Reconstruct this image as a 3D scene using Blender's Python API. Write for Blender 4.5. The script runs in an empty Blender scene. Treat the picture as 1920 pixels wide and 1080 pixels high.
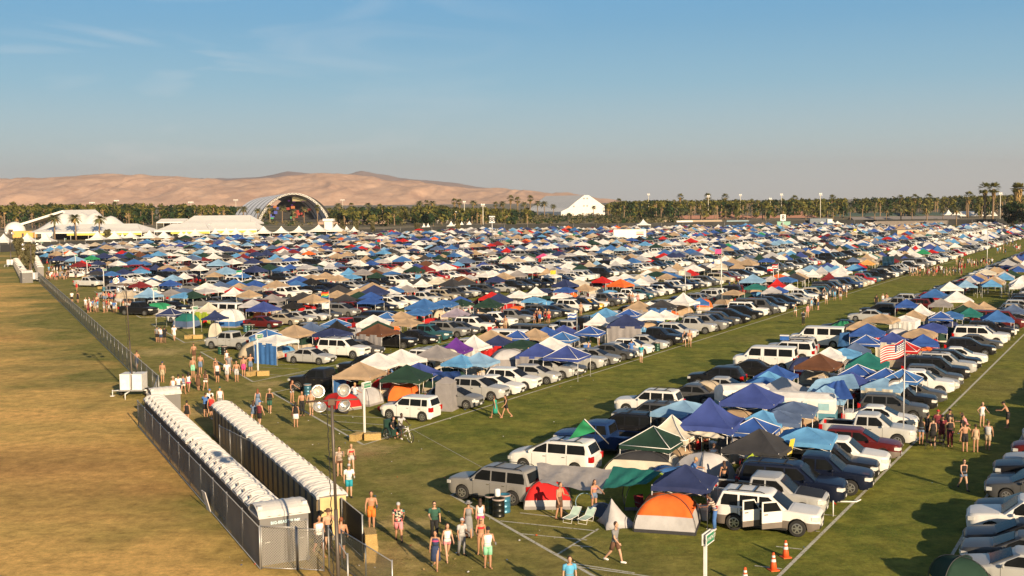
import bpy, math, random
import numpy as np
from mathutils import Vector, Matrix
random.seed(7)
R = math.radians
sc = bpy.context.scene
col = sc.collection
# ---------------------------------------------------------------- camera, world, sun, exposure
CAMH, FPX, PITCH, ROLL = 15.0, 2150.0, math.atan(162/2150.0), -0.010
CAM_M = Matrix.Rotation(R(90)-PITCH, 4, 'X') @ Matrix.Rotation(ROLL, 4, 'Z')
cd = bpy.data.cameras.new("camera"); cam = bpy.data.objects.new("camera", cd); col.objects.link(cam)
cd.sensor_width = 36; cd.lens = 36*FPX/1920; cd.clip_start = .5; cd.clip_end = 40000
cam.matrix_world = Matrix.Translation((0,0,CAMH)) @ CAM_M
sc.camera = cam
SUN_EL = R(17.5); SDX, SDY = .43, -.90          # direction towards the sun on the ground
w = bpy.data.worlds.new("World"); sc.world = w; w.use_nodes = True
wn = w.node_tree.nodes; wl = w.node_tree.links
bg = wn["Background"]; sky = wn.new("ShaderNodeTexSky"); sky.sky_type = 'NISHITA'; sky.sun_disc = False
sky.sun_elevation = SUN_EL; sky.sun_rotation = math.atan2(SDX, SDY)
sky.air_density = 1.0; sky.dust_density = 1.0; sky.ozone_density = 2.5; sky.altitude = 0
tc = wn.new("ShaderNodeTexCoord"); mp = wn.new("ShaderNodeMapping"); mp.inputs['Scale'].default_value = (3.0, 3.0, 16)
mp.inputs['Rotation'].default_value = (0, R(-7), 0)
ns = wn.new("ShaderNodeTexNoise"); ns.inputs['Scale'].default_value = 1.7; ns.inputs['Detail'].default_value = 7; ns.inputs['Distortion'].default_value = .8
cr = wn.new("ShaderNodeValToRGB"); cr.color_ramp.elements[0].position = .50; cr.color_ramp.elements[1].position = .80
cr.color_ramp.elements[0].color = (0,0,0,1); cr.color_ramp.elements[1].color = (.5,.5,.5,1)
mxc = wn.new("ShaderNodeMixRGB"); mxc.inputs['Color2'].default_value = (6.6, 6.5, 6.4, 1)
wl.new(tc.outputs['Generated'], mp.inputs['Vector']); wl.new(mp.outputs[0], ns.inputs['Vector']); wl.new(ns.outputs[0], cr.inputs[0])
sepw = wn.new("ShaderNodeSeparateXYZ"); wl.new(tc.outputs['Generated'], sepw.inputs[0])
mrx = wn.new("ShaderNodeMapRange"); wl.new(sepw.outputs['X'], mrx.inputs[0])     # the wisps lie in the western half of the sky
mrx.inputs[1].default_value = .05; mrx.inputs[2].default_value = -.25
mulw = wn.new("ShaderNodeMath"); mulw.operation = 'MULTIPLY'; wl.new(cr.outputs[0], mulw.inputs[0]); wl.new(mrx.outputs[0], mulw.inputs[1])
# deeper blue overhead, pale dusty band near the horizon
rz=wn.new("ShaderNodeValToRGB"); wl.new(sepw.outputs['Z'], rz.inputs[0]); el=rz.color_ramp.elements
el[0].position=0; el[0].color=(5.2,5.15,4.9,1); el[1].position=.20; el[1].color=(.7,2.75,5.0,1)
for p_,c_ in ((.015,(4.8,5.1,5.05)),(.05,(3.4,4.6,5.0)),(.10,(1.8,3.75,5.0)),(.15,(1.0,3.0,4.8)),(.28,(.5,1.6,3.4)),(.45,(.6,1.1,1.9)),(1.0,(.6,.85,1.25))):
    e_=el.new(p_); e_.color=(*c_,1)
mz=wn.new("ShaderNodeMixRGB"); mz.inputs[0].default_value=.85; wl.new(sky.outputs[0],mz.inputs[1]); wl.new(rz.outputs[0],mz.inputs[2])
wl.new(mulw.outputs[0], mxc.inputs['Fac']); wl.new(mz.outputs[0], mxc.inputs['Color1'])
wl.new(mxc.outputs[0], bg.inputs[0])
bg.inputs[1].default_value = .085
sd = bpy.data.lights.new("sun", 'SUN'); sun = bpy.data.objects.new("sun", sd); col.objects.link(sun)
sd.energy = 5.0; sd.angle = R(.55); sd.color = (1, .77, .50)
sv = Vector((SDX*math.cos(SUN_EL), SDY*math.cos(SUN_EL), math.sin(SUN_EL)))
sun.rotation_euler = sv.to_track_quat('Z', 'Y').to_euler()
sc.view_settings.view_transform = 'Standard'; sc.view_settings.look = 'None'
sc.view_settings.exposure = .68; sc.view_settings.gamma = 1
sc.cycles.max_bounces = 5; sc.cycles.diffuse_bounces = 2; sc.cycles.glossy_bounces = 2; sc.cycles.transmission_bounces = 3
sc.cycles.transparent_max_bounces = 10; sc.cycles.volume_bounces = 0; sc.cycles.use_denoising = True
# ---------------------------------------------------------------- ground geometry from the survey of the photograph
RC = np.array(CAM_M.to_3x3())
def ray(px, py): return RC @ np.array([(px-960)/FPX, (540-py)/FPX, -1.0])
def P(px, py, h=0.0):
    d = ray(px, py); t = (h-CAMH)/d[2]
    return Vector((d[0]*t, d[1]*t, h))
def proj(x, y, z=0.0):
    c = RC.T @ np.array([x, y, z-CAMH])
    return (960-FPX*c[0]/c[2], 540+FPX*c[1]/c[2])
def hdir(px, py=377):
    d = ray(px, py); v = Vector((d[0], d[1], 0)); return v.normalized()
RD = hdir(2185)                          # along the parking rows
ND = Vector((RD.y, -RD.x, 0))            # across, to the right
ED = hdir(-100)                          # along the long fence and the row ends
SD = hdir(-4097, 420)                    # along a car parked facing left
FD = Vector((ED.y, -ED.x, 0))
def uv(p): return p.dot(RD), p.dot(ND)
def W(u, v, z=0): q = RD*u + ND*v; return Vector((q.x, q.y, z))
def ang(v): return math.atan2(v.y, v.x)
A_S = ang(SD); A_R = ang(-SD); A_E = ang(ED)
# ---------------------------------------------------------------- mesh and object helpers
class MB:
    def __init__(s): s.v=[]; s.f=[]; s.m=[]; s.sm=[]; s.keys=[]
    def k(s, key):
        if key not in s.keys: s.keys.append(key)
        return s.keys.index(key)
    def face(s, idx, key='a', smooth=False): s.f.append(tuple(idx)); s.m.append(s.k(key)); s.sm.append(smooth)
    def quad(s, a, b, c, d, key='a', smooth=False):
        n=len(s.v); s.v += [tuple(a),tuple(b),tuple(c),tuple(d)]; s.face((n,n+1,n+2,n+3), key, smooth)
    def tri(s, a, b, c, key='a'):
        n=len(s.v); s.v += [tuple(a),tuple(b),tuple(c)]; s.face((n,n+1,n+2), key)
    def poly(s, pts, key='a'):
        n=len(s.v); s.v += [tuple(p) for p in pts]; s.face(range(n, n+len(pts)), key)
    def box(s, x0,y0,z0,x1,y1,z1, key='a', rot=None, org=(0,0,0)):
        c=[(x,y,z) for z in (z0,z1) for y in (y0,y1) for x in (x0,x1)]
        if rot is not None: c=[tuple(rot@Vector(p)+Vector(org)) for p in c]
        n=len(s.v); s.v+=c
        for q in ((0,2,3,1),(4,5,7,6),(0,1,5,4),(2,6,7,3),(0,4,6,2),(1,3,7,5)): s.face([n+i for i in q], key)
        return s
    def rings(s, rr, key='a', smooth=True, cap=True, closed=True):
        n0=len(s.v); m=len(rr[0])
        for r in rr: s.v += [tuple(p) for p in r]
        for i in range(len(rr)-1):
            for j in range(m if closed else m-1):
                a=n0+i*m+j; b=n0+i*m+(j+1)%m; s.face((a,b,b+m,a+m), key, smooth)
        if cap:
            s.face([n0+j for j in range(m)][::-1], key); s.face([n0+(len(rr)-1)*m+j for j in range(m)], key)
        return s
    def tube(s, pts, rad, n=8, key='a', cap=True):
        pts=[Vector(p) for p in pts]; rad = rad if isinstance(rad,(list,tuple)) else [rad]*len(pts)
        rr=[]; up=None
        for i,p in enumerate(pts):
            t=(pts[min(i+1,len(pts)-1)]-pts[max(i-1,0)]).normalized()
            if up is None: up = Vector((0,0,1)) if abs(t.z)<.9 else Vector((1,0,0))
            a=t.cross(up).normalized(); b=t.cross(a).normalized()
            r=rad[i]; rx,ry = r if isinstance(r,tuple) else (r,r)
            rr.append([p + a*math.cos(2*math.pi*k/n)*rx + b*math.sin(2*math.pi*k/n)*ry for k in range(n)])
        return s.rings(rr, key, True, cap)
    def lathe(s, prof, n=16, key='a', cx=0, cy=0, cap=True):
        return s.rings([[(cx+r*math.cos(2*math.pi*k/n), cy+r*math.sin(2*math.pi*k/n), z) for k in range(n)] for r,z in prof], key, True, cap)
    def ell(s, c, r, n=10, m=7, key='a'):
        rr=[]
        for i in range(m+1):
            a=-math.pi/2+math.pi*i/m; a=max(-1.53,min(1.53,a))
            rr.append([(c[0]+r[0]*math.cos(a)*math.cos(2*math.pi*k/n), c[1]+r[1]*math.cos(a)*math.sin(2*math.pi*k/n), c[2]+r[2]*math.sin(a)) for k in range(n)])
        return s.rings(rr, key)
    def grid(s, fn, nu, nv, key='a', smooth=True, keyf=None):
        n0=len(s.v)
        for i in range(nu+1):
            for j in range(nv+1): s.v.append(tuple(fn(i/nu, j/nv)))
        for i in range(nu):
            for j in range(nv):
                a=n0+i*(nv+1)+j; s.face((a,a+nv+1,a+nv+2,a+1), keyf((i+.5)/nu,(j+.5)/nv) if keyf else key, smooth)
        return s
    def add(s, o, M=None, remap=None):
        n=len(s.v)
        s.v += [tuple(M@Vector(p)) for p in o.v] if M is not None else list(o.v)
        ks=[s.k((remap or {}).get(k,k)) for k in o.keys]
        for f,m,g in zip(o.f,o.m,o.sm): s.f.append(tuple(i+n for i in f)); s.m.append(ks[m]); s.sm.append(g)
        return s
    def mesh(s, name, mats):
        me=bpy.data.meshes.new(name); me.from_pydata(s.v, [], s.f)
        for k in s.keys: me.materials.append(mats(k) if callable(mats) else mats[k] if isinstance(mats,dict) else mats)
        me.polygons.foreach_set('material_index', s.m); me.polygons.foreach_set('use_smooth', s.sm); me.update()
        return me
def sharp(me, a=38):
    try: me.set_sharp_from_angle(angle=R(a))
    except Exception: pass
    return me
def obj(name, me, parent=None, loc=(0,0,0), rz=0, s=None):
    o=bpy.data.objects.new(name, me); col.objects.link(o); o.location=loc; o.rotation_euler=(0,0,rz)
    if s is not None: o.scale = s if isinstance(s,(tuple,list)) else (s,s,s)
    if parent is not None: o.parent=parent
    return o
LABELS = {}
def tag(o, label=None, cat=None, group=None, kind=None):
    if label:
        o['label']=label; LABELS.setdefault(label, []).append(o)
    if cat: o['category']=cat
    if group: o['group']=group
    if kind: o['kind']=kind
    return o
def thing(name, label, cat, loc, rz=0, group=None, s=None):
    return tag(obj(name, None, None, loc, rz, s), label, cat, group)
def slotmat(o, i, m):
    o.material_slots[i].link='OBJECT'; o.material_slots[i].material=m
# ---------------------------------------------------------------- materials
MATS={}
def nmat(name):
    m=bpy.data.materials.new(name); m.use_nodes=True
    return m, m.node_tree.nodes, m.node_tree.links, m.node_tree.nodes['Principled BSDF']
def mat(name, c, rough=.7, metal=0, var=.12, vs=3.0, bump=0, bs=20, coat=0, alpha=1, spec=.5, emit=None):
    key=(name,c,rough,metal,var,bump,alpha)
    if key in MATS: return MATS[key]
    m,n,l,b=nmat(name); MATS[key]=m
    t=n.new('ShaderNodeTexCoord'); no=n.new('ShaderNodeTexNoise'); no.inputs['Scale'].default_value=vs; no.inputs['Detail'].default_value=5
    l.new(t.outputs['Object'], no.inputs['Vector'])
    mr=n.new('ShaderNodeMapRange'); mr.inputs[1].default_value=.3; mr.inputs[2].default_value=.7; mr.inputs[3].default_value=1-var; mr.inputs[4].default_value=1+var
    l.new(no.outputs[0], mr.inputs[0])
    mx=n.new('ShaderNodeVectorMath'); mx.operation='SCALE'; mx.inputs[0].default_value=c[:3]; l.new(mr.outputs[0], mx.inputs['Scale'])
    l.new(mx.outputs[0], b.inputs['Base Color'])
    b.inputs['Roughness'].default_value=rough; b.inputs['Metallic'].default_value=metal; b.inputs['Alpha'].default_value=alpha
    b.inputs['Specular IOR Level'].default_value=spec
    if coat: b.inputs['Coat Weight'].default_value=coat; b.inputs['Coat Roughness'].default_value=.06
    if bump:
        n2=n.new('ShaderNodeTexNoise'); n2.inputs['Scale'].default_value=bs; n2.inputs['Detail'].default_value=4; l.new(t.outputs['Object'], n2.inputs['Vector'])
        bp=n.new('ShaderNodeBump'); bp.inputs['Strength'].default_value=bump; bp.inputs['Distance'].default_value=.05
        l.new(n2.outputs[0], bp.inputs['Height']); l.new(bp.outputs[0], b.inputs['Normal'])
    if emit: b.inputs['Emission Color'].default_value=(*emit[:3],1); b.inputs['Emission Strength'].default_value=emit[3]
    return m
def paint(c): return mat('car_paint', c, .38, .15 if max(c)<.6 else .02, .06, 1.2, coat=.22,spec=.35)
def cloth(c, r=.85, bump=.5):
    """canopy and tent fabric: slightly see-through to light, softly wrinkled, sun-faded in patches"""
    key=('fabric',c)
    if key in MATS: return MATS[key]
    m=mat('fabric_', c, r, 0, .13, 1.6, bump=bump, bs=3.5, spec=.3); MATS[key]=m
    n=m.node_tree.nodes; l=m.node_tree.links; b=n['Principled BSDF']; out=n['Material Output']
    tr=n.new('ShaderNodeBsdfTranslucent'); tr.inputs[0].default_value=(*c[:3],1); mx=n.new('ShaderNodeMixShader'); mx.inputs[0].default_value=.16
    l.new(b.outputs[0], mx.inputs[1]); l.new(tr.outputs[0], mx.inputs[2]); l.new(mx.outputs[0], out.inputs[0])
    m.name='fabric'; return m
CC={'white':(.72,.71,.68),'silver':(.42,.42,.41),'light silver':(.55,.55,.53),'grey':(.20,.20,.20),'dark grey':(.075,.077,.08),'black':(.012,.012,.014),
 'pewter':(.27,.26,.245),'navy blue':(.006,.010,.028),'blue':(.012,.035,.12),'red':(.35,.015,.015),'maroon':(.11,.012,.012),'champagne':(.38,.33,.25),'teal':(.03,.10,.12),'yellow':(.75,.42,.02),
 'dark green':(.02,.05,.035),'beige':(.5,.44,.33),'orange':(.65,.16,.02)}
FC={'white':(.80,.78,.75),'royal blue':(.035,.10,.36),'blue':(.05,.16,.42),'sky blue':(.12,.34,.62),'light blue':(.24,.42,.62),'navy blue':(.03,.045,.13),'slate blue':(.10,.15,.27),
 'tan':(.46,.33,.21),'beige':(.55,.46,.34),'cream':(.68,.62,.50),'dark green':(.018,.05,.035),'teal':(.02,.17,.15),'green':(.03,.30,.13),'lime green':(.32,.42,.04),'grey':(.30,.28,.28),
 'light grey':(.50,.49,.50),'charcoal':(.05,.05,.055),'black':(.018,.018,.02),'red':(.55,.02,.02),'maroon':(.20,.02,.025),'orange':(.85,.16,.03),'purple':(.13,.035,.28),
 'brown':(.15,.065,.035),'pink':(.75,.10,.28),'salmon':(.70,.17,.14),'yellow':(.75,.55,.06),'periwinkle':(.05,.08,.29),'lilac':(.35,.30,.38),'light orange':(.80,.40,.12)}
M_GLASS=mat('car_glass',(.010,.011,.012),.12,0,.2,2,spec=.07)
M_TYRE=mat('tyre_rubber',(.022,.021,.02),.85); M_RIM=mat('alloy_rim',(.5,.5,.5),.3,.8); M_BLACK=mat('black_plastic',(.02,.02,.02),.6)
M_LIGHT=mat('headlight_lens',(.75,.74,.7),.12,.1); M_TAIL=mat('taillight_lens',(.42,.01,.01),.2); M_CHROME=mat('chrome',(.6,.6,.6),.15,.95)
M_WHITE=mat('white_powder_coat',(.75,.74,.72),.5); M_STEEL=mat('galvanised_steel',(.42,.42,.42),.45,.6); M_PLATE=mat('plate_white',(.7,.7,.7),.5)
M_AMBER=mat('amber_lens',(.75,.22,.02),.2)
# ---------------------------------------------------------------- ground
FA = P(75.6, 532); FB = P(293, 750)
STRAWP=[(727,1045,2.8),(690,842,2.2),(752,985,1.7),(506,720,2.2),(380,642,2.4),(290,594,2),(300,660,4),(400,770,3)]
def grass_mat():
    m,n,l,b=nmat('mown_grass'); b.inputs['Roughness'].default_value=.95; b.inputs['Specular IOR Level'].default_value=.12
    g=n.new('ShaderNodeNewGeometry'); pos=g.outputs['Position']
    def noise(scale, det=6, stretch=None, rough=.6):
        x=n.new('ShaderNodeTexNoise'); x.inputs['Scale'].default_value=scale; x.inputs['Detail'].default_value=det; x.inputs['Roughness'].default_value=rough
        if stretch:
            q=n.new('ShaderNodeMapping'); q.inputs['Rotation'].default_value=(0,0,-stretch[1]); q.inputs['Scale'].default_value=stretch[0]; l.new(pos,q.inputs[0]); l.new(q.outputs[0],x.inputs['Vector'])
        else: l.new(pos,x.inputs['Vector'])
        return x.outputs[0]
    def mr(x,a,c,d=0,e=1):
        r=n.new('ShaderNodeMapRange'); r.inputs[1].default_value=a; r.inputs[2].default_value=c; r.inputs[3].default_value=d; r.inputs[4].default_value=e; l.new(x,r.inputs[0]); return r.outputs[0]
    def mix(f,a,c):
        x=n.new('ShaderNodeMixRGB')
        for i,s in ((0,f),(1,a),(2,c)):
            if isinstance(s,(tuple,float,int)): x.inputs[i].default_value = s if not isinstance(s,tuple) else (*s,1)
            else: l.new(s,x.inputs[i])
        return x.outputs[0]
    def math_(op,a,c):
        x=n.new('ShaderNodeMath'); x.operation=op; x.use_clamp=False
        for i,s in ((0,a),(1,c)):
            if isinstance(s,(float,int)): x.inputs[i].default_value=s
            else: l.new(s,x.inputs[i])
        return x.outputs[0]
    def dot(vec, off):
        x=n.new('ShaderNodeVectorMath'); x.operation='DOT_PRODUCT'; x.inputs[1].default_value=tuple(vec); l.new(pos,x.inputs[0])
        return math_('SUBTRACT', x.outputs['Value'], off)
    big=noise(.035,5); mid=noise(.32,7,None,.7); fine=noise(9,8,None,.8); grain=noise(38,4,None,.9)
    streak=noise(.10,5,((.10,1.6,1),A_E),.6); tuft=noise(2.4,6,None,.75)
    c=mix(mr(mid,.42,.60), (.092,.135,.020), (.235,.240,.042))
    c=mix(mr(fine,.42,.66,0,.9), c, (.22,.20,.040))
    c=mix(mr(big,.50,.66,0,.55), c, (.22,.185,.06))
    # the trodden, sun-bleached strip by the row ends
    c=mix(math_('MULTIPLY', mr(dot(FD, FA.dot(FD)),14,7), mr(mid,.3,.6,.1,.62)), c, (.30,.24,.09))
    # the empty field left of the long fence: straw brown, greener close to the fence
    side=math_('ADD', dot(FD, FA.dot(FD)), mr(noise(.12,4),.3,.7,-5,5))
    side=math_('ADD', side, mr(noise(.025,3),.3,.7,-9,9))
    fieldmask=mr(side,-1.0,-10.0)
    cf=mix(mr(streak,.36,.66), (.76,.46,.15), (.52,.36,.11))
    cf=mix(mr(fine,.35,.75,0,.4), cf, (.50,.36,.12))
    cf=mix(mr(noise(.022,4,((.3,1,1),A_E),.6),.56,.66,0,.6), cf, (.36,.19,.07))
    c=mix(fieldmask, c, cf)
    for (qx,qy,r_) in STRAWP:
        dd=n.new('ShaderNodeVectorMath'); dd.operation='DISTANCE'; dd.inputs[1].default_value=tuple(P(qx,qy)); l.new(pos,dd.inputs[0])
        c=mix(math_('MULTIPLY',mr(math_('ADD',dd.outputs['Value'],mr(noise(.9,7,None,.7),.3,.7,-1.6,1.6)),r_,r_*.25),mr(fine,.3,.6,.25,.9)),c,(.52,.40,.17))
    gv=mr(grain,.25,.75,.62,1.38); gv2=mr(noise(1.0,8,None,.85),.36,.64,.62,1.36)
    s1=n.new('ShaderNodeVectorMath'); s1.operation='SCALE'; l.new(c,s1.inputs[0]); l.new(math_('MULTIPLY',gv,gv2),s1.inputs['Scale'])
    l.new(s1.outputs[0], b.inputs['Base Color'])
    bp=n.new('ShaderNodeBump'); bp.inputs['Strength'].default_value=.7; bp.inputs['Distance'].default_value=.05
    l.new(math_('ADD',math_('MULTIPLY',tuft,3.2),math_('ADD',math_('MULTIPLY',fine,1.0),grain)),bp.inputs['Height']); l.new(bp.outputs[0],b.inputs['Normal'])
    return m
GR=MB(); GR.quad((-16000,-300,0),(16000,-300,0),(16000,16000,0),(-16000,16000,0))
tag(obj('ground', GR.mesh('ground', grass_mat())), kind='structure')
# far fairground soil beyond the camp: pale brown desert turf
def soil():
    m,n,l,b=nmat('fairground_turf'); g=n.new('ShaderNodeNewGeometry'); x=n.new('ShaderNodeTexNoise'); x.inputs['Scale'].default_value=.02; x.inputs['Detail'].default_value=6
    l.new(g.outputs['Position'],x.inputs['Vector']); r=n.new('ShaderNodeValToRGB'); e=r.color_ramp.elements
    e[0].position=.4; e[0].color=(.09,.085,.035,1); e[1].position=.62; e[1].color=(.26,.20,.12,1)
    l.new(x.outputs[0],r.inputs[0]); l.new(r.outputs[0],b.inputs['Base Color']); b.inputs['Roughness'].default_value=.95; return m
BND=[(-60,474),(0,474),(160,466),(340,453),(540,446),(720,440),(860,434),(1160,431),(1400,427),(1560,424),(1925,423),(2050,423)]   # far edge of the camp in the photograph
def bnd(px):
    for (a,b),(c,d) in zip(BND,BND[1:]):
        if a<=px<=c: return b+(d-b)*(px-a)/(c-a)
    return BND[0][1] if px<BND[0][0] else BND[-1][1]
G2=MB(); far=[P(a,b-2,.02) for a,b in BND]
G2.poly([*(tuple(p) for p in far),(14000,15900,.02),(-14000,15900,.02)])
tag(obj('fairground', G2.mesh('fairground', soil())), kind='structure')
# painted stall lines
def paint_line_mat():
    m,n,l,b=nmat('chalk_line'); g=n.new('ShaderNodeNewGeometry'); x=n.new('ShaderNodeTexNoise'); x.inputs['Scale'].default_value=7; x.inputs['Detail'].default_value=7; x.inputs['Roughness'].default_value=.8
    l.new(g.outputs['Position'],x.inputs['Vector']); r=n.new('ShaderNodeValToRGB'); e=r.color_ramp.elements; e[0].position=.33; e[0].color=(0,0,0,1); e[1].position=.50; e[1].color=(1,1,1,1)
    l.new(x.outputs[0],r.inputs[0]); l.new(r.outputs[0],b.inputs['Alpha']); b.inputs['Base Color'].default_value=(.52,.51,.43,1); b.inputs['Roughness'].default_value=.95; return m
LN=MB()
def line(a, b, wd=.13, z=.006):
    a=Vector((a[0],a[1],0)); b=Vector((b[0],b[1],0)); t=(b-a).normalized(); q=Vector((-t.y,t.x,0))*wd/2; Z=Vector((0,0,z))
    LN.quad(a-q+Z, b-q+Z, b+q+Z, a+q+Z)
def pl(x0,y0,x1,y1,wd=.13,z=.006): line(P(x0,y0),P(x1,y1),wd,z)
# block table: (left edge, right edge) across the rows
E1R=uv(P(1500,1041))[1]; E1L=E1R-18.5; E2R=uv(P(1000,735))[1]; E2L=E2R-18.5; E3R=E2L-5.3; E3L=E3R-18.5
BL=[(E1R+5.6,E1R+24.1),(E1L,E1R),(E2L,E2R),(E3L,E3R)]
v=E3L-7.3
while v>-560: BL.append((v-18.5,v)); v-=26
C1=P(960,993)                             # a point on the row-end line of the first block
def u_end(v, off=0):                      # where the row-end line meets the line at v
    q=Vector((C1.x,C1.y,0))+FD*off; t=(v-q.dot(ND))/ED.dot(ND); return (q+ED*t).dot(RD)
for i,(a,b) in enumerate(BL[:7]):
    u0=u_end(b); u1=u_end(a)
    line(W(u0-(4 if i==1 else 0),b),W(u0+ (230 if i<4 else 60),b),.16); 
    line(W(u1,a),W(u1+60,a),.14)
    if i: line(W(u0,b),W(u1,a),.17,.010)
for k in range(-3,9):                     # stall ticks along the right edge of the first block
    q=P(1466,1067)+RD*2.97*k; line(q,q+SD*1.1,.10,.014)
for a in ((937,977,1120,996),(975,1001,1100,1013),(975,962,1045,970),(1074,1023,1110,1026),(1085,1063,1230,1083),(1122,992,1045,1040),(852,931,960,940),
          (1075,1057,1190,1075),
          (600,777,720,784),(620,790,735,798),(640,806,725,812),(620,770,680,753),(590,757,640,760),
          (480,688,560,692),(484,700,545,706),(500,683,560,684),(504,708,640,690),(410,690,470,694),
          (385,632,430,640),(330,605,400,612),(310,590,360,600),(395,628,440,633),(235,545,280,560)): pl(*a,.11,.014)
pl(770,804,1085,975,.035,.018)
tag(obj('parking_lines', LN.mesh('parking_lines', paint_line_mat())), kind='structure')

# air: pale dusty haze over the whole plain
hz=MB(); hz.box(-9000,-60,-6,9000,16500,520); m_=bpy.data.materials.new('haze'); m_.use_nodes=True; n_=m_.node_tree.nodes; n_.remove(n_['Principled BSDF']); pv=n_.new('ShaderNodeVolumePrincipled'); pv.inputs['Color'].default_value=(.86,.84,.86,1); pv.inputs['Density'].default_value=.00006; pv.inputs['Anisotropy'].default_value=.2
m_.node_tree.links.new(pv.outputs[0],n_['Material Output'].inputs['Volume']); o_=obj('haze',hz.mesh('haze',m_)); tag(o_,'thin dusty haze over the plain','haze',kind='stuff')
# ---------------------------------------------------------------- cars
# L length, Wd width, H height, R wheel radius, cl clearance, wr/wf wheel x, belt, hood z at front, cab base (b0,b1), roof (r0,r1), deck z at rear, nose rounding
CT={
 'sedan':dict(L=4.75,Wd=1.82,H=1.45,R=.33,cl=.19,wr=1.0,wf=3.78,belt=.93,hf=.72,hb=.93,b0=.55,b1=3.62,r0=1.5,r1=2.62,dk=1.0,win=((1.02,1.95),(2.03,3.05))),
 'hatchback':dict(L=4.2,Wd=1.75,H=1.50,R=.32,cl=.18,wr=.78,wf=3.38,belt=.95,hf=.76,hb=.98,b0=.10,b1=3.35,r0=.62,r1=2.25,dk=.98,win=((.55,1.35),(1.43,2.6))),
 'crossover':dict(L=4.55,Wd=1.85,H=1.68,R=.36,cl=.23,wr=.90,wf=3.60,belt=1.05,hf=.90,hb=1.08,b0=.10,b1=3.40,r0=.50,r1=2.40,dk=1.05,win=((.40,.95),(1.02,1.85),(1.93,2.85))),
 'suv':dict(L=4.75,Wd=1.88,H=1.78,R=.38,cl=.27,wr=.98,wf=3.80,belt=1.10,hf=.98,hb=1.12,b0=.08,b1=3.42,r0=.36,r1=2.62,dk=1.1,win=((.36,1.12),(1.22,2.02),(2.10,2.98)),rack=1),
 'large suv':dict(L=5.25,Wd=1.98,H=1.90,R=.40,cl=.29,wr=1.08,wf=4.18,belt=1.16,hf=1.05,hb=1.20,b0=.08,b1=3.95,r0=.34,r1=3.10,dk=1.16,win=((.36,1.40),(1.50,2.36),(2.44,3.42)),rack=1),
 'boxy car':dict(L=4.1,Wd=1.79,H=1.64,R=.34,cl=.20,wr=.72,wf=3.28,belt=1.02,hf=.88,hb=1.04,b0=.05,b1=3.12,r0=.24,r1=2.45,dk=1.0,win=((.36,.78),(.84,1.66),(1.73,2.66))),
 'minivan':dict(L=5.1,Wd=1.98,H=1.76,R=.34,cl=.20,wr=1.02,wf=4.08,belt=1.08,hf=.82,hb=1.08,b0=.08,b1=4.22,r0=.40,r1=2.85,dk=1.05,win=((.45,1.50),(1.58,2.62),(2.70,3.55)),rack=1),
 'van':dict(L=5.5,Wd=2.02,H=2.10,R=.37,cl=.25,wr=1.15,wf=4.65,belt=1.26,hf=1.10,hb=1.28,b0=.04,b1=4.70,r0=.16,r1=3.95,dk=1.2,win=((.30,1.45),(1.6,2.70),(3.0,4.02))),
 'pickup truck':dict(L=5.65,Wd=1.95,H=1.86,R=.40,cl=.33,wr=1.15,wf=4.62,belt=1.16,hf=1.02,hb=1.20,b0=2.02,b1=4.30,r0=2.18,r1=3.52,dk=1.12,win=((2.22,2.85),(2.93,3.78)),bed=(.10,1.98)),
}
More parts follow.
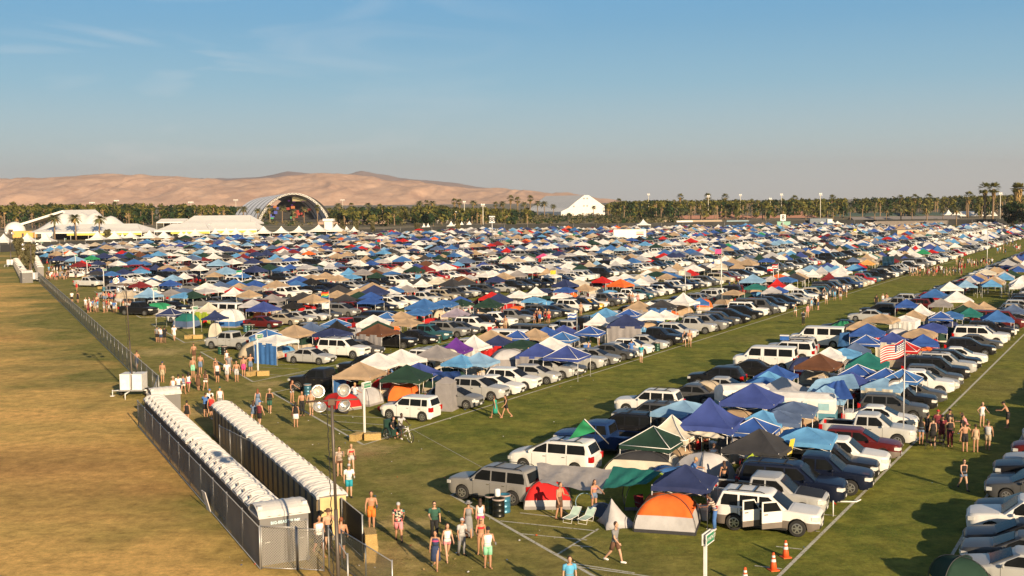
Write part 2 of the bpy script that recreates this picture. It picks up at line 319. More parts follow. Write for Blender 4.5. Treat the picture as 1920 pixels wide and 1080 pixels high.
def build_car(T, lod=0):
    """returns {part: MB}; x runs rear 0 -> nose L and is shifted so the nose is x=0 .. rear -L"""
    L,Wd,H,Rw,cl=T['L'],T['Wd'],T['H'],T['R'],T['cl']; hw=Wd/2; RA=Rw+.055
    out={}; X=lambda x: x-L
    st=set([0,.04,.12,.3, L-.35,L-.14,L-.05,L])
    n=26 if lod==0 else 12 if lod==1 else 7
    for i in range(n+1): st.add(.3+(L-.65)*i/n)
    na=8 if lod==0 else 5
    if lod<2:
        for xc in (T['wr'],T['wf']):
            for i in range(na+1): st.add(xc-RA*math.cos(math.pi*i/na))
            st.add(xc-RA-.004); st.add(xc+RA+.004)
    if 'bed' in T: st|=set(T['bed'])
    st=sorted(st); s2=[st[0]]
    for x in st[1:]:
        if x-s2[-1]>.003: s2.append(x)
    st=s2
    b=MB(); rr=[]
    for x in st:
        f=x/L
        e=min(x, L-x); tap=1-.34*max(0,1-e/.34)**2.2-.05*max(0,1-(L-x)/1.3)
        ww=hw*tap
        # top of the lower body
        if x>T['b1']-.1: q=(L-x)/(L-T['b1']+.1); zt=T['hf']+(T['hb']-T['hf'])*min(1,q)**.62
        elif x<T['b0']+.1 and 'bed' not in T: q=x/(T['b0']+.1); zt=T['dk']*(.965+.035*q)
        else: zt=T['belt']+.02
        if x>L-.05: zt-= .10
        elif x>L-.14: zt-=.035
        if x<.05: zt-=.07
        zs=min(T['belt']-.015, zt-.05)
        zb=cl+ (.10 if (x>L-.16 or x<.12) else 0) - (.0)
        if lod<2:
            for xc in (T['wr'],T['wf']):
                if abs(x-xc)<RA: zb=max(zb, Rw+math.sqrt(max(0,RA*RA-(x-xc)**2))+.0)
        z1=max(zb+.012, cl+.16); z2=max(zb+.025,(cl+zs)/2+.03)
        half=[(ww-.05,zb),(ww-.008,z1),(ww,z2),(ww-.018,max(zs,zb+.03)),(ww-.075,zt),(ww*.55,zt+.022),(0,zt+.03)]
        if lod==2: half=[(ww-.03,zb),(ww,z2),(ww-.06,zt),(0,zt+.03)]
        rr.append([(X(x),y,z) for y,z in half]+[(X(x),-y,z) for y,z in half[-2::-1]])
    m=len(rr[0]); n0=len(b.v); top=(5,6) if lod<2 else (2,3)
    for r in rr: b.v+=r
    for i in range(len(rr)-1):
        xm=(st[i]+st[i+1])/2; inbed='bed' in T and T['bed'][0]<xm<T['bed'][1]
        for j in range(m-1):
            if inbed and ((lod<2 and j in (4,5,6,7)) or (lod==2 and j in (2,3))): continue
            a=n0+i*m+j; b.face((a,a+1,a+m+1,a+m), 'clad' if lod<2 and j in (0,1,m-2,m-3) else 'paint', True)
    b.face([n0+j for j in range(m)],'paint'); b.face([n0+(len(rr)-1)*m+j for j in range(m)][::-1],'paint')
    if lod==0:
        bo=MB(); xs=[i for i,x in enumerate(st) if T['b1']-.02<x<L-.10]; rows=[]
        for i in xs: rows.append([(p[0],p[1]*.93,p[2]+.012) for p in rr[i][4:9]])
        if len(rows)>1: bo.rings(rows,'paint',True,False,False); out['bonnet']=bo
        for (xa,xb) in T['win'][-2:]:
            for xx in (xa-.05,xb+.03):
                k_=min(range(len(st)),key=lambda q:abs(st[q]-xx)); sec_=rr[k_]
                for sl in (sec_[0:4],sec_[-4:][::-1]): b.tube([(p[0],p[1]+(.004 if p[1]>0 else -.004),p[2]) for p in sl],.007,4,'black')
            for s in (-1,1): b.box(X(xa+.02),s*(hw-.01)-.02,T['belt']-.15,X(xa+.2),s*(hw-.01)+.02,T['belt']-.115,'chrome')
    if lod<2:
        b.box(X(.14),-hw+.27,cl+.0,X(L-.18),hw-.27,min(.82,T['hf']-.05),'black')
        # lower cladding and bumper faces
        b.box(X(T['wr']+RA+.02),-hw+.012,cl-.02,X(T['wf']-RA-.02),hw-.012,cl+.07,'black')
        b.box(X(L-.05),-hw*.62,cl+.10,X(L+.012),hw*.62,cl+.24,'black')
    if 'bed' in T:
        x0,x1=T['bed']; wi=hw-.11; zt=T['belt']
        b.box(X(x0),-wi,.62,X(x1),wi,.66,'black')
        for s in (-1,1): b.quad((X(x0),s*wi,.62),(X(x1),s*wi,.62),(X(x1),s*(wi-.0),zt+.02),(X(x0),s*wi,zt+.02),'black'); b.box(X(x0),s*(hw-.12)-.04,zt-.03,X(x1),s*(hw-.12)+.04,zt+.035,'paint')
        b.box(X(x0-.06),-wi,.62,X(x0),wi,zt+.0,'paint'); b.box(X(x1),-wi,.62,X(x1+.03),wi,zt+.03,'paint')
    # cabin: pillars and roof
    b0,b1,r0,r1=T['b0'],T['b1'],T['r0'],T['r1']; zb=T['belt']-.03; zr=H-.07
    wb=hw-.07; wr=hw-.24 if H<1.6 else hw-.17
    if lod==2: ring=[(b0,wb,zb),(b1,wb,zb)]
    def sec(t):  # t 0 belt .. 1 roof edge
        x0=b0+(r0-b0)*t; x1=b1+(r1-b1)*t; y=wb+(wr-wb)*t; z=zb+(zr-zb)*t
        c=.10 if lod<2 else 0
        return [(X(x0),-y+c,z),(X(x0+c*.6),-y,z),(X(x1-c*1.6),-y,z),(X(x1-c*.3),-y+c*1.6,z),(X(x1),-y*.4,z),(X(x1),y*.4,z),(X(x1-c*.3),y-c*1.6,z),(X(x1-c*1.6),y,z),(X(x0+c*.6),y,z),(X(x0),y-c,z)]
    rs=[sec(0),sec(.5),sec(1)]
    def inset(k,z):
        cx=X((r0+r1)/2); return [(cx+(p[0]-cx)*k, p[1]*k, z) for p in rs[2]]
    rs+= [inset(.96,zr+.04), inset(.8,H-.005), inset(.45,H+.012)]
    if lod==2: rs=[rs[0],rs[2],inset(.85,H)]
    b.rings(rs,'paint',True,True)
    if T.get('rack') and lod<2:
        for s in (-1,1): b.tube([(X(r0+.25),s*(wr-.10),H-.01),(X(r0+.4),s*(wr-.10),H+.06),(X(r1-.5),s*(wr-.10),H+.06),(X(r1-.3),s*(wr-.10),H-.01)],.022,5,'black')
        for x in (r0+.7,r1-.8): b.box(X(x),-wr+.1,H+.035,X(x+.06),wr-.1,H+.065,'black')
    out['body']=b
    # glass, a few mm proud of the cabin skin
    def side(x,t,s,off=.012):
        return (X(x), s*(wb+(wr-wb)*t+off), zb+(zr-zb)*t)
    sw=[]
    for (xa,xb) in T['win']:
        for s in (-1,1):
            g=MB(); t0,t1=.13,.90
            def cl_(x,t): lo=b0+(r0-b0)*t+.16; hi=b1+(r1-b1)*t-.20; return min(max(x,lo),hi)
            pts=[side(cl_(xa,t0),t0,s),side(cl_(xb,t0),t0,s),side(cl_(xb,.5),.5,s),side(cl_(xb,t1),t1,s),side(cl_(xa,t1),t1,s),side(cl_(xa,.5),.5,s)]
            g.poly(pts if s<0 else pts[::-1],'glass'); sw.append(g)
    out['side_window']=sw
    def scr(x_b,x_t,t0,t1,k,sg):
        g=MB(); pts=[]
        nx=6
        def pt(t,yy):
            x=x_b+(x_t-x_b)*t; y=(wb+(wr-wb)*t)*k*yy; bow=-.028*abs(yy)**3*(1 if lod<2 else 1)
            return (X(x)+sg*(.016+bow*.35), y, zb+(zr-zb)*t+.008)
        g.grid(lambda a,c: pt(t0+(t1-t0)*a, -1+2*c),1,nx,'glass',True); return g
    out['windshield']=scr(b1,r1,.08,.92,.86,1); out['rear_window']=scr(b0,r0,.16,.88,.80,-1)
    wh=MB(); nseg=18 if lod==0 else 10
    ww_=.23
    for s in (1,):
        wh.rings([[(r*math.cos(2*math.pi*k/nseg), y, r*math.sin(2*math.pi*k/nseg)) for k in range(nseg)] for r,y in ((Rw*.62,-ww_/2),(Rw*.93,-ww_/2),(Rw,-ww_/2+.035),(Rw,ww_/2-.035),(Rw*.93,ww_/2),(Rw*.62,ww_/2))],'tyre',True,True)
    rim=MB(); rr_=Rw*.60
    for s in (-1,1):
        y=s*(ww_/2+.006)
        n2=nseg
        rim.rings([[(r*math.cos(2*math.pi*k/n2), y+dy*s, r*math.sin(2*math.pi*k/n2)) for k in range(n2)] for r,dy in ((rr_*1.04,0),(rr_*.86,.004))],'rim',False,False)
        for k in range(6):
            a=2*math.pi*k/6; c,d=math.cos(a),math.sin(a); w0=rr_*.15
            rim.quad((-d*w0,y+.004*s,c*w0),(d*w0,y+.004*s,-c*w0),(c*rr_*.9+d*w0*.8,y+.002*s,d*rr_*.9-c*w0*.8),(c*rr_*.9-d*w0*.8,y+.002*s,d*rr_*.9+c*w0*.8),'rim')
    out['wheel']=(wh,rim,[(X(T[q]),s*(hw-.125),Rw) for q in ('wr','wf') for s in (-1,1)])
    hz=T['hf']-.10; tz=T['belt']-.18
    h=[];t=[]
    for s in (-1,1):
        g=MB(); g.rings([[(X(L-.32),s*(hw-.025),hz+.05),(X(L-.32),s*(hw-.025),hz-.10),(X(L-.32),s*(hw-.2),hz-.10),(X(L-.32),s*(hw-.2),hz+.07)],
                         [(X(L-.06),s*(hw-.11),hz+.045),(X(L-.06),s*(hw-.11),hz-.14),(X(L+.03),s*(hw-.48),hz-.14),(X(L+.03),s*(hw-.48),hz+.0)]],'light',False,True); h.append(g)
        g=MB(); g.box(X(-.012),min(s*(hw-.12),s*(hw-.34)),tz-.16,X(.16),max(s*(hw-.12),s*(hw-.34)),tz+.16,'tail')
        g.box(X(.02),min(s*(hw-.02),s*(hw-.2)),tz-.14,X(.22),max(s*(hw-.02),s*(hw-.2)),tz+.14,'tail'); t.append(g)
    out['headlight']=h; out['taillight']=t
    g=MB(); g.box(X(L-.03),-hw*.46,hz-.16,X(L+.010),hw*.46,hz+.0,'black')
    for k in range(3): g.box(X(L),-hw*.45,hz-.14+k*.05,X(L+.018),hw*.45,hz-.125+k*.05,'chrome')
    out['grille']=g
    g=MB(); g.box(X(L+.013),-.16,cl+.12,X(L+.024),.16,cl+.24,'plate'); out['licence_plate']=g
    mir=[]
    for s in (-1,1):
        g=MB(); xm=b1-.55 if 'van'!=T else b1-.4; ym=s*(hw+.02); g.ell((X(xm),s*(hw+.06),T['belt']+.07),(.07,.11,.075),8,5,'paint'); g.box(X(xm)-.03,min(s*(hw-.1),ym),T['belt']+.02,X(xm)+.02,max(s*(hw-.1),ym),T['belt']+.05,'black'); mir.append(g)
    out['mirror']=mir
    return out
KM={'paint':None,'clad':None,'glass':M_GLASS,'black':M_BLACK,'tyre':M_TYRE,'rim':M_RIM,'light':M_LIGHT,'tail':M_TAIL,'chrome':M_CHROME,'plate':M_PLATE}
def kmat(k): return KM[k]
CARS={}
def car_proto(kind):
    if kind in CARS: return CARS[kind]
    p=build_car(CT[kind],0); q=[]
    def me(n,g): return sharp(g.mesh(n,kmat))
    q.append(('body',me('body',p['body']),(0,0,0),[]))
    for n in ('windshield','rear_window','grille','licence_plate','bonnet'): q.append((n,me(n,p[n]),(0,0,0),[]))
    for n in ('side_window','headlight','taillight','mirror'):
        for g in p[n]: q.append((n,me(n,g),(0,0,0),[]))
    wh,rim,locs=p['wheel']; mw=me('wheel',wh); mr_=me('rim',rim)
    for l in locs: q.append(('wheel',mw,l,[('rim',mr_,(0,0,0))]))
    CARS[kind]=q; return q
SIMPLE={}
def car_simple_mb(kind, lod):
    p=build_car(CT[kind],lod); b=p['body']
    for n in ('windshield','rear_window'): b.add(p[n])
    for g in p['side_window']+p['headlight']+p['taillight']: b.add(g)
    if lod<2: b.add(p['grille']); 
    wh,rim,locs=p['wheel']
    if lod<2:
        for l in locs: b.add(wh,Matrix.Translation(l)); b.add(rim,Matrix.Translation(l))
    else:
        for l in locs: b.box(l[0]-.3,l[1]-.11,0,l[0]+.3,l[1]+.11,.6,'tyre')
    return b
def car_mid(kind):
    if kind not in SIMPLE: SIMPLE[kind]=sharp(car_simple_mb(kind,1).mesh(kind.replace(' ','_'),kmat))
    return SIMPLE[kind]
CARNAME={k:(k.replace(' ','_') if k in('minivan','van','pickup truck','boxy car','suv','large suv') else k+('_car' if k!='sedan' else '')) for k in CT}
CAR_LIST=[]     # (nose location, angle, kind, colour, label, row text)
def add_car(p, a, kind, colr, label=None, row=None, scale=1): CAR_LIST.append([Vector((p[0],p[1],0)), a, kind, colr, label, row, scale])
def snap_right(px, v):                    # nose position on the row edge v seen at pixel column px
    lo,hi=-20,900
    for _ in range(40):
        m=(lo+hi)/2; q=W(m,v)
        if q.y<5 or proj(q.x,q.y)[0]<px: lo=m
        else: hi=m
    return (lo+hi)/2
from mathutils import noise as mn
# ---------------------------------------------------------------- canopies and tents
M_POLE=mat('white_pole',(.66,.65,.63),.4,.3); M_DPOLE=mat('dark_pole',(.08,.08,.08),.5,.3)
def canopy_roof(size=3.05, eave=2.05, peak=3.05, conc=.0, val=.24, n=6, wr=0, double=False):
    b=MB(); h=size/2
    def z(t): return eave+(peak-eave)*(1-t)**(1+conc)       # t 0 centre .. 1 eave
    def pt(q,t,u):
        u=2*u-1; sag=-.10*(1-u*u)*math.sin(math.pi*min(t,1)) - (.0 if not wr else wr*math.sin(7*u+5*t+q)*t*.5)
        x,y=h*t, h*t*u
        for _ in range(q): x,y=-y,x
        return (x,y,z(t)+sag+.05*t*mn.noise(Vector((x*1.3+q*7,y*1.3,size)))+.03*mn.noise(Vector((x*4,y*4,size))))
    for q in range(4):
        b.grid(lambda a,c: pt(q,.02+.98*a,c), n, n if n>2 else 2, 'fab', True)
        def vp(a,c):
            p=pt(q,1,c); k=1+.01*a; return (p[0]*k,p[1]*k,p[2]-val*a*(1-.12*math.sin(c*math.pi)))
        b.grid(vp,1,n if n>2 else 2,'fab',False)
    if double:
        for q in range(4): b.grid(lambda a,c: tuple(p*(.42 if i<2 else 1)+(0 if i<2 else .22) for i,p in enumerate(pt(q,.02+.98*a,c))),2,2,'fab',True) if False else None
    return b
def seams(size, eave, peak, conc):
    b=MB(); h=size/2+.01
    for sx in (-1,1):
        for sy in (-1,1): b.tube([(h*t*sx,h*t*sy,eave+(peak-eave)*(1-t)**(1+conc)+.015) for t in (0,.33,.66,1)],.026,4)
    for a,c in (((-h,-h),(h,-h)),((h,-h),(h,h)),((h,h),(-h,h)),((-h,h),(-h,-h))): b.tube([(*a,eave),(*c,eave)],.024,4)
    return b
CSIZE={'pyramid':(2.65,1.8,2.62,.12),'peaked':(2.65,1.75,2.85,.6),'flat':(2.7,1.85,2.4,-.15),'big':(3.15,1.85,2.8,.1),'arched':(2.9,1.75,2.4,-.35),'small':(2.3,1.8,2.4,.05),'slant':(2.5,1.8,2.5,.05)}
CAN={}
def can_meshes(style):
    if style in CAN: return CAN[style]
    S=CSIZE[style]
    size,eave,peak,conc=S
    roof=sharp(canopy_roof(size,eave,peak,conc).mesh('canopy_roof',cloth(FC['white'])),25)
    leg=MB(); h=size/2-.03
    leg.tube([(0,0,0),(0,0,eave+.05)],.022,6); leg.box(-.05,-.05,0,.05,.05,.012)
    legm=leg.mesh('leg',M_POLE)
    tr=MB()
    for a,c in (((-h,-h),(h,-h)),((h,-h),(h,h)),((h,h),(-h,h)),((-h,h),(-h,-h))):
        for i in range(2):
            A=Vector((*a,eave-.05)).lerp(Vector((*c,eave-.05)),i/2); B_=Vector((*a,eave-.05)).lerp(Vector((*c,eave-.05)),(i+1)/2)
            tr.tube([A,B_-Vector((0,0,.3))],.012,4); tr.tube([A-Vector((0,0,.3)),B_],.012,4)
    trm=tr.mesh('truss',M_POLE); sm=seams(size,eave,peak,conc).mesh('piping',M_WHITE)
    allm=MB(); allm.add(canopy_roof(size,eave,peak,conc,n=3),remap={'fab':'fab'})
    for sx in (-1,1):
        for sy in (-1,1): allm.tube([(sx*h,sy*h,0),(sx*h,sy*h,eave)],.026,4,'pole')
    far=sharp(allm.mesh('canopy',{'fab':cloth(FC['white']),'pole':M_POLE}),25)
    CAN[style]=(roof,legm,trm,sm,far,h,eave,size); return CAN[style]
CAN_LIST=[]
def add_canopy(p, a, style, colr, label=None, row=None, opts='', s=1.0): CAN_LIST.append([Vector((p[0],p[1],0)), a, style, colr, label, row, opts, s])
def cpx(px,py,style,colr,where='',opts='',s=1.0,a=None,label=None):
    pk=CSIZE[style][2]*s
    add_canopy(P(px,py,pk), (A_R+R(random.uniform(-9,9))) if a is None else a, style, colr, label or f"{colr} canopy {where}".strip(), None, opts, s)
WALL={}
def wall_mesh(wd,ht):
    k=(round(wd,2),round(ht,2))
    if k not in WALL:
        b=MB(); b.grid(lambda a,c:((a-.5)*wd,.05*math.sin(a*31)*(.3+.7*(1-c))+.03*math.sin(a*13+2*c),c*ht),24,3,'a',True); WALL[k]=b.mesh('side_curtain',cloth(FC['white']))
    return WALL[k]
def spawn_canopy(c, near):
    p,a,style,colr,label,row,opts,s=c; roof,legm,trm,sm,far,h,eave,size=can_meshes(style); grp='pop-up canopies over the camp sites'
    fm=cloth(FC[colr])
    if not near:
        o=obj('canopy',far,None,p,a,s); slotmat(o,0,fm); tag(o,label,'canopy',grp); return o
    t=thing('canopy',label,'canopy',p,a,grp,s)
    r=obj('canopy_roof',roof,t); slotmat(r,0,fm)
    if 'p' in opts: obj('piping',sm,r)
    for i,(sx,sy) in enumerate(((-1,-1),(1,-1),(1,1),(-1,1))):
        l=obj('leg',legm,t,(sx*h,sy*h,0))
    obj('truss',trm,t)
    for ch in opts:
        if ch in '0123':
            k=int(ch); cm=cloth(FC[opts.split(':')[1] if ':' in opts else colr])
            cu=obj('side_curtain',wall_mesh(size*.96,eave-.05),t,[(0,-h-.04,0),(h+.04,0,0),(0,h+.04,0),(-h-.04,0,0)][k],[0,R(90),R(180),R(270)][k]); slotmat(cu,0,cm)
    return t
# dome tents
def dome(sx,sy,h,zc=.45,n=9,m=8,lo='lo',hi='hi'):
    b=MB(); rr=[]
    for i in range(n+1):
        t=i/n*math.pi/2*.985; k=math.cos(t)**.75; z=h*math.sin(t)
        ring=[]
        for q in range(4):
            for j in range(m):
                u=-1+2*j/m; bow=1-.09*(1-u*u)*math.sin(2*t)
                x,y=bow,u
                for _ in range(q): x,y=-y,x
                ring.append((x*k*sx/2,y*k*sy/2,z+.02))
        rr.append(ring)
    n0=len(b.v); M_=4*m
    for r in rr: b.v+=r
    for i in range(n):
        for j in range(M_):
            zz=(rr[i][j][2]+rr[i+1][j][2])/2; b.face((n0+i*M_+j,n0+i*M_+(j+1)%M_,n0+(i+1)*M_+(j+1)%M_,n0+(i+1)*M_+j), lo if zz<h*zc else hi, True)
    b.face([n0+n*M_+j for j in range(M_)],hi)
    return b
def dome_poles(sx,sy,h):
    b=MB()
    for q in (1,-1):
        b.tube([(math.copysign(math.cos(abs(t))**.75,t)*sx/2*1.01 if abs(t)<math.pi/2 else 0, q*math.copysign(math.cos(abs(t))**.75,t)*sy/2*1.01, h*math.sin(abs(t))+.03) for t in [ -.01-(math.pi/2-.02)*i/8 for i in range(9)]+[(math.pi/2-.01)*(1-i/8)+.005 for i in range(9)]],.016,4)
    return b
TENT={}
def tent(p,a,sx,sy,h,chi,clo,label,zc=.45,door=None,poles=True,skirt=None):
    t=thing('dome_tent',label,'tent',p,a,'dome tents at the camp sites')
    b=dome(sx,sy,h,zc); me=sharp(b.mesh('shell',{'hi':cloth(FC[chi]),'lo':cloth(FC[clo])}),30)
    if zc>0: # rain fly as its own part
        f=dome(sx*1.02,sy*1.02,h*1.015,zc); keep=MB(); keep.v=f.v
        for i,fc in enumerate(f.f):
            if f.keys[f.m[i]]=='hi': keep.face(fc,'hi',True)
        obj('rain_fly',keep.mesh('rain_fly',{'hi':cloth(FC[chi])}),t)
        b=dome(sx,sy,h,2); me=sharp(b.mesh('shell',{'lo':cloth(FC[clo]),'hi':cloth(FC[clo])}),30)
    obj('shell',me,t)
    if poles: obj('pole',dome_poles(sx*1.03,sy*1.03,h*1.02).mesh('pole',M_DPOLE),t)
    sk=MB(); 
    sk.rings([[(x*sx/2*1.01,y*sy/2*1.01,z) for x,y in ((-1,-1),(1,-1),(1,1),(-1,1))] for z in (0,.16)],'a',False,False)
    obj('ground_skirt',sk.mesh('ground_skirt',cloth(FC[skirt or 'grey'])),t)
    if door is not None:
        d=MB(); d.poly([(sx*.5*.985+.0,-.32*sy,.12),(sx*.5*.985,.32*sy,.12),(sx*.5*.80,.24*sy,h*.5),(sx*.5*.66,0,h*.66),(sx*.5*.80,-.24*sy,h*.5)]); obj('door',d.mesh('door',cloth(FC[door])),t,(.03,0,0))
    return t
# ---------------------------------------------------------------- layout of the parked cars
ordw=['first','second','third','fourth']
ROWN={0:'nearest right',1:'front centre',2:'second',3:'third',4:'fourth',5:'fifth',6:'sixth',7:'seventh',8:'eighth',9:'ninth',10:'tenth',11:'eleventh',12:'twelfth',13:'thirteenth',14:'fourteenth',15:'fifteenth',16:'sixteenth',17:'seventeenth',18:'eighteenth',19:'nineteenth',20:'twentieth'}
def pc(px,py,kind,colr,left,label): add_car(P(px,py),(A_S-R(5) if px==852 else A_S) if left else A_R,kind,colr,label,None,.92 if px==852 else 1)
# front centre block, right-hand row, nose to the lane
for a in [(1541,1001,'suv','white','white suv with both side doors open beside the orange and grey tent'),
 (1551,970,'pickup truck','silver','silver pickup with matte black bonnet beside the white suv with open doors'),
 (1586,946,'large suv','navy blue','navy crew cab truck with chalk drawings on its bonnet'),
 (1637,925,'pickup truck','navy blue','dark blue compact pickup with bonnet scoop and big chrome wheels on the lane edge'),
 (1647,903,'suv','black','black suv between the dark blue pickup and the white pickup on the lane'),
 (1668,889,'pickup truck','white','white pickup under the crumpled sky blue canopy'),
 (1690,862,'crossover','maroon','dark red suv with silver lower cladding beside the raised silver pickup'),
 (1718,836,'pickup truck','light silver','raised silver crew cab pickup next to the crowd in black')]: pc(a[0],a[1],a[2],a[3],False,a[4])
for a in [(1722,'sedan','white','white sedan squeezed behind the raised silver pickup'),(1741,'crossover','dark grey','dark grey hatchback behind the white sedan near the crowd'),
 (1757,'pickup truck','black','black crew cab pickup beside the crowd at the lane'),(1775,'sedan','dark grey','dark sedan tucked behind the black crew cab pickup'),
 (1790,'pickup truck','white','white crew cab pickup beside the cream side curtain'),(1799,'sedan','silver','silver sedan behind the white crew cab pickup'),
 (1806,'crossover','dark grey','charcoal crossover with silver nose on the front lane'),(1818,'large suv','black','black suv with a green and orange flag on its bonnet'),
 (1831,'suv','silver','silver suv beside the flag draped black suv'),(1840,'crossover','black','black crossover next to the white coupe'),
 (1852,'sedan','white','white coupe on the front lane'),(1867,'crossover','black','black crossover with wet windscreen on the front lane'),
 (1880,'sedan','dark grey','dark hatch with a bicycle on its roof'),(1889,'large suv','white','white full size suv nosing over the front lane'),(1894,'crossover','silver','silver crossover behind the white full size suv'),
 (1902,'suv','black','black suv behind the silver crossover'),(1906,'sedan','white','white sedan next to the maroon van'),(1910,'sedan','black','black sedan next to the maroon van'),(1920,'van','maroon','maroon panel van with draped beach towels')]:
    add_car(W(snap_right(a[0],E1R-.5),E1R-.5),A_R,a[1],a[2],a[3])
# front centre block, left-hand row, nose to the wide grass aisle
for a in [(852,925,'large suv','grey','grey full size suv parked at the row end behind the black drums',0),
 (962,873,'minivan','white','white minivan between the grey suv and the blue pickup',0),
 (1045,840,'pickup truck','blue','blue pickup with black bed under the green triangular flag',0),
 (1098,822,'large suv','black','black full size suv behind the blue pickup',0),(1152,797,'suv','dark grey','dark grey suv beside the pale wagon near the cream canopy',0),
 (1157,772,'suv','white','pale old wagon with roof rails in the left row',0),(1234,752,'sedan','dark grey','dark grey sedan just beyond the pale wagon',0),
 (1288,738,'sedan','silver','silver two door coupe beside the green striped tent',0),(1292,722,'crossover','black','black crossover with long roof in the left row',0),
 (1352,703,'sedan','black','black sedan in the left row beside the blue canopies',0),(1377,690,'van','white','white boxy van with tinted windows in the left row',0),
 (1422,674,'large suv','white','white suv with blue cooler on its roof',0),(1440,664,'suv','silver','silver suv with roof rack beside the white one',0),
 (1482,648,'van','white','white passenger van beside the blue tarp',0),(1538,622,'sedan','black','dark car partly covered by a green tarp',0),
 (1590,601,'sedan','silver','silver sedan beside the boxy white canopy',0),(1612,592,'crossover','black','black crossover beside the white peaked canopy',0),(1643,582,'pickup truck','grey','grey pickup in the left row near the walking couple',0),(1655,572,'crossover','silver','silver crossover left of the dark canopies on the aisle',0)]:
    pc(a[0],a[1],'large suv' if a[0]==852 else a[2],'pewter' if a[0]==852 else a[3],True,a[4])
# second block
add_car(P(722,781),A_S,'boxy car','white','white boxy hatchback backed against the grass at the row end')
for a in [(902,'hatchback','grey','grey hatchback next to the tall grey shower tent'),(951,'crossover','silver','silver crossover with its side door open'),
 (981,'sedan','white','white sedan third along the second block'),(1012,'crossover','white','white estate car in the second block'),(1049,'hatchback','silver','silver hatchback with chalk writing on its windows'),
 (1080,'crossover','silver','silver crossover behind the chalked hatchback'),(1097,'sedan','dark grey','dark sedan partly hidden by the blue canopy leg'),(1135,'suv','silver','pewter suv behind the blue canopies'),
 (1162,'sedan','grey','dark grey sedan beside the pewter suv'),(1192,'sedan','dark grey','charcoal sedan near the man in the teal shirt'),(1203,'sedan','silver','silver sedan beside the white hatchback with the green drum'),
 (1225,'hatchback','white','white hatchback beside the green drum'),(1253,'sedan','silver','silver coupe just beyond the green drum'),(1277,'pickup truck','black','black off-road truck on the edge of the wide aisle'),(1296,'sedan','black','black sedan beyond the off-road truck')]:
    add_car(W(snap_right(a[0],E2R),E2R),A_R,a[1],a[2],a[3])
pc(550,729,'pickup truck','black',True,'black crew cab pickup beside the tan canopy at the row end')
pc(640,703,'large suv','black',True,'black suv hidden behind the two white canopies')
# third block
add_car(P(624,683),A_R,'sedan','silver','silver sedan with striped towel on its windscreen')
for a in [(689,'large suv','white','white full size suv at the end of the third block'),(716,'sedan','dark grey','dark grey sedan behind the white full size suv'),(779,'suv','black','black suv beside the brown canopy'),
 (819,'sedan','black','black muscle sedan with red windscreen sign'),(845,'suv','teal','teal off-roader with cream hard top'),(878,'suv','grey','pewter suv beside the teal off-roader'),(898,'hatchback','dark grey','dark hatchback in the third block'),
 (925,'suv','white','white suv behind the people on folding chairs'),(947,'suv','black','black suv beside the white crew cab'),(968,'pickup truck','white','white crew cab pickup in the third block'),(997,'pickup truck','grey','grey pickup with shiny tarp in its bed'),
 (1020,'sedan','black','black sedan beside the sunbathing group'),(1035,'sedan','black','second black sedan beside the sunbathing group'),(1049,'suv','dark grey','dark grey suv in the third block'),(1068,'sedan','black','black saloon next to the dark grey suv'),
 (1085,'sedan','grey','grey sedan in the third block beside the white suv'),(1107,'suv','white','white suv with black roof rails in the third block'),(1122,'suv','black','black off-roader beside the yellow sports car'),(1131,'hatchback','yellow','yellow sports car by the sunbathers')]:
    add_car(W(snap_right(a[0],E3R),E3R),A_R,a[1],a[2],a[3])
pc(392,652,'pickup truck','silver',True,'silver double cab pickup beside the green drums')
v4=BL[4]
for a in [(525,'sedan','maroon','maroon sedan beside the folding canopy'),(564,'sedan','champagne','champagne sedan beside the maroon one'),(590,'sedan','silver','silver sedan between champagne and silver sedans'),(616,'sedan','light silver','bright silver sedan in the fourth block'),
 (638,'sedan','dark grey','dark sedan in the fourth block beside the grey minivan'),(672,'minivan','grey','pewter minivan in the fourth block'),(692,'suv','maroon','dark red suv beside the pewter minivan'),(716,'suv','black','black square suv beside the dark red suv'),
 (741,'sedan','navy blue','dark blue sedan in the fourth block'),(761,'minivan','white','white minivan in the fourth block'),(784,'minivan','white','second white minivan of the fourth block'),(800,'sedan','black','black sedan past the white minivans')]:
    add_car(W(snap_right(a[0],v4[1]),v4[1]),A_R,a[1],a[2],a[3])
# right-hand block, noses to the near lane: only the bonnets reach into the picture
for i,(pxx,kind,colr) in enumerate([(1790,'sedan','silver'),(1800,'sedan','dark grey'),(1806,'sedan','black'),(1812,'pickup truck','white'),(1826,'sedan','black'),(1846,'sedan','dark grey'),(1852,'sedan','black'),(1862,'pickup truck','black'),(1880,'sedan','silver'),(1896,'hatchback','maroon')]):
    q=P(pxx,[1086,1052,1028,998,972,930,921,905,880,858][i])
    add_car(q,A_S+R([2,-1,3,0,-2,1,0,2,-1,1][i]),kind,colr,['silver','graphite','glossy black low','white bonneted','black with silver badge','dark grey low','black round fronted','black upright fronted','silver nosed','dark red'][i]+f" {kind} nose, {['bottom','second','third','fourth','fifth','sixth','seventh','eighth','ninth','tenth'][i]} up along the right edge of the picture")
for i_ in range(4): add_canopy(W(29+3.1*i_,E1R+7.6),A_R,'big','grey',f"grey canopy {ordw[i_]} of the unseen shade casters added below the right bottom corner")  # out of view, added to throw their shadows onto the near lane
OCC=[c[0].copy() for c in CAR_LIST]
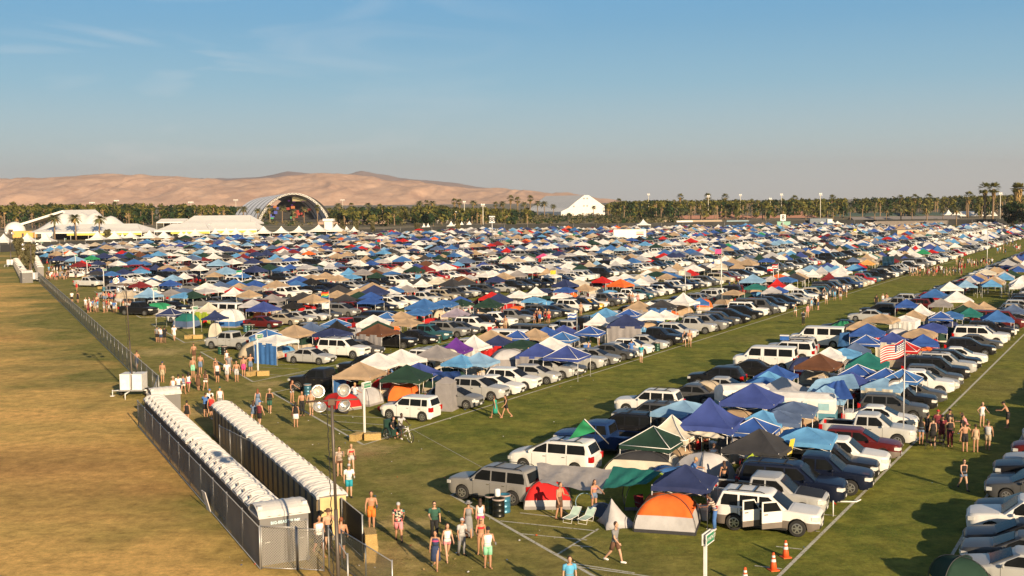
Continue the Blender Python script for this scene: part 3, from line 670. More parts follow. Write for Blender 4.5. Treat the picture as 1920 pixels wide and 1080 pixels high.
# ---------------------------------------------------------------- canopies, by the pixel of their tops
for a in [(1225,799,'big','dark green','with white legs in front of the black suv','p'),(1260,778,'peaked','cream','with steep peak behind the dark green one','p'),
 (1285,870,'pyramid','navy blue','over the cooler boxes behind the orange tent',''),(1424,803,'big','charcoal','sagging over the group of shirtless men',''),(1512,800,'flat','sky blue','crumpled over the white pickup',''),
 (1413,783,'slant','royal blue','with white piping behind the charcoal one','p'),(1282,750,'flat','light blue','behind the steep navy one',''),(1330,744,'peaked','periwinkle','tall steep one in the middle of the front block',''),
 (1306,780,'flat','slate blue','beneath the steep periwinkle one',''),(1411,718,'big','periwinkle','beside the grey one in the front block',''),(1466,706,'big','light grey','beside the blue tarps in the front block','0:green'),
 (1455,684,'pyramid','royal blue','behind the light grey one',''),(1441,695,'pyramid','sky blue','between two darker blue ones',''),(1432,706,'flat','blue','tucked left of the light grey one',''),
 (1536,662,'big','brown','two tier gazebo style in the front block',''),(1556,650,'pyramid','white','behind the brown gazebo',''),(1583,652,'flat','sky blue','right of the white one behind the gazebo',''),(1604,641,'pyramid','slate blue','right behind the brown gazebo',''),
 (1627,660,'big','teal','dark one left of the striped flag',''),(1608,683,'slant','royal blue','with white piping left of the pale blue one','p'),(1598,697,'pyramid','periwinkle','left of the pale blue one',''),(1431,768,'slant','sky blue','with long roof behind the royal blue one',''),
 (1458,768,'flat','slate blue','beside the pop-up camper',''),(1661,690,'slant','royal blue','with white frame below the striped flag','p'),(1692,692,'slant','blue','with white frame right of the flag pole','p'),(1659,708,'flat','light blue','over the cream side curtain','0:cream'),
 (1693,637,'pyramid','red','bright one behind the striped flag','p'),(1731,626,'pyramid','royal blue','beside the red dome tent',''),(1725,615,'arched','tan','arched one behind the royal blue one',''),(1748,605,'arched','periwinkle','long arched one near the boxy white one',''),
 (1624,628,'slant','royal blue','with white piping beside the blue tarp','p'),(1673,622,'pyramid','periwinkle','over a cream wall behind the red one','0:cream'),(1627,606,'big','royal blue','beside the white passenger van',''),
 (1697,591,'flat','white','boxy one with long side curtains','01'),(1727,569,'peaked','white','steep one above the boxy white one',''),(1713,581,'pyramid','tan','between two white ones',''),(1764,584,'slant','royal blue','with white frame beside the boxy white one','p'),(1782,583,'flat','blue','beside the white framed blue one',''),
 (1818,563,'big','tan','large one near the right edge',''),(1806,571,'pyramid','dark green','behind the large tan one',''),(1819,576,'pyramid','teal','in front of the large tan one',''),(1764,559,'pyramid','grey','on the right edge of the aisle block',''),(1870,581,'big','blue','at the right edge of the front block',''),
 (1700,560,'pyramid','royal blue','beside the grey pickup on the aisle',''),(1900,570,'pyramid','slate blue','at the right margin behind the maroon van',''),(1488,752,'flat','slate blue','behind the pop-up camper',''),(1548,722,'pyramid','light blue','behind the big blue tarp',''),
 (674,678,'big','tan','with a blue side curtain at the row end','3:blue'),(708,660,'big','white','front one of the white pair',''),(752,654,'big','white','rear one of the white pair',''),(762,683,'big','dark green','at the row end over the red tent',''),
 (785,679,'pyramid','periwinkle','behind the dark green one',''),(819,646,'big','grey','beside the purple one',''),(855,632,'peaked','purple','the only purple one',''),(865,664,'slant','sky blue','vivid one in the second block',''),(898,660,'pyramid','light blue','beside the vivid sky blue one',''),
 (889,627,'peaked','white','with pale side curtain behind the purple one','0'),(934,628,'pyramid','navy blue','with red walls beside the white one','0:red'),(978,636,'flat','dark green','leaf green tarp top behind the screen tent',''),(920,618,'big','tan','behind the purple one in the second block',''),
 (970,619,'slant','royal blue','with white piping above the leaf green one','p'),(1003,615,'pyramid','tan','beside the white piped blue one',''),(1024,612,'pyramid','royal blue','between tan and periwinkle ones',''),(1057,609,'pyramid','periwinkle','in the second block left of the tall white one',''),
 (1106,611,'slant','royal blue','with white piping below the tall white one','p'),(1055,622,'slant','blue','with white piping above the wide white one','p'),(1032,631,'big','white','wide one behind the paired periwinkle ones',''),(1008,643,'big','periwinkle','left one of the pair by the aisle','0:grey'),
 (1063,647,'big','periwinkle','right one of the pair with legs on the grass','p'),(1122,586,'peaked','white','tall one in the second block',''),(1136,577,'pyramid','sky blue','behind the tall white one',''),(1179,579,'slant','royal blue','with piping right of the tall white one','p'),(1150,592,'arched','slate blue','right of the tall white one',''),
 (862,555,'slant','royal blue','with white walls in the third block','p0:white'),(916,558,'big','dark green','beside the white walled blue one',''),(856,577,'pyramid','lilac','faded lilac one in the third block',''),(973,544,'pyramid','white','left one of the pair in the third block',''),(1005,537,'peaked','white','right one of the pair in the third block',''),
 (1129,518,'pyramid','red','bright one in the fourth block',''),(1085,518,'peaked','white','cream white one left of the red one',''),(1097,532,'pyramid','tan','in front of the cream white one',''),(1060,538,'flat','royal blue','long blue one beside the tan',''),(847,522,'big','charcoal','with camp walls in the fourth block',''),(873,521,'pyramid','charcoal','right of the other charcoal one',''),
 (709,606,'big','brown','with grey side curtains in the third block','03:grey'),(632,600,'peaked','black','with red letters on its top',''),(552,608,'big','tan','behind the beige tunnel tent',''),(708,601,'pyramid','dark green','behind the brown one',''),(500,617,'slant','blue','with white frame and blue curtain','p0:sky blue'),
 (583,604,'pyramid','slate blue','left of the black one',''),(629,597,'slant','blue','behind the black one','p'),(726,585,'slant','blue','with white piping in the fourth lane','p'),(752,583,'pyramid','tan','beside the piped blue one',''),(783,578,'flat','blue','beside the tan one in the third block',''),(763,597,'flat','tan','long open pavilion over the teal off-roader',''),
 (391,566,'peaked','cream','with camouflage curtain and orange side','0:lime green'),(494,565,'big','periwinkle','over the maroon sedan row end',''),(473,561,'pyramid','light grey','behind the periwinkle one',''),(438,538,'peaked','white','with flag behind it in the fifth block',''),(467,543,'pyramid','tan','beside the flagged white one',''),
 (634,515,'pyramid','tan','in the fifth block left of bright blue one',''),(659,514,'flat','sky blue','bright one in the fifth block',''),(583,521,'pyramid','black','in the fifth block with hanging cloth','0:beige'),(518,525,'big','tan','oval one in the fifth block',''),(555,525,'pyramid','blue','beside the oval tan one',''),(568,547,'big','charcoal','in the fourth block left of navy',''),
 (601,551,'pyramid','navy blue','with teal edge in the fourth block',''),(647,551,'pyramid','charcoal','right of the navy one',''),(632,544,'pyramid','tan','behind the navy and charcoal ones',''),(673,546,'pyramid','dark green','left of blue tarps in the fourth block',''),(695,547,'pyramid','royal blue','behind the large blue tarp roof',''),(695,558,'flat','royal blue','large tarp roof in the fourth block',''),
 (760,524,'peaked','white','left one beside the grey one with green walls',''),(763,534,'pyramid','grey','between two white ones in the fourth block',''),(791,522,'peaked','white','right of the grey one with green walls','0:lime green'),(739,537,'slant','blue','with white legs left of the grey one','p'),
 (454,511,'slant','blue','with blue walls in the sixth block','p0:blue'),(706,510,'pyramid','dark green','dark one before the blue row',''),(734,508,'flat','blue','of the blue row in the sixth block',''),(209,508,'slant','blue','large one with blue walls near the far signs','p0:blue'),(374,495,'peaked','white','left of the tan box tent',''),
 (319,524,'pyramid','royal blue','with a clear white leg near the grey dome',''),(262,527,'pyramid','maroon','beside the white one near the lamp tower',''),(284,524,'pyramid','white','beside the maroon one near the lamp tower',''),(385,540,'flat','light grey','pale wide one above the green tarp tent',''),(362,545,'pyramid','dark green','below the pale wide one',''),(345,548,'flat','sky blue','with blue walls near the green tarp tent','0:blue'),
 (1019,475,'pyramid','pink','the only magenta one',''),(950,464,'peaked','red','vivid one left of the magenta one',''),(845,496,'arched','red','with people under it',''),(1062,426,'peaked','salmon','tall coral one at the far edge',''),(531,461,'peaked','red','in front of the stage',''),(471,466,'pyramid','maroon','left of the one before the stage',''),
 (579,470,'pyramid','orange','terracotta one in the far rows',''),(673,452,'flat','light orange','pale orange one in the far rows',''),(1457,522,'peaked','red','by the white panel van',''),(1612,493,'pyramid','red','beside the yellow orange one',''),(1626,487,'pyramid','light orange','beside the small red one',''),(1034,512,'flat','white','broad white awning','')]:
    cpx(a[0],a[1],a[2],a[3],a[4],a[5],{1330:1.3,1225:.92,1411:1.12,1282:1.15,1512:1.1}.get(a[0],1))
COCC=[c[0].copy() for c in CAN_LIST]
# ---------------------------------------------------------------- fill the rest of the blocks by their pattern
rnd=random.Random(11)
KW=[('sedan',30),('crossover',17),('suv',17),('large suv',8),('hatchback',9),('minivan',6),('pickup truck',13),('van',2),('boxy car',2)]
CW=[('black',26),('dark grey',12),('grey',8),('silver',18),('light silver',5),('white',21),('maroon',4),('red',3),('navy blue',5),('blue',2),('champagne',3),('beige',2),('teal',1),('dark green',1)]
FW=[('white',26),('royal blue',6),('blue',9),('sky blue',5),('light blue',5),('navy blue',7),('slate blue',5),('periwinkle',4),('tan',17),('beige',5),('cream',2),('dark green',6),('grey',9),('light grey',7),('charcoal',7),('black',3),('maroon',3),('red',3),('teal',1),('green',1),('orange',.7),('brown',1)]
def pick(wt): 
    t=rnd.random()*sum(b for _,b in wt)
    for a,b in wt:
        t-=b
        if t<=0: return a
    return wt[-1][0]
SW=[('pyramid',40),('peaked',14),('flat',12),('big',16),('arched',5),('slant',13)]
def visible(q, m=90):
    if q.y<8: return False
    x,y=proj(q.x,q.y)
    return -m-40<x<1920+m and y>bnd(x)+2 and y<1300
from collections import defaultdict
def hashgrid(pts,c=6):
    g=defaultdict(list)
    for p in pts: g[(int(p.x//c),int(p.y//c))].append(p)
    return g
HG=hashgrid(OCC); CG=hashgrid(COCC)
def near_(g,q,d,c=6):
    i,j=int(q.x//c),int(q.y//c)
    return any((p-q).length<d for a in(-1,0,1) for b in (-1,0,1) for p in g.get((i+a,j+b),()))
NU=0
for bi,(va,vb) in enumerate(BL):
    # explicit rows already placed up to these pixel columns
    rx={1:1925,2:1300,3:1134,4:806}.get(bi); lx={1:1662,2:650,3:400}.get(bi)
    for side in (0,1):
        vv=vb if side else va
        if bi==0 and side: continue
        u=u_end(vv)+(3 if bi>3 else 4)
        if bi==0: u=snap_right(1897,va)+2.5
        if side and rx: u=max(u,snap_right(rx,vv)+2.6)
        if not side and lx: u=max(u,snap_right(lx,vv)+3.0)
        k=0
        while u<900:
            q=W(u,vv+(-.35 if side else .35)+rnd.uniform(-.35,.35)); u+=2.97 if rnd.random()<.9 else 5.5
            if not visible(q): 
                if q.y>10 and (proj(q.x,q.y)[0]>2050 and u>60 or q.y>760): break
                continue
            k+=1; kd=pick(KW); cl_=pick(CW)
            add_car(q,(A_R if side else A_S)+R(rnd.uniform(-2.5,2.5)),kd,cl_,None,(bi,'right-hand' if side else 'left-hand',k))
    u=u_end((va+vb)/2)+4; k=0
    if bi==0: u=40
    if bi==1: u=82
    while u<900:
        for off in ((5.0,8.6,12.2) if bi>0 else (6,10.)):
            if rnd.random()<(.30 if u<90 else .38): continue
            q=W(u+rnd.uniform(-.6,.6),va+off+rnd.uniform(-.5,.5)+.4)
            if bi==0 and q.y<75 and rnd.random()<.1: continue
            if not visible(q,240 if bi==0 else 90) or near_(CG,q,3.1): continue
            x_,y_=proj(q.x,q.y)
            if bi in (1,2,3) and y_>560 and rnd.random()<.55: continue
            k+=1; add_canopy(q,A_R+R(rnd.uniform(-14,14)),pick(SW),pick(FW),None,(bi,'',k),rnd.choice(['','','','p','0','1','3','01'])+':'+rnd.choice(['white','grey','beige','blue','charcoal']),rnd.uniform(.88,1.18))
        u+=3.7 if bi>3 else 3.9
# ---------------------------------------------------------------- spawn cars: nearest with parts, then whole, the rest as one mass
ORD=['','first','second','third','fourth','fifth','sixth','seventh','eighth','ninth','tenth','eleventh','twelfth','thirteenth','fourteenth','fifteenth','sixteenth','seventeenth','eighteenth','nineteenth','twentieth']
def ordn(k):
    if k<=20: return ORD[k]
    t={2:'twenty',3:'thirty',4:'forty',5:'fifty',6:'sixty',7:'seventy',8:'eighty',9:'ninety'}[min(9,k//10)]
    return (t+'-'+ORD[k%10]) if k%10 else t[:-1]+'ieth'
BLN=lambda b: {0:'right margin block'}.get(b, {1:'front centre'}.get(b, ORD[b] if b<=20 else 'farthest')+' block')
def dist(q): return math.hypot(q.x,q.y)
def infr(q,m=30):
    if q.y<5: return False
    x,y=proj(q.x,q.y,1); return -m<x<1920+m and y<1080+m
cars=sorted(CAR_LIST,key=lambda c:dist(c[0]) if infr(c[0],60) else dist(c[0])+(0 if dist(c[0])<130 else 5000))
NCAR_PARTS, NCAR = 92, 296
M_CLAD=mat('grey_cladding',(.17,.14,.12),.5,.1)
used_rows=defaultdict(int)
for c in cars[:NCAR]:
    if c[5]: used_rows[c[5][:2]]+=1; c.append(used_rows[c[5][:2]])
PICK='pickup truck'
def car_label(c):
    if c[4]: return c[4]
    b,s,k=c[5]; return f"{c[3]} {c[2]}, {BLN(b)}, {s} row, {ordn(k)} from the near end"
car_objs=[]
def car_name(kind): return {'sedan':'sedan','hatchback':'hatchback','crossover':'crossover_car','suv':'suv','large suv':'large_suv','boxy car':'boxy_car','minivan':'minivan','van':'van','pickup truck':'pickup_truck'}[kind]
def body_names(kind): return None
for i,c in enumerate(cars[:NCAR]):
    q,a,kind,colr=c[:4]; pm=paint(CC[colr]); grp='cars parked in the camping blocks'
    z=0
    if i<NCAR_PARTS:
        t=thing(car_name(kind),car_label(c),'car',q,a,grp)
        for (n,me,l,subs) in car_proto(kind):
            o=obj(n,me,t,l)
            for si,m_ in enumerate(me.materials):
                if m_ is None: slotmat(o,si,M_CLAD if (si==0 and n=='body' and ('lower cladding' in (c[4] or '') or 'doors open' in (c[4] or ''))) else M_BLACK if (n=='bonnet' and 'black bonnet' in (c[4] or '')) else pm)
            for (n2,me2,l2) in subs: obj(n2,me2,o,l2)
        if c[6]!=1: t.scale=(c[6],)*3
        if 'doors open' in (c[4] or ''):
            hy=-.94
            for nm,hx,ln,an in (('front_door',-1.62,.98,38),('rear_door',-2.62,.86,42)):
                b=MB(); b.quad((hx,hy-.004,.38),(hx-ln,hy-.004,.38),(hx-ln,hy-.004,1.08),(hx,hy-.004,1.08)); obj('door_opening',b.mesh('door_opening',M_BLACK),t)
                b=MB(); b.box(-ln,-.035,-.38,0,.035,-.12,'c'); b.box(-ln,-.035,-.12,0,.035,.38,'p'); b.box(-ln,-.02,.36,-ln+.07,.02,.82,'p'); b.box(-ln,-.02,.78,-.25,.02,.84,'p'); b.tube([(0,0,.38),(-.27,0,.81)],.03,5,'p')
                d=obj(nm,b.mesh(nm,{'c':M_CLAD,'p':pm}),t,(hx,hy,.76),-R(-an) if False else R(an))
                g=MB(); g.poly([(-.04,-.01,.38),(-ln+.07,-.01,.38),(-ln+.07,-.01,.79),(-.28,-.01,.79)]); obj('window',g.mesh('window',M_GLASS),d)
                g=MB(); g.box(-ln+.1,-.05,.24,-ln+.28,-.036,.28); obj('handle',g.mesh('handle',M_BLACK),d)
    else:
        me=car_mid(kind); t=obj(car_name(kind),me,None,q,a)
        for si,m_ in enumerate(me.materials):
            if m_ is None: slotmat(t,si,pm)
        tag(t,car_label(c),'car',grp)
    car_objs.append(t)
def mass(name,label,items,cat):
    """one mesh out of many placed copies; items: (MB arrays, matrix rows, material remap)"""
    V=[];F=[];FM=[];SM=[];mats=[];base=0
    def mi(m):
        if m not in mats: mats.append(m)
        return mats.index(m)
    for mb,p,a,s,mm in items:
        if not hasattr(mb,'A'): mb.A=np.array(mb.v)
        c_,s_=math.cos(a)*s,math.sin(a)*s; A=mb.A
        V.append(np.stack([A[:,0]*c_-A[:,1]*s_+p.x, A[:,0]*s_+A[:,1]*c_+p.y, A[:,2]*s+p.z],1))
        ks=[mi(mm(k)) for k in mb.keys]
        for f,m,g in zip(mb.f,mb.m,mb.sm): F.append([i+base for i in f]); FM.append(ks[m]); SM.append(g)
        base+=len(A)
    V=np.concatenate(V); me=bpy.data.meshes.new(name)
    me.vertices.add(len(V)); me.vertices.foreach_set('co',V.ravel())
    ls=[len(f) for f in F]; flat=np.fromiter((i for f in F for i in f),dtype=np.int32)
    me.loops.add(len(flat)); me.loops.foreach_set('vertex_index',flat)
    me.polygons.add(len(F)); st=np.concatenate([[0],np.cumsum(ls)[:-1]]).astype(np.int32); me.polygons.foreach_set('loop_start',st)
    for m in mats: me.materials.append(m)
    me.polygons.foreach_set('material_index',FM); me.polygons.foreach_set('use_smooth',SM); me.update(calc_edges=True); me.validate()
    sharp(me,35)
    return tag(obj(name,me),label,cat,kind='stuff')
FARC={}
def far_mb(kind,l):
    if (kind,l) not in FARC: FARC[(kind,l)]=car_simple_mb(kind,l)
    return FARC[(kind,l)]
its=[]
for c in cars[NCAR:]:
    pm=paint(CC[c[3]]); its.append((far_mb(c[2],2 if dist(c[0])>150 else 1),c[0],c[1],1,(lambda k,pm=pm: pm if k in('paint','clad') else KM[k])))
if its: mass('distant_cars','hundreds of small parked cars filling the far camping rows',its,'cars')
# canopies
cans=sorted(CAN_LIST,key=lambda c:dist(c[0]) if (infr(c[0],60) or c[4]) else dist(c[0])+(0 if dist(c[0])<130 else 5000))
cans=[c for c in cans if c[4]]+[c for c in cans if not c[4]]
ind=cans[:298]; ur=defaultdict(int)
for c in ind:
    if not c[4]:
        b=c[5][0]; ur[b]+=1; c[4]=f"{c[3]} {'steep peaked' if c[2]=='peaked' else 'arched' if c[2]=='arched' else 'low flat' if c[2]=='flat' else 'pitched'} canopy in the {BLN(b)}, {ordn(ur[b])} from its near end"
for c in ind: spawn_canopy(c, dist(c[0])<150)
CMB={}
its=[]
for c in cans[298:]:
    if c[2] not in CMB:
        S=CSIZE[c[2]]
        m=MB(); m.add(canopy_roof(*S,n=2)); h=S[0]/2-.03
        for sx in(-1,1):
            for sy in(-1,1): m.tube([(sx*h,sy*h,0),(sx*h,sy*h,S[1])],.03,3,'pole',False)
        CMB[c[2]]=m
    fm=cloth(FC[c[3]]); its.append((CMB[c[2]],c[0],c[1],c[7],(lambda k,fm=fm: fm if k=='fab' else M_POLE)))
if its: mass('distant_canopies','hundreds of coloured pop-up canopies crowding the far camping rows',its,'canopies')
print('CARS',len(CAR_LIST),'CANOPIES',len(CAN_LIST))
# small tents pitched between the cars and canopies of the near blocks
# ---------------------------------------------------------------- far background: hills, palms, festival tents, stage
from mathutils import noise as mn
def PT(px,py,Z): d=ray(px,py); t=Z/d[1]; return Vector((d[0]*t,Z,CAMH+d[2]*t))
def GX(px,Z): return PT(px,400,Z).x
def gy(px,py): return P(px,py).y
def rock(name,c1,c2,sc_):
    m,n,l,b=nmat(name); g=n.new('ShaderNodeNewGeometry'); x=n.new('ShaderNodeTexNoise'); x.inputs['Scale'].default_value=sc_; x.inputs['Detail'].default_value=12; x.inputs['Roughness'].default_value=.78
    l.new(g.outputs['Position'],x.inputs['Vector']); r=n.new('ShaderNodeValToRGB'); e=r.color_ramp.elements; e[0].position=.38; e[0].color=(*c1,1); e[1].position=.62; e[1].color=(*c2,1)
    l.new(x.outputs[0],r.inputs[0]); l.new(r.outputs[0],b.inputs['Base Color']); b.inputs['Roughness'].default_value=1; b.inputs['Specular IOR Level'].default_value=0; return m
def hills(name,prof,D,depth,m,amp,nx=420,ny=46):
    xs=[p[0] for p in prof]; ys=[p[1] for p in prof]
    b=MB()
    def f(a,c):
        px=xs[0]+(xs[-1]-xs[0])*a; py=float(np.interp(px,xs,ys)); Zc=D+depth*.5
        h=max(0,PT(px,py,Zc).z); y=D+depth*c; x=PT(px,py,Zc).x
        t=1-abs(c-.5)*2; t=t**.8
        n1=mn.ridged_multi_fractal(Vector((x/900,y/1500,D/777)),.9,2.1,6,1.0,2.0)-1.0
        n2=mn.fractal(Vector((x/170,y/300,3)),1,2,5)
        return (x+mn.noise(Vector((x/500,y/500,9)))*120,y,h*t*(1+.0*n1)+ (n1*amp+n2*amp*.55)*t*(1.15-t)*min(1,h/60)-4)
    b.grid(f,nx,ny); return tag(obj(name,b.mesh(name,m)),kind='structure')
hills('hills',[(-260,340),(0,333),(60,331),(110,330),(200,328),(260,329),(330,333),(420,335),(480,336),(540,331),(600,326),(650,326),(690,330),(740,338),(790,341),(850,347),(905,349),(950,351),(1000,358),(1050,364),(1100,371),(1160,379),(1250,383)],8200,2600,
      rock('desert_hills',(.46,.27,.17),(.78,.50,.32),.0045),130)
hills('mountains',[(180,352),(330,338),(380,334),(440,333),(480,331),(510,327),(545,321),(575,322),(610,326),(650,327),(682,320),(720,327),(760,334),(830,341),(900,349),(1000,361),(1060,368),(1140,378),(1250,386)],12500,2600,
      rock('far_mountains',(.20,.13,.12),(.34,.23,.18),.0009),60,300,26)
# --- tree material and builders
def leafm(name,c1,c2):
    m,n,l,b=nmat(name); g=n.new('ShaderNodeNewGeometry'); x=n.new('ShaderNodeTexNoise'); x.inputs['Scale'].default_value=.35; x.inputs['Detail'].default_value=4
    l.new(g.outputs['Position'],x.inputs['Vector']); r=n.new('ShaderNodeValToRGB'); e=r.color_ramp.elements; e[0].position=.4; e[0].color=(*c1,1); e[1].position=.62; e[1].color=(*c2,1)
    l.new(x.outputs[0],r.inputs[0]); l.new(r.outputs[0],b.inputs['Base Color']); b.inputs['Roughness'].default_value=.7; b.inputs['Specular IOR Level'].default_value=.2
    tr=n.new('ShaderNodeBsdfTranslucent'); l.new(r.outputs[0],tr.inputs[0]); mx=n.new('ShaderNodeMixShader'); mx.inputs[0].default_value=.15; out=n['Material Output']
    l.new(b.outputs[0],mx.inputs[1]); l.new(tr.outputs[0],mx.inputs[2]); l.new(mx.outputs[0],out.inputs[0]); return m
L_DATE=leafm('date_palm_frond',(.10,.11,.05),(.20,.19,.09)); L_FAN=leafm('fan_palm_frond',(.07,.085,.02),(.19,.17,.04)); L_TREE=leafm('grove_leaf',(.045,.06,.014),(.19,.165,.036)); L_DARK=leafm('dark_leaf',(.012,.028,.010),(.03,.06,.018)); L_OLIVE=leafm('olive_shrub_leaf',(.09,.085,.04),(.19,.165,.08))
M_TRUNK=mat('palm_trunk',(.22,.15,.09),.9,0,.25,2); M_SKIRT=mat('dry_fronds',(.34,.22,.08),.9,0,.3,1.5)
rt=random.Random(5)
def frond(b,o,az,el,L,wd,key,droop=1.0,seg=4):
    c,s=math.cos(az),math.sin(az); pts=[]
    for i in range(seg+1):
        t=i/seg; r=L*t*math.cos(el*(1-.3*t)); z=L*(t*math.sin(el)-droop*.55*t*t)
        pts.append(Vector((o[0]+c*r,o[1]+s*r,o[2]+z)))
    for i in range(seg):
        w0=wd*(.25+.9*math.sin(math.pi*min(1,(i+.15)/seg)))*.5; w1=wd*(.25+.9*math.sin(math.pi*min(1,(i+1.0)/seg)))*.5 if i<seg-1 else .03
        q=Vector((-s,c,0)); dz=Vector((0,0,-.35))
        for sg in (-1,1):
            b.quad(pts[i],pts[i+1],pts[i+1]+(q*sg+dz)*w1,pts[i]+(q*sg+dz)*w0,key)
def palm_meshes(kind,seed):
    rr=random.Random(seed); T=MB(); Cn=MB(); H=10.0
    lean=rr.uniform(-.3,.3)
    T.tube([(lean*(z/H)**2,0,z) for z in (0,2.5,5,7.5,H)],[.36,.28,.26,.27,.3],7)
    o=(lean,0,H)
    if kind=='date':
        for k in range(46): frond(Cn,o,rr.uniform(0,6.283),rr.uniform(-.45,1.3),rr.uniform(3.0,3.9),.75,'l',1.0)
        for k in range(10): frond(Cn,o,rr.uniform(0,6.283),rr.uniform(-.9,-.4),2.2,.5,'d',.8)
    else:
        for k in range(60):
            az=rr.uniform(0,6.283); el=rr.uniform(-.7,1.4); r=rr.uniform(1.0,1.5)
            c=Vector((o[0]+math.cos(az)*math.cos(el)*r,math.sin(az)*math.cos(el)*r,o[2]+.2+math.sin(el)*r))
            u=Vector((math.cos(az)*math.cos(el),math.sin(az)*math.cos(el),math.sin(el))); q=u.cross(Vector((0,0,1))).normalized(); v=q.cross(u)
            for g in range(-2,3):
                a=g*.42; d=(u*math.cos(a)+q*math.sin(a)); e=(q*math.cos(a)-u*math.sin(a))
                Cn.quad(c,c+d*.5+e*.13,c+d*1.0-v*.18,c+d*.5-e*.13,'l')
        for k in range(34):
            az=rr.uniform(0,6.283); z=rr.uniform(.2,2.6); r=.75-z*.12
            Cn.quad((lean+math.cos(az)*.2,math.sin(az)*.2,H-z+.6),(lean+math.cos(az+.35)*r,math.sin(az+.35)*r,H-z),(lean+math.cos(az)*r*1.1,math.sin(az)*r*1.1,H-z-.9),(lean+math.cos(az-.35)*r,math.sin(az-.35)*r,H-z),'d')
    lf=L_DATE if kind=='date' else L_FAN
    return T.mesh('trunk',M_TRUNK),Cn.mesh('crown',{'l':lf,'d':M_SKIRT})
PALMS={k:[palm_meshes(k,s) for s in range(3)] for k in ('date','fan')}
def palm(px,ytop,ybase,kind,label,wide=1.0,Z=None):
    if Z is None: q=P(px,ybase)
    else: q=Vector((GX(px,Z),Z,0))
    H=PT(px,ytop,q.y).z; T,Cn=PALMS[kind][rt.randrange(3)]
    cs=max(.75,min(1.5,H/13))*wide
    kz=max(.25,(H-2.2*cs)/10)
    t=thing('palm_tree',label,'palm tree',q,rt.uniform(0,6.28),'palms beyond the camp')
    obj('trunk',T,t,s=(1.15*cs,1.15*cs,kz)); obj('crown',Cn,t,(0,0,10*kz-10*cs),s=cs)
    return t
PL=[(25,378,420,'fan'),(101,398,424,'date'),(141,398,422,'date'),(185,400,424,'date'),(66,388,424,'date'),(218,378,418,'fan'),(241,386,416,'date'),(253,394,416,'date'),(270,388,418,'date'),(300,384,414,'fan'),(360,384,412,'fan'),(405,384,411,'date'),
 (457,384,411,'date'),(483,388,412,'date'),(506,384,413,'fan'),(529,383,413,'date'),(550,390,414,'date'),(570,385,413,'date'),(595,384,412,'fan'),(552,398,420,'date'),(636,378,412,'date'),(660,380,410,'fan'),(690,378,411,'date'),(712,382,412,'fan'),(745,388,420,'date'),(770,388,418,'date'),(787,374,408,'date'),
 (800,375,408,'fan'),(812,374,407,'date'),(828,382,409,'date'),(853,372,406,'fan'),(862,373,407,'fan'),(888,373,406,'date'),(905,384,408,'date'),(929,378,408,'fan'),(943,375,407,'date'),(957,366,406,'fan'),(971,369,405,'fan'),(984,376,407,'date'),(994,366,405,'fan'),(1008,374,406,'date'),(1021,375,407,'date'),(1038,381,407,'date'),(1113,384,405,'date'),
 (1265,384,413,'date'),(1280,391,413,'date'),(1292,392,413,'date'),(1315,391,414,'date'),(1340,389,414,'date'),(1361,388,413,'date'),(1401,389,414,'date'),(1435,388,414,'date'),(1468,390,414,'date'),(1511,393,416,'date'),(1552,390,416,'date'),(1562,384,414,'date'),(1594,385,416,'date'),
 (1640,385,418,'date'),(1662,388,412,'date'),(1689,381,424,'date'),(1710,384,412,'date'),(1738,382,425,'date'),(1768,388,412,'date'),(1793,386,425,'date'),(1815,359,408,'fan'),(1846,342,420,'fan'),(1861,342,419,'fan'),(1160,372,404,'fan'),(1275,363,402,'fan'),(1328,362,404,'fan'),(1360,363,404,'fan'),(1490,366,404,'fan'),(1560,365,404,'fan'),(1714,364,402,'fan'),(1688,365,402,'fan'),(1740,363,402,'fan')]
WH=[(0,'behind the far left white tents'),(290,'between the two groups of big white tents'),(437,'by the arched stage'),(620,'right of the arched stage'),(780,'in the palm group right of the hills'),(1060,'by the white hangar'),(1180,'above the grove right of the hangar'),(1260,'in front of the red roofs'),(1545,'in the row behind the wooden fence'),(1800,'at the tall pair on the right')]
seen=defaultdict(int)
for px,yt,yb,k in PL:
    wname=[n for x,n in WH if px>=x][-1]; seen[wname]+=1
    palm(px,yt,yb,k,f"{ordn(seen[wname])} {'feathery date' if k=='date' else 'round headed fan'} palm from the left {wname}",1.1 if k=='date' else 1.2,880 if 450<px<612 else 500 if px in (101,141,185) else None)
# big fan palm with a skirt of dry fronds at the right
q=P(1907,421); Hh=PT(1907,340,q.y).z; t=thing('palm_tree','stout fan palm with thick skirt of dry fronds at the right edge','palm tree',q,0,'palms beyond the camp')
b=MB(); b.tube([(0,0,0),(0,0,Hh-4)],[.5,.4],8); obj('trunk',b.mesh('trunk',M_TRUNK),t)
b=MB()
for k in range(420):
    az=rt.uniform(0,6.283); z=rt.uniform(0,9.5); r=(.7+1.9*(1-z/9.5)**.7)*rt.uniform(.75,1.05); zz=Hh-4.2-z; 
    b.quad((math.cos(az)*r*.5,math.sin(az)*r*.5,zz+.9),(math.cos(az+.18)*r,math.sin(az+.18)*r,zz),(math.cos(az)*r*1.05,math.sin(az)*r*1.05,zz-1.1),(math.cos(az-.18)*r,math.sin(az-.18)*r,zz))
obj('dry_skirt',b.mesh('dry_skirt',M_SKIRT),t)
b=MB()
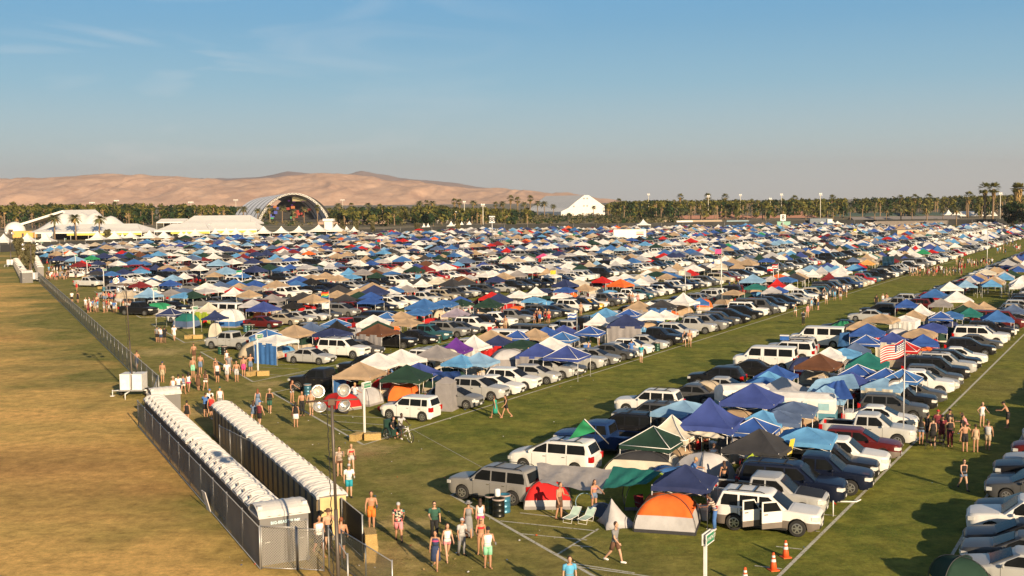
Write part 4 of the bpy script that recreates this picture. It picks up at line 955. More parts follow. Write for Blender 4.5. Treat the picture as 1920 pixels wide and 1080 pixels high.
for k in range(120):
    az=rt.uniform(0,6.283); el=rt.uniform(-.5,1.45); u=Vector((math.cos(az)*math.cos(el),math.sin(az)*math.cos(el),math.sin(el))); q2=u.cross(Vector((0,0,1))).normalized(); v=q2.cross(u); c=Vector((0,0,Hh-4))+u*rt.uniform(1.2,2.6)
    for g in range(-2,3):
        a=g*.42; d=(u*math.cos(a)+q2*math.sin(a)); e=(q2*math.cos(a)-u*math.sin(a)); b.quad(c,c+d*.9+e*.24,c+d*1.8-v*.35,c+d*.9-e*.24)
obj('crown',b.mesh('crown',L_FAN),t)
# --- the wood behind: one mass
def clump(b,c,r,n,size,rr,key):
    for _ in range(n):
        u=Vector((rr.gauss(0,1),rr.gauss(0,1),rr.gauss(0,1))).normalized(); p=Vector(c)+Vector((u.x*r[0],u.y*r[1],u.z*r[2]))*rr.uniform(.45,1.0)
        n_=(u+Vector((rr.uniform(-.7,.7),rr.uniform(-.7,.7),rr.uniform(-.3,.9)))).normalized(); a=n_.orthogonal().normalized(); a=(a*math.cos(k_:=rr.uniform(0,6.28))+n_.cross(a)*math.sin(k_)); q=n_.cross(a); s=size*rr.uniform(.5,1.2)
        b.quad(p-a*s-q*s*.5,p+a*s-q*s*.35,p+a*s*.8+q*s*.6,p-a*s*.7+q*s*.45,key)
G=MB(); rr=random.Random(9)
TOPS=[(-200,383),(0,384),(60,380),(150,381),(300,380),(420,384),(480,388),(620,388),(660,385),(740,386),(800,384),(900,388),(1010,391),(1110,387),(1150,376),(1220,374),(1400,373),(1560,370),(1700,368),(1800,366),(1880,364),(1990,362),(2100,362)]
for i in range(1450):
    px=rr.uniform(-150,2060); Z=rr.uniform(720,1250) if px<1050 else rr.uniform(820,1500)
    if 440<px<622 and Z<1060: continue
    if 1000<px<1140 and Z<1250: Z=rr.uniform(1400,1600)
    yt=float(np.interp(px,[p[0] for p in TOPS],[p[1] for p in TOPS]))+abs(rr.gauss(0,3.6))*(1 if Z>900 else 1.8)
    H=PT(px,yt,Z).z
    if H<4: H=rr.uniform(4,7)
    x=GX(px,Z); f_=rr.random()
    if f_<.38:   # fan palm
        G.box(x-.3,Z-.3,0,x+.3,Z+.3,H-2,'t'); clump(G,(x,Z,H-2),(2.6,2.6,2.3),26,1.15,rr,'l'); clump(G,(x,Z,H-5),(1.1,1.1,2),7,.8,rr,'d')
    else:
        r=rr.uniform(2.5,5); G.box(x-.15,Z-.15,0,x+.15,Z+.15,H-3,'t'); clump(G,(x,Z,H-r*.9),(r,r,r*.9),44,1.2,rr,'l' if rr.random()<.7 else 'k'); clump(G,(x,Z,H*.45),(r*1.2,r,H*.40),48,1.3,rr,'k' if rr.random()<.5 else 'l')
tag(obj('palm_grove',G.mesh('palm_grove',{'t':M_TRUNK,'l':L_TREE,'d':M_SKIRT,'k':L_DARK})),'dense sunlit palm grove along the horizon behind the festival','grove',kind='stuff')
S=MB()
for i in range(900):
    px=rr.choice([rr.uniform(640,1230),rr.uniform(940,1230),rr.uniform(200,640),rr.uniform(1130,1280)]); py=rr.uniform(404,420) if px>760 else rr.uniform(412,424)
    if py>bnd(px)-6: continue
    q=P(px,py); h=rr.uniform(1.2,3.6); clump(S,(q.x,q.y,h*.5),(2.6,2.0,h*.6),16,.8,rr,'l' if rr.random()<.65 else 'k')
tag(obj('shrubs',S.mesh('shrubs',{'l':L_OLIVE,'k':L_DARK})),'olive and dark shrubs covering the bank behind the camp','shrubs',kind='stuff')
def bigtree(px,yt,yb,wpx,label,seed,lm=L_DARK):
    q=P(px,yb); H=PT(px,yt,q.y).z; r=wpx/2*q.y/FPX; t=thing('tree',label,'tree',q,0,'dark trees at the right edge'); b=MB(); r2=random.Random(seed)
    b.tube([(0,0,0),(.2,0,H*.3),(0,.3,H*.6)],[.45,.35,.15],7)
    for k in range(5): az=k*1.3; b.tube([(0,0,H*.3),(math.cos(az)*r*.5,math.sin(az)*r*.5,H*.6)],[.2,.06],5)
    obj('trunk',b.mesh('trunk',M_TRUNK),t); b=MB()
    for k in range(26):
        az=r2.uniform(0,6.28); d=r*math.sqrt(r2.random())*.75; z=H*r2.uniform(.18,.88); clump(b,(math.cos(az)*d,math.sin(az)*d,z),(r*.38,r*.38,H*.13),70,.55,r2,'a')
    obj('crown',b.mesh('crown',lm),t)
bigtree(1898,376,423,44,'left one of the dense dark trees at the right edge',1); bigtree(1932,380,424,44,'dense dark tree cut by the right edge of the picture',2)
bigtree(202,430,452,12,'thin young tree by the left dark fence',3,L_OLIVE); bigtree(36,445,488,16,'wispy young tree beside the far left light tower',4,L_OLIVE); bigtree(57,450,505,20,'loose olive tree above the far left toilets',5,L_OLIVE)
for px_,yt_ in ((643,410),(668,412),(700,410),(782,418),(858,412)): bigtree(px_,yt_,bnd(px_)-1,9,f"slim sapling {'behind the dark fence' } {['nearest the brown pavilion','at the right end of the brown pavilion','beside the dark fence gate','left of the pole sign','right of the white peaked tents'][(643,668,700,782,858).index(px_)]}",px_,L_OLIVE)
# --- festival structures
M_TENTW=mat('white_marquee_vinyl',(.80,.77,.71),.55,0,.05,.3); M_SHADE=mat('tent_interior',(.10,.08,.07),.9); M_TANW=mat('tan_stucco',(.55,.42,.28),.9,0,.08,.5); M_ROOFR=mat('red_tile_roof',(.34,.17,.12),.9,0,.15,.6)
M_DARKF=mat('black_fence_scrim',(.035,.036,.036),.9,0,.3,.15); M_GREENR=mat('dark_green_roof',(.05,.085,.07),.8); M_WOOD=mat('weathered_boards',(.20,.17,.15),.9,0,.2,1); M_YEL=mat('yellow_trim',(.62,.55,.12),.7)
def peak_tent(px,yt,yb,wpx,label):
    q=P(px,yb); H=PT(px,yt,q.y).z; wd=wpx*q.y/FPX; ev=min(2.6,H*.5); t=thing('peaked_tent',label,'tent',q,R(rt.uniform(-6,6)),'white peaked tents along the festival fence')
    b=MB(); b.grid(lambda a,c: ((lambda r,th: (r*math.cos(th)*(1/max(abs(math.cos(th)),abs(math.sin(th)))),r*math.sin(th)*(1/max(abs(math.cos(th)),abs(math.sin(th)))),ev+(H-ev)*(1-a)**2.1))(wd/2*max(a,.015),math.pi/4+c*2*math.pi)),7,16,'a',False)
    for s in range(4):
        A=[(-1,-1),(1,-1),(1,1),(-1,1)][s]; B_=[(-1,-1),(1,-1),(1,1),(-1,1)][(s+1)%4]; b.quad((A[0]*wd/2,A[1]*wd/2,ev),(B_[0]*wd/2,B_[1]*wd/2,ev),(B_[0]*wd/2,B_[1]*wd/2,ev-.35),(A[0]*wd/2,A[1]*wd/2,ev-.35))
    obj('tent_roof',b.mesh('tent_roof',M_TENTW),t)
    for x,y in ((-1,-1),(1,-1),(1,1),(-1,1)):
        b=MB(); b.tube([(x*wd*.48,y*wd*.48,0),(x*wd*.48,y*wd*.48,ev)],.09,5); obj('pole',b.mesh('pole',M_WHITE),t)
PK=[(8,438,466,34),(52,437,464,32),(87,437,464,30),(184,433,461,33),(216,433,459,33),(246,433,458,33),(230,437,455,12),(281,432,457,33),(308,432,456,31),(340,433,452,22),(350,434,452,20),(270,429,448,14),(367,429,451,27),(404,428,449,23),(425,427,449,22),(443,427,449,24),(465,430,448,30),
 (495,424,447,32),(528,424,446,31),(561,423,445,31),(598,421,443,40),(632,420,443,34),(650,424,441,20),(664,424,441,18),(795,418,434,9),(803,418,434,10),(846,414,432,16),(856,414,432,14),(866,415,431,14),(880,414,431,20),(830,407,419,18),(884,394,408,14),(906,396,409,14),(1206,411,430,26),(1570,414,424,18),(1778,393,409,20),(1790,393,409,18)]
for i,a in enumerate(PK): peak_tent(*a,f"{ordn(i+1)} white peaked tent from the left along the festival edge")
def marquee(px0,px1,ye,yr,yb,inset,label,depth=22,skirt=None,seg=6,z0=None):
    """long clear-span tent: ridge between hipped ends"""
    q0=P(px0,yb); Z=q0.y if z0 is None else z0; x0=GX(px0,Z); x1=GX(px1,Z); e=PT((px0+px1)/2,ye,Z).z; r=PT((px0+px1)/2,yr,Z+depth/2).z; ins=inset*(x1-x0)
    t=thing('marquee',label,'tent',(x0,Z,0),0,'large white festival tents'); L_=x1-x0; b=MB(); D_=depth
    A=[(0,0,e),(L_,0,e),(L_,D_,e),(0,D_,e)]; R0=(ins,D_/2,r); R1=(L_-ins,D_/2,r)
    n=seg
    for k in range(n):
        f0,f1=k/n,(k+1)/n; sg=.06*(r-e)
        pa=Vector(A[0]).lerp(Vector(A[1]),f0); pb=Vector(A[0]).lerp(Vector(A[1]),f1); ra=Vector(R0).lerp(Vector(R1),f0); rb=Vector(R0).lerp(Vector(R1),f1)
        m0=pa.lerp(ra,.5)-Vector((0,0,sg)); m1=pb.lerp(rb,.5)-Vector((0,0,sg)); b.quad(pa,pb,m1,m0,'a'); b.quad(m0,m1,rb,ra,'a')
        b.box(pb.x-.08,-.06,e-.02,pb.x+.08,.1,e+.06,'a')
    b.quad(A[2],A[3],R0,R1,'a'); b.tri(A[1],A[2],R1,'a'); b.tri(A[3],A[0],R0,'a')
    for (p,q_) in ((A[0],A[1]),(A[1],A[2]),(A[3],A[0])): b.quad(p,q_,(q_[0],q_[1],q_[2]-.6),(p[0],p[1],p[2]-.6),'a')
    obj('tent_roof',b.mesh('tent_roof',{'a':M_TENTW}),t)
    for k in range(n+1):
        b=MB(); b.tube([(L_*k/n,.1,0),(L_*k/n,.1,e)],.12,5); obj('pole',b.mesh('pole',M_WHITE),t)
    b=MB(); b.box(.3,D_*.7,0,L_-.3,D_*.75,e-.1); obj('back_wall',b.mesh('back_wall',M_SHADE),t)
    if skirt:
        b=MB(); b.box(L_*.3,-.15,e-1.5,L_,-.05,e-.7); obj('trim_band',b.mesh('trim_band',M_YEL),t)
marquee(64,264,435,420,451,.13,'long low white marquee at far left with yellow green trim',26,1)
marquee(288,392,432,419,450,.2,'low white marquee in the middle left',22,1); marquee(377,480,430,417,448,.1,'low white marquee left of the stage',20,1)
marquee(335,470,420,404,441,.10,'taller white marquee behind the low ones',30,None,6)
marquee(293,345,416,410,440,.02,'small white box pavilion behind the middle marquees',14,None,4)
q=P(74,446); t=thing('marquee','big white multi-peaked circus tent behind the long low marquee','tent',(GX(68,530),530,0),0,'large white festival tents'); b=MB()
pks=[(118,398),(150,398),(177,397),(207,404)]
def circ(a,c):
    px=70+(235-70)*a; e=3.0; H=PT(px,float(np.interp(px,[70,95,118,134,150,163,177,192,207,222,235],[434,414,398,406,398,404,397,409,404,418,434])),545).z
    return (GX(px,545)-GX(68,530), c*34, e+(max(H,3.1)-e)*math.sin(math.pi*c)**1.3 if H>3 else e)
b.grid(circ,33,12,'a',True); obj('tent_roof',b.mesh('tent_roof',M_TENTW),t)
b=MB(); b.box(1.5,1,0,GX(233,530)-GX(68,530)-1.5,32,3.0); obj('wall',b.mesh('wall',M_TENTW),t)
# gable roof frame behind
def gable(px0,px1,pxr,ye,yr,Z,depth,label,roofm,wallm,name='pavilion',ridge_along=True,group=None,th=.4,open_=False):
    x0,x1=GX(px0,Z),GX(px1,Z); e=PT(pxr,ye,Z).z; r=PT(pxr,yr,Z).z; t=thing(name,label,'building',((x0+x1)/2,Z,0),0,group); h=(x1-x0)/2; b=MB()
    if ridge_along: # ridge runs left-right
        b.quad((-h,-.5,e),(h,-.5,e),(h,depth/2,r),(-h,depth/2,r)); b.quad((h,depth+.5,e),(-h,depth+.5,e),(-h,depth/2,r),(h,depth/2,r))
        b.quad((-h,-.5,e-th),(h,-.5,e-th),(h,-.5,e),(-h,-.5,e))
    else:
        rx=GX(pxr,Z)-(x0+x1)/2
        for (xa,za,xb,zb) in ((-h-.6,e-.2,rx,r),(rx,r,h+.6,e-.2)):
            b.quad((xa,-.4,za),(xb,-.4,zb),(xb,depth,zb),(xa,depth,za)); b.quad((xa,-.4,za-th),(xb,-.4,zb-th),(xb,-.4,zb),(xa,-.4,za))
    obj('roof',b.mesh('roof',roofm),t)
    w_=MB()
    if ridge_along:
        w_.box(-h+.3,0 if not open_ else depth*.6,0,h-.3,depth,e-th)
        for s in (-1,1): w_.tri((s*(h-.3),0,e-th),(s*(h-.3),depth,e-th),(s*(h-.3),depth/2,r-th))
    else:
        rx=GX(pxr,Z)-(x0+x1)/2; y0=0 if not open_ else depth*.8
        w_.rings([[(-h,y,0),(h,y,0),(h,y,e-th-.2),(rx,y,r-th-.1),(-h,y,e-th-.2)] for y in (y0,depth-.2)],'a',False,True)
    obj('wall',w_.mesh('wall',wallm),t)
    if open_:
        for k in range(5): b=MB(); xx=-h+.4+(2*h-.8)*k/4; b.box(xx-.2,0,0,xx+.2,.4,e-th); obj('column',b.mesh('column',wallm),t)
    return t,h,e,r
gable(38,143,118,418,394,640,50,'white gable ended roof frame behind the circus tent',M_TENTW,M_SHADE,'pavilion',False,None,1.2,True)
# domed small white tent left
q=P(27,440); t=thing('dome_hall','small round white dome at far left behind the marquee','building',(GX(27,640),640,0),0); b=MB(); b.rings([[(5.6*math.cos(a)*k,5.6*math.sin(a)*k,z*.62) for a in [i*math.pi/12 for i in range(24)]] for k,z in ((1,0),(1,3),(.9,6),(.65,8.6),(.35,10),(.05,10.6))]); obj('shell',b.mesh('shell',M_TENTW),t)
b=MB(); b.box(-1.2,-5.9,0,1.2,-5.5,2.4); obj('door',b.mesh('door',M_SHADE),t)
# main stage: barrel roof on a truss arch
Zs=930; xa,xb=GX(484,Zs),GX(618,Zs); cx=(xa+xb)/2; hw=(xb-xa)/2; Hs=PT(553,362,Zs).z
st_=thing('festival_stage','huge white arched stage with dark open front and red screens','stage',(cx,Zs,0),0)
M_RIB=mat('ribbed_white_membrane',(.82,.82,.82),.6,0,.05,.2)
def arch(th,y,k=1.0): u_=math.cos(th); return (hw*k*u_,y,Hs*k*max(0,1-u_*u_)**.72)
sh=[(-GX(490,Zs)+GX(437,Zs+70))]
b=MB(); NB=30; 
def barrel(a,c):
    p=arch(math.pi*c,0); sx=-(a)*abs(cx-hw-GX(437,Zs+60)); return (p[0]+sx-1,a*60,p[2]*(1-.12*a)+ (.12 if (int(c*NB*2)%2) else 0))
b.grid(barrel,24,60,'a',False,keyf=lambda a,c:'g' if int(a*24)%4==0 else 'a'); obj('barrel_roof',b.mesh('barrel_roof',{'a':M_RIB,'g':mat('rib_dark_grey',(.28,.28,.29),.7)}),st_)  # darker grey strips at regular steps make the ribs readable
b=MB()
b.rings([[arch(math.pi*k/30,y,s) for k in range(31)] for y,s in ((1.0,1.0),(1.0,.975),(1.6,.975),(1.6,1.0))],'k',True,False,False)
for k in range(30):
    t0,t1=math.pi*k/30,math.pi*(k+1)/30
    for s in (1.0,.955):
        b.tube([arch(t0,-1.5,s),arch(t1,-1.5,s)],.15,4,'w',False); b.tube([arch(t0,1.5,s),arch(t1,1.5,s)],.13,4,'w',False)
    b.tube([arch(t0,-1.5,1.0),arch(t1,-1.5,.955)],.22,4,'w',False); b.tube([arch(t0,-1.5,.955),arch(t0,-1.5,1.0)],.22,4,'w',False)
obj('arch_truss',b.mesh('arch_truss',{'w':M_TENTW,'k':M_BLACK}),st_)
b=MB(); b.rings([[arch(math.pi*k/24,y,.95) for k in range(25)] for y in (26,27)],'a',False,True,True); obj('backdrop',b.mesh('backdrop',M_BLACK),st_)
b=MB(); b.box(-hw*.86,-2,0,hw*.8,25,2.2); obj('stage_deck',b.mesh('stage_deck',M_BLACK),st_)
rs_=random.Random(3)
scrm=[mat('screen_red',(.28,.03,.02),.6,emit=(.5,.06,.02,.12)),mat('screen_violet',(.25,.06,.35),.6,emit=(.3,.06,.4,.12)),mat('screen_blue',(.06,.08,.35),.6,emit=(.05,.08,.4,.1)),mat('screen_orange',(.32,.10,.03),.6,emit=(.6,.2,.05,.12)),mat('screen_green',(.05,.25,.12),.6,emit=(.05,.3,.1,.2))]
for i in range(30):
    x=rs_.uniform(-.8,.35)*hw; z=rs_.uniform(2.5,17); 
    if z>Hs*.8*math.sqrt(max(.05,1-(x/hw)**2)): z=4
    b=MB(); b.box(x-2,16+i*.2,z,x+rs_.uniform(-1,1.5),16.1+i*.2,z+rs_.uniform(1,2.6)); k=4 if z<4.5 and rs_.random()<.3 else 1 if z>13 else (0 if x>-.45*hw else 2) if rs_.random()<.7 else 3
    obj('video_panel',b.mesh('video_panel',scrm[k]),st_)
b=MB(); b.box(-2.5,8,Hs*.72,9,9,Hs*.88); obj('lighting_rig',b.mesh('lighting_rig',mat('rig_panel',(.35,.3,.16),.7)),st_)
# white hangar
Zh=1180; xl,xm,xr=GX(1022,Zh),GX(1090,Zh),GX(1134,Zh); tent_=thing('hangar_tent','huge white hangar with steep gabled front right of the hills','building',(xm,Zh,0),0)
gx=[GX(p,Zh)-xm for p in (1052,1066,1080,1096,1104,1120,1134)]; gz=[PT(p,y,Zh).z for p,y in ((1052,397),(1066,390),(1080,378),(1094,366),(1104,366),(1118,377),(1134,387))]
b=MB(); b.poly([(gx[0],0,0)]+[(x,0,z) for x,z in zip(gx,gz)]+[(gx[-1],0,0)]); obj('gable_front',b.mesh('gable_front',M_TENTW),tent_)
b=MB(); sh_=-(GX(1090,Zh)-GX(1022,Zh)); 
for i in range(6):
    n=18
    for k in range(n):
        f0,f1=k/n,(k+.86)/n
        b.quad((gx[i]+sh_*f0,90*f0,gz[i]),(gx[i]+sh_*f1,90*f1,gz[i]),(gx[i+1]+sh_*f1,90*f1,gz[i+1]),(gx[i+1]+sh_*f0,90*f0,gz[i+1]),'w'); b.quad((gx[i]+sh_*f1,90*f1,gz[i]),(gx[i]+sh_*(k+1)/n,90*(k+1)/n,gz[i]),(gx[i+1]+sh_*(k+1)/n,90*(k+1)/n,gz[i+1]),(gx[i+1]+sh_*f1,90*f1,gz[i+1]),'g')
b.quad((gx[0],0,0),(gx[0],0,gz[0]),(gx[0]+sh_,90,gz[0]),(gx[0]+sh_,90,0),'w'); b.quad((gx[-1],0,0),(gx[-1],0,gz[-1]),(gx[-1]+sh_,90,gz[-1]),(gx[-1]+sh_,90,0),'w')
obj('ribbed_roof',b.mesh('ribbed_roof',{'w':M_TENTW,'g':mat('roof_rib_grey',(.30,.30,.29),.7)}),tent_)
for px_,py_ in ((1095,372),(1101,372),(1095,386),(1101,386),(1076,387)):
    p_=PT(px_,py_,Zh); b=MB(); b.box(p_.x-xm-.9,-.15,p_.z-.8,p_.x-xm+.9,-.02,p_.z+.8); obj('window',b.mesh('window',mat('hangar_window',(.3,.3,.3),.5)),tent_)
# brown pavilion right of the stage, with white tower
gable(596,728,660,416,412,800,16,'long flat brown pavilion right of the stage',mat('brown_roof',(.42,.29,.21),.85),M_TANW,'pavilion',True,None,1.6,True)
q=P(617,436); t=thing('tower','slim white square tower in front of the brown pavilion','tower',q,0); b=MB(); h_=PT(617,410,q.y).z; b.box(-2,-2,0,2,2,h_-1.2); obj('shaft',b.mesh('shaft',M_TENTW),t); b=MB(); b.box(-2.7,-2.7,h_-1.2,2.7,2.7,h_); obj('cornice',b.mesh('cornice',M_TENTW),t)
for i,(a,c,ye,yr,Z,rm,wm,lb,ra) in enumerate([(1262,1395,412,404,900,M_ROOFR,M_TANW,'long low building with red tiled roof, left part',True),(1395,1535,412,404,905,M_ROOFR,M_TANW,'long low building with red tiled roof, right part',True),
  (1350,1372,412,406,885,M_ROOFR,M_SHADE,'small dark gable porch before the left red roof',False),(1388,1408,413,407,885,M_ROOFR,M_SHADE,'small dark gable porch before the right red roof',False),
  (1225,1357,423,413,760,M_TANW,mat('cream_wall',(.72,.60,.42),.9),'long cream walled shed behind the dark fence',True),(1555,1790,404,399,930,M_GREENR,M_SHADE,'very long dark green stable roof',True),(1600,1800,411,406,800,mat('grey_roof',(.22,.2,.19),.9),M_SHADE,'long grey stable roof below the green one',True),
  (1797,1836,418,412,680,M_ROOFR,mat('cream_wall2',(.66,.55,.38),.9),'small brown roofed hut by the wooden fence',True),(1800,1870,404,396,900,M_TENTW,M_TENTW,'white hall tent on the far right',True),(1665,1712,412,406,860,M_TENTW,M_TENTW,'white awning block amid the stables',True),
  (1478,1508,402,396,950,M_ROOFR,M_TANW,'little red roofed house behind the number sign',True),(1352,1384,402,397,950,M_ROOFR,M_TANW,'red roofed house above the long roof',True),(1738,1757,412,405,840,M_ROOFR,M_TANW,'pink roofed shed amid the stables',True)]):
    gable(a,c,(a+c)/2,ye,yr,Z,14,lb,rm,wm,'building',ra)
def boxb(px0,px1,yt,yb,depth,label,cat,m,name,trim=None):
    q=P((px0+px1)/2,yb); Z=q.y; x0,x1=GX(px0,Z),GX(px1,Z); h=PT((px0+px1)/2,yt,Z).z; t=thing(name,label,cat,((x0+x1)/2,Z,0),0); w_=(x1-x0)/2; b=MB(); b.box(-w_,0,.0,w_,depth,h); obj('wall',b.mesh('wall',m),t)
    b=MB(); b.box(-w_-.1,-.1,h,w_+.1,depth+.1,h+.15); obj('roof',b.mesh('roof',trim or m),t)
    for k in range(max(1,int(w_/4))):
        b=MB(); x=-w_+ (k+.5)*2*w_/max(1,int(w_/4)); b.box(x-.5,-.05,.2,x+.5,-.01,min(2.2,h*.8)); obj('door',b.mesh('door',M_SHADE),t)
    return t
boxb(1269,1299,414,426,3,'white box trailer behind the dark fence','trailer',M_TENTW,'trailer'); boxb(1519,1553,410,424,3,'blue grey office trailer left of the cream kiosk','trailer',mat('blue_grey_siding',(.16,.19,.23),.7),'trailer'); boxb(1552,1561,411,425,3,'small cream kiosk beside the blue grey trailer','kiosk',M_TENTW,'kiosk')
boxb(1363,1404,414,425,2.4,'pale blue and red banner wall behind the camp','banner',mat('pale_blue_banner',(.35,.5,.58),.7),'banner_wall'); boxb(1418,1482,416,425,2,'row of mint green portable toilets in the distance','toilets',mat('mint_plastic',(.22,.42,.33),.6),'toilet_row')
boxb(1683,1724,432,447,8,'tan canvas shelter building amid the far canopies','shelter',M_TANW,'shelter')
boxb(22,60,434,446,5,'low stall with orange and white striped awning at far left','stall',mat('orange_awning',(.8,.45,.12),.7),'stall')
# articulated white trailer amid the canopies
q=P(1181,452); t=thing('box_trailer','long white box trailer parked amid the far canopies','trailer',q,0); b=MB(); hw_=(GX(1212,q.y)-GX(1151,q.y))/2; b.box(-hw_,0,1.1,hw_,2.5,4.3); obj('box',b.mesh('box',M_TENTW),t)
for x in (-hw_+2,-hw_+3.2,hw_-2): b=MB(); b.rings([[(x+.5*math.cos(a*.5236),y,.5+.5*math.sin(a*.5236)) for a in range(12)] for y in (.1,.5)]); obj('wheel',b.mesh('wheel',M_TYRE),t)
b=MB(); b.box(hw_*.40,-.02,2.2,hw_*.85,-.008,2.6); obj('stripe',b.mesh('stripe',mat('brown_stripe',(.3,.12,.12),.7)),t); b=MB(); b.box(hw_*.40,-.03,2.65,hw_*.85,-.01,3.5); obj('picture_panel',b.mesh('picture_panel',mat('peach_panel',(.7,.5,.4),.7)),t)
# dark scrim fence along the far camp edge
pts=[P(a,b_-1) for a,b_ in BND]; 
for i,(A,B_) in enumerate(zip(pts,pts[1:])):
    if i in (0,11): continue
    t=thing('scrim_fence',f"black scrim fence along the far camp edge, {ordn(i)} length from the left",'fence',A,ang(B_-A),'scrim fence lengths'); L_=(B_-A).length; b=MB(); b.box(0,0,0,L_,.06,2.6 if i<6 else 3.2); obj('scrim',b.mesh('scrim',M_DARKF),t)
    for k in range(int(L_/12)+1): b=MB(); b.tube([(k*12,-.05,0),(k*12,-.05,3.2)],.06,4); obj('post',b.mesh('post',M_STEEL),t)
t=thing('board_fence','weathered wooden board fence before the stables','fence',P(1640,427),0); L_=P(1800,427).x-P(1640,427).x; b=MB(); b.box(0,0,0,L_,.1,3.2); obj('boards',b.mesh('boards',M_WOOD),t); b=MB(); b.box(0,-.06,3.0,L_,.14,3.3); obj('rail',b.mesh('rail',M_WOOD),t)
# masts and flood lights
def mast(px,yt,yb,label,lamps=2,Z=None,wd=.28):
    q=P(px,yb) if Z is None else Vector((GX(px,Z),Z,0)); H=PT(px,yt,q.y).z; t=thing('floodlight_mast',label,'light mast',q,0,'floodlight masts in the distance'); b=MB(); b.tube([(0,0,0),(0,0,H-.5)],[wd,wd*.7],6); obj('pole',b.mesh('pole',mat('pale_mast',(.62,.58,.48),.7)),t)
    for k in range(lamps):
        b=MB(); x=(k-(lamps-1)/2)*1.2; b.box(x-.4,-.3,H-.9,x+.4,.3,H); obj('lamp',b.mesh('lamp',M_TENTW),t)
    b=MB(); b.box(-lamps*.6,-.1,H-1.6,lamps*.8,.1,H-1.35); obj('crossarm',b.mesh('crossarm',M_STEEL),t)
ML=[(1216,363,408),(1328,366,410),(1388,364,408),(1444,371,408),(1465,363,408),(1538,362,412),(871,377,418),(906,382,432),(1875,361,412),(174,379,420),(220,375,418),(359,378,418),(443,374,412),(643,374,408),(857,396,420)]
for i,a in enumerate(ML): mast(*a,f"{ordn(sorted(x[0] for x in ML).index(a[0])+1)} slim floodlight mast from the left on the skyline",4 if a[0]<700 else 2)
def numbersign(px,yt,ym,yb,txts,label):
    q=P(px,yb); Z=q.y; z0=PT(px,ym,Z).z; z1=PT(px,yt,Z).z; hw_=(z1-z0)*.42; t=thing('number_sign',label,'sign',q,0,None); b=MB(); b.tube([(0,.3,0),(0,.3,z1)],.2,6); obj('pole',b.mesh('pole',M_STEEL),t)
    b=MB(); b.box(-hw_,-.05,z0,hw_,.15,z1); bo=obj('board',b.mesh('board',M_WHITE),t)
    tx=textmesh(txts,(z1-z0)*.95); o=obj('numeral',tx,bo,(0,-.08,(z0+z1)/2)); o.rotation_euler=(R(90),0,0)
def textmesh(s,size,m=None,ext=.01,bold=.02):
    cu=bpy.data.curves.new('text','FONT'); cu.body=s; cu.size=size; cu.align_x='CENTER'; cu.align_y='CENTER'; cu.extrude=ext; cu.offset=bold*size
    o=bpy.data.objects.new('t',cu); col.objects.link(o); bpy.context.view_layer.update(); dg=bpy.context.evaluated_depsgraph_get(); me=bpy.data.meshes.new_from_object(o.evaluated_get(dg)); bpy.data.objects.remove(o); me.materials.clear(); me.materials.append(m or M_BLACK); me.name='text'; return me
numbersign(923,405,418,455,'88','white two faced board with black figures on a pole, left'); numbersign(1468,402,414,440,'8','white board with a black figure eight on a pole, right')
# ---------------------------------------------------------------- toilets
M_TGREY=mat('toilet_grey_plastic',(.20,.185,.17),.6,0,.12,.8); M_TDOOR=mat('toilet_tan_door',(.42,.31,.17),.6,0,.15,2); M_TROOF=mat('toilet_white_roof',(.60,.58,.55),.45,0,.08,2); M_TTAN=mat('toilet_tan_side',(.55,.42,.2),.6)
def ribbed(x0,x1,y0,y1,z0,h,n,ax='x'):
    b=MB(); N=n*4
    def f(a,c):
        if ax=='x': x=x0+(x1-x0)*a; y=y0+(y1-y0)*c; arc=math.sin(math.pi*c)**.6; rb=.028*(1 if int(a*N)%4==0 else 0)
        else: x=x0+(x1-x0)*c; y=y0+(y1-y0)*a; arc=math.sin(math.pi*c)**.6; rb=.028*(1 if int(a*N)%4==0 else 0)
        return (x,y,z0+h*arc+(rb if 0<a<1 else -.05))
    b.grid(f,N,10,'a',False)
    b.box(x0,y0,z0-.06,x1,y1,z0-.004,'a'); return b
tw,td,th=1.10,1.22,2.02
b=MB(); b.box(-tw/2,-td/2,.12,tw/2,td/2,th,'g'); b.box(-tw/2-.03,-td/2-.03,0,tw/2+.03,td/2+.03,.13,'g')
for s in (-1,1):
    for k in range(4): b.box(-tw/2+.08+k*.27,s*(td/2+.012)-.012,.25,-tw/2+.16+k*.27,s*(td/2+.012)+.012,th-.15,'g')
TB=b.mesh('wall',{'g':M_TGREY}); 
b=MB(); b.box(-.33,-td/2-.045,.18,.33,-td/2-.03,1.86,'d'); b.box(-.2,-td/2-.055,1.2,.2,-td/2-.046,1.75,'d'); TD=b.mesh('door',{'d':M_TDOOR})
b=MB()
def rf(a,c):
    x=-.545+1.09*a; y=-td/2-.13+(td+.22)*c; e=1-abs(2*a-1)**4*.75; arc=math.sin(math.pi*min(max(c*.92+.04,0),1))**.7
    sw=a-.5-.28*math.sin(math.pi*c)+.1; rib=.045*(1 if int((sw+2)*7)%2 else 0)*(1 if .08<c<.92 and .06<a<.94 else 0)
    return (x,y,th-.06+.34*arc*e+rib*e)
b.grid(rf,22,12,'a',False); b.box(-.545,-td/2-.13,th-.10,.545,td/2+.09,th-.05); TR=b.mesh('roof',M_TROOF)
b=MB(); b.tube([(.38,.45,th),(.38,.45,th+.30)],.045,7); TV=b.mesh('vent_pipe',M_TGREY)
def toilet(q,a,label):
    t=thing('portable_toilet',label,'toilet',q,a,'portable toilets in the fenced rows'); obj('wall',TB,t); obj('roof',TR,t); obj('door',TD,t); obj('vent_pipe',TV,t)
A=P(487,1060); ZL=P(268,803); dL=(ZL-A).normalized(); nL=Vector((dL.y,-dL.x,0)); nun=25; LLn=(ZL-A).length; 
gapk=12; pitch=(LLn-1.75-.5)/nun
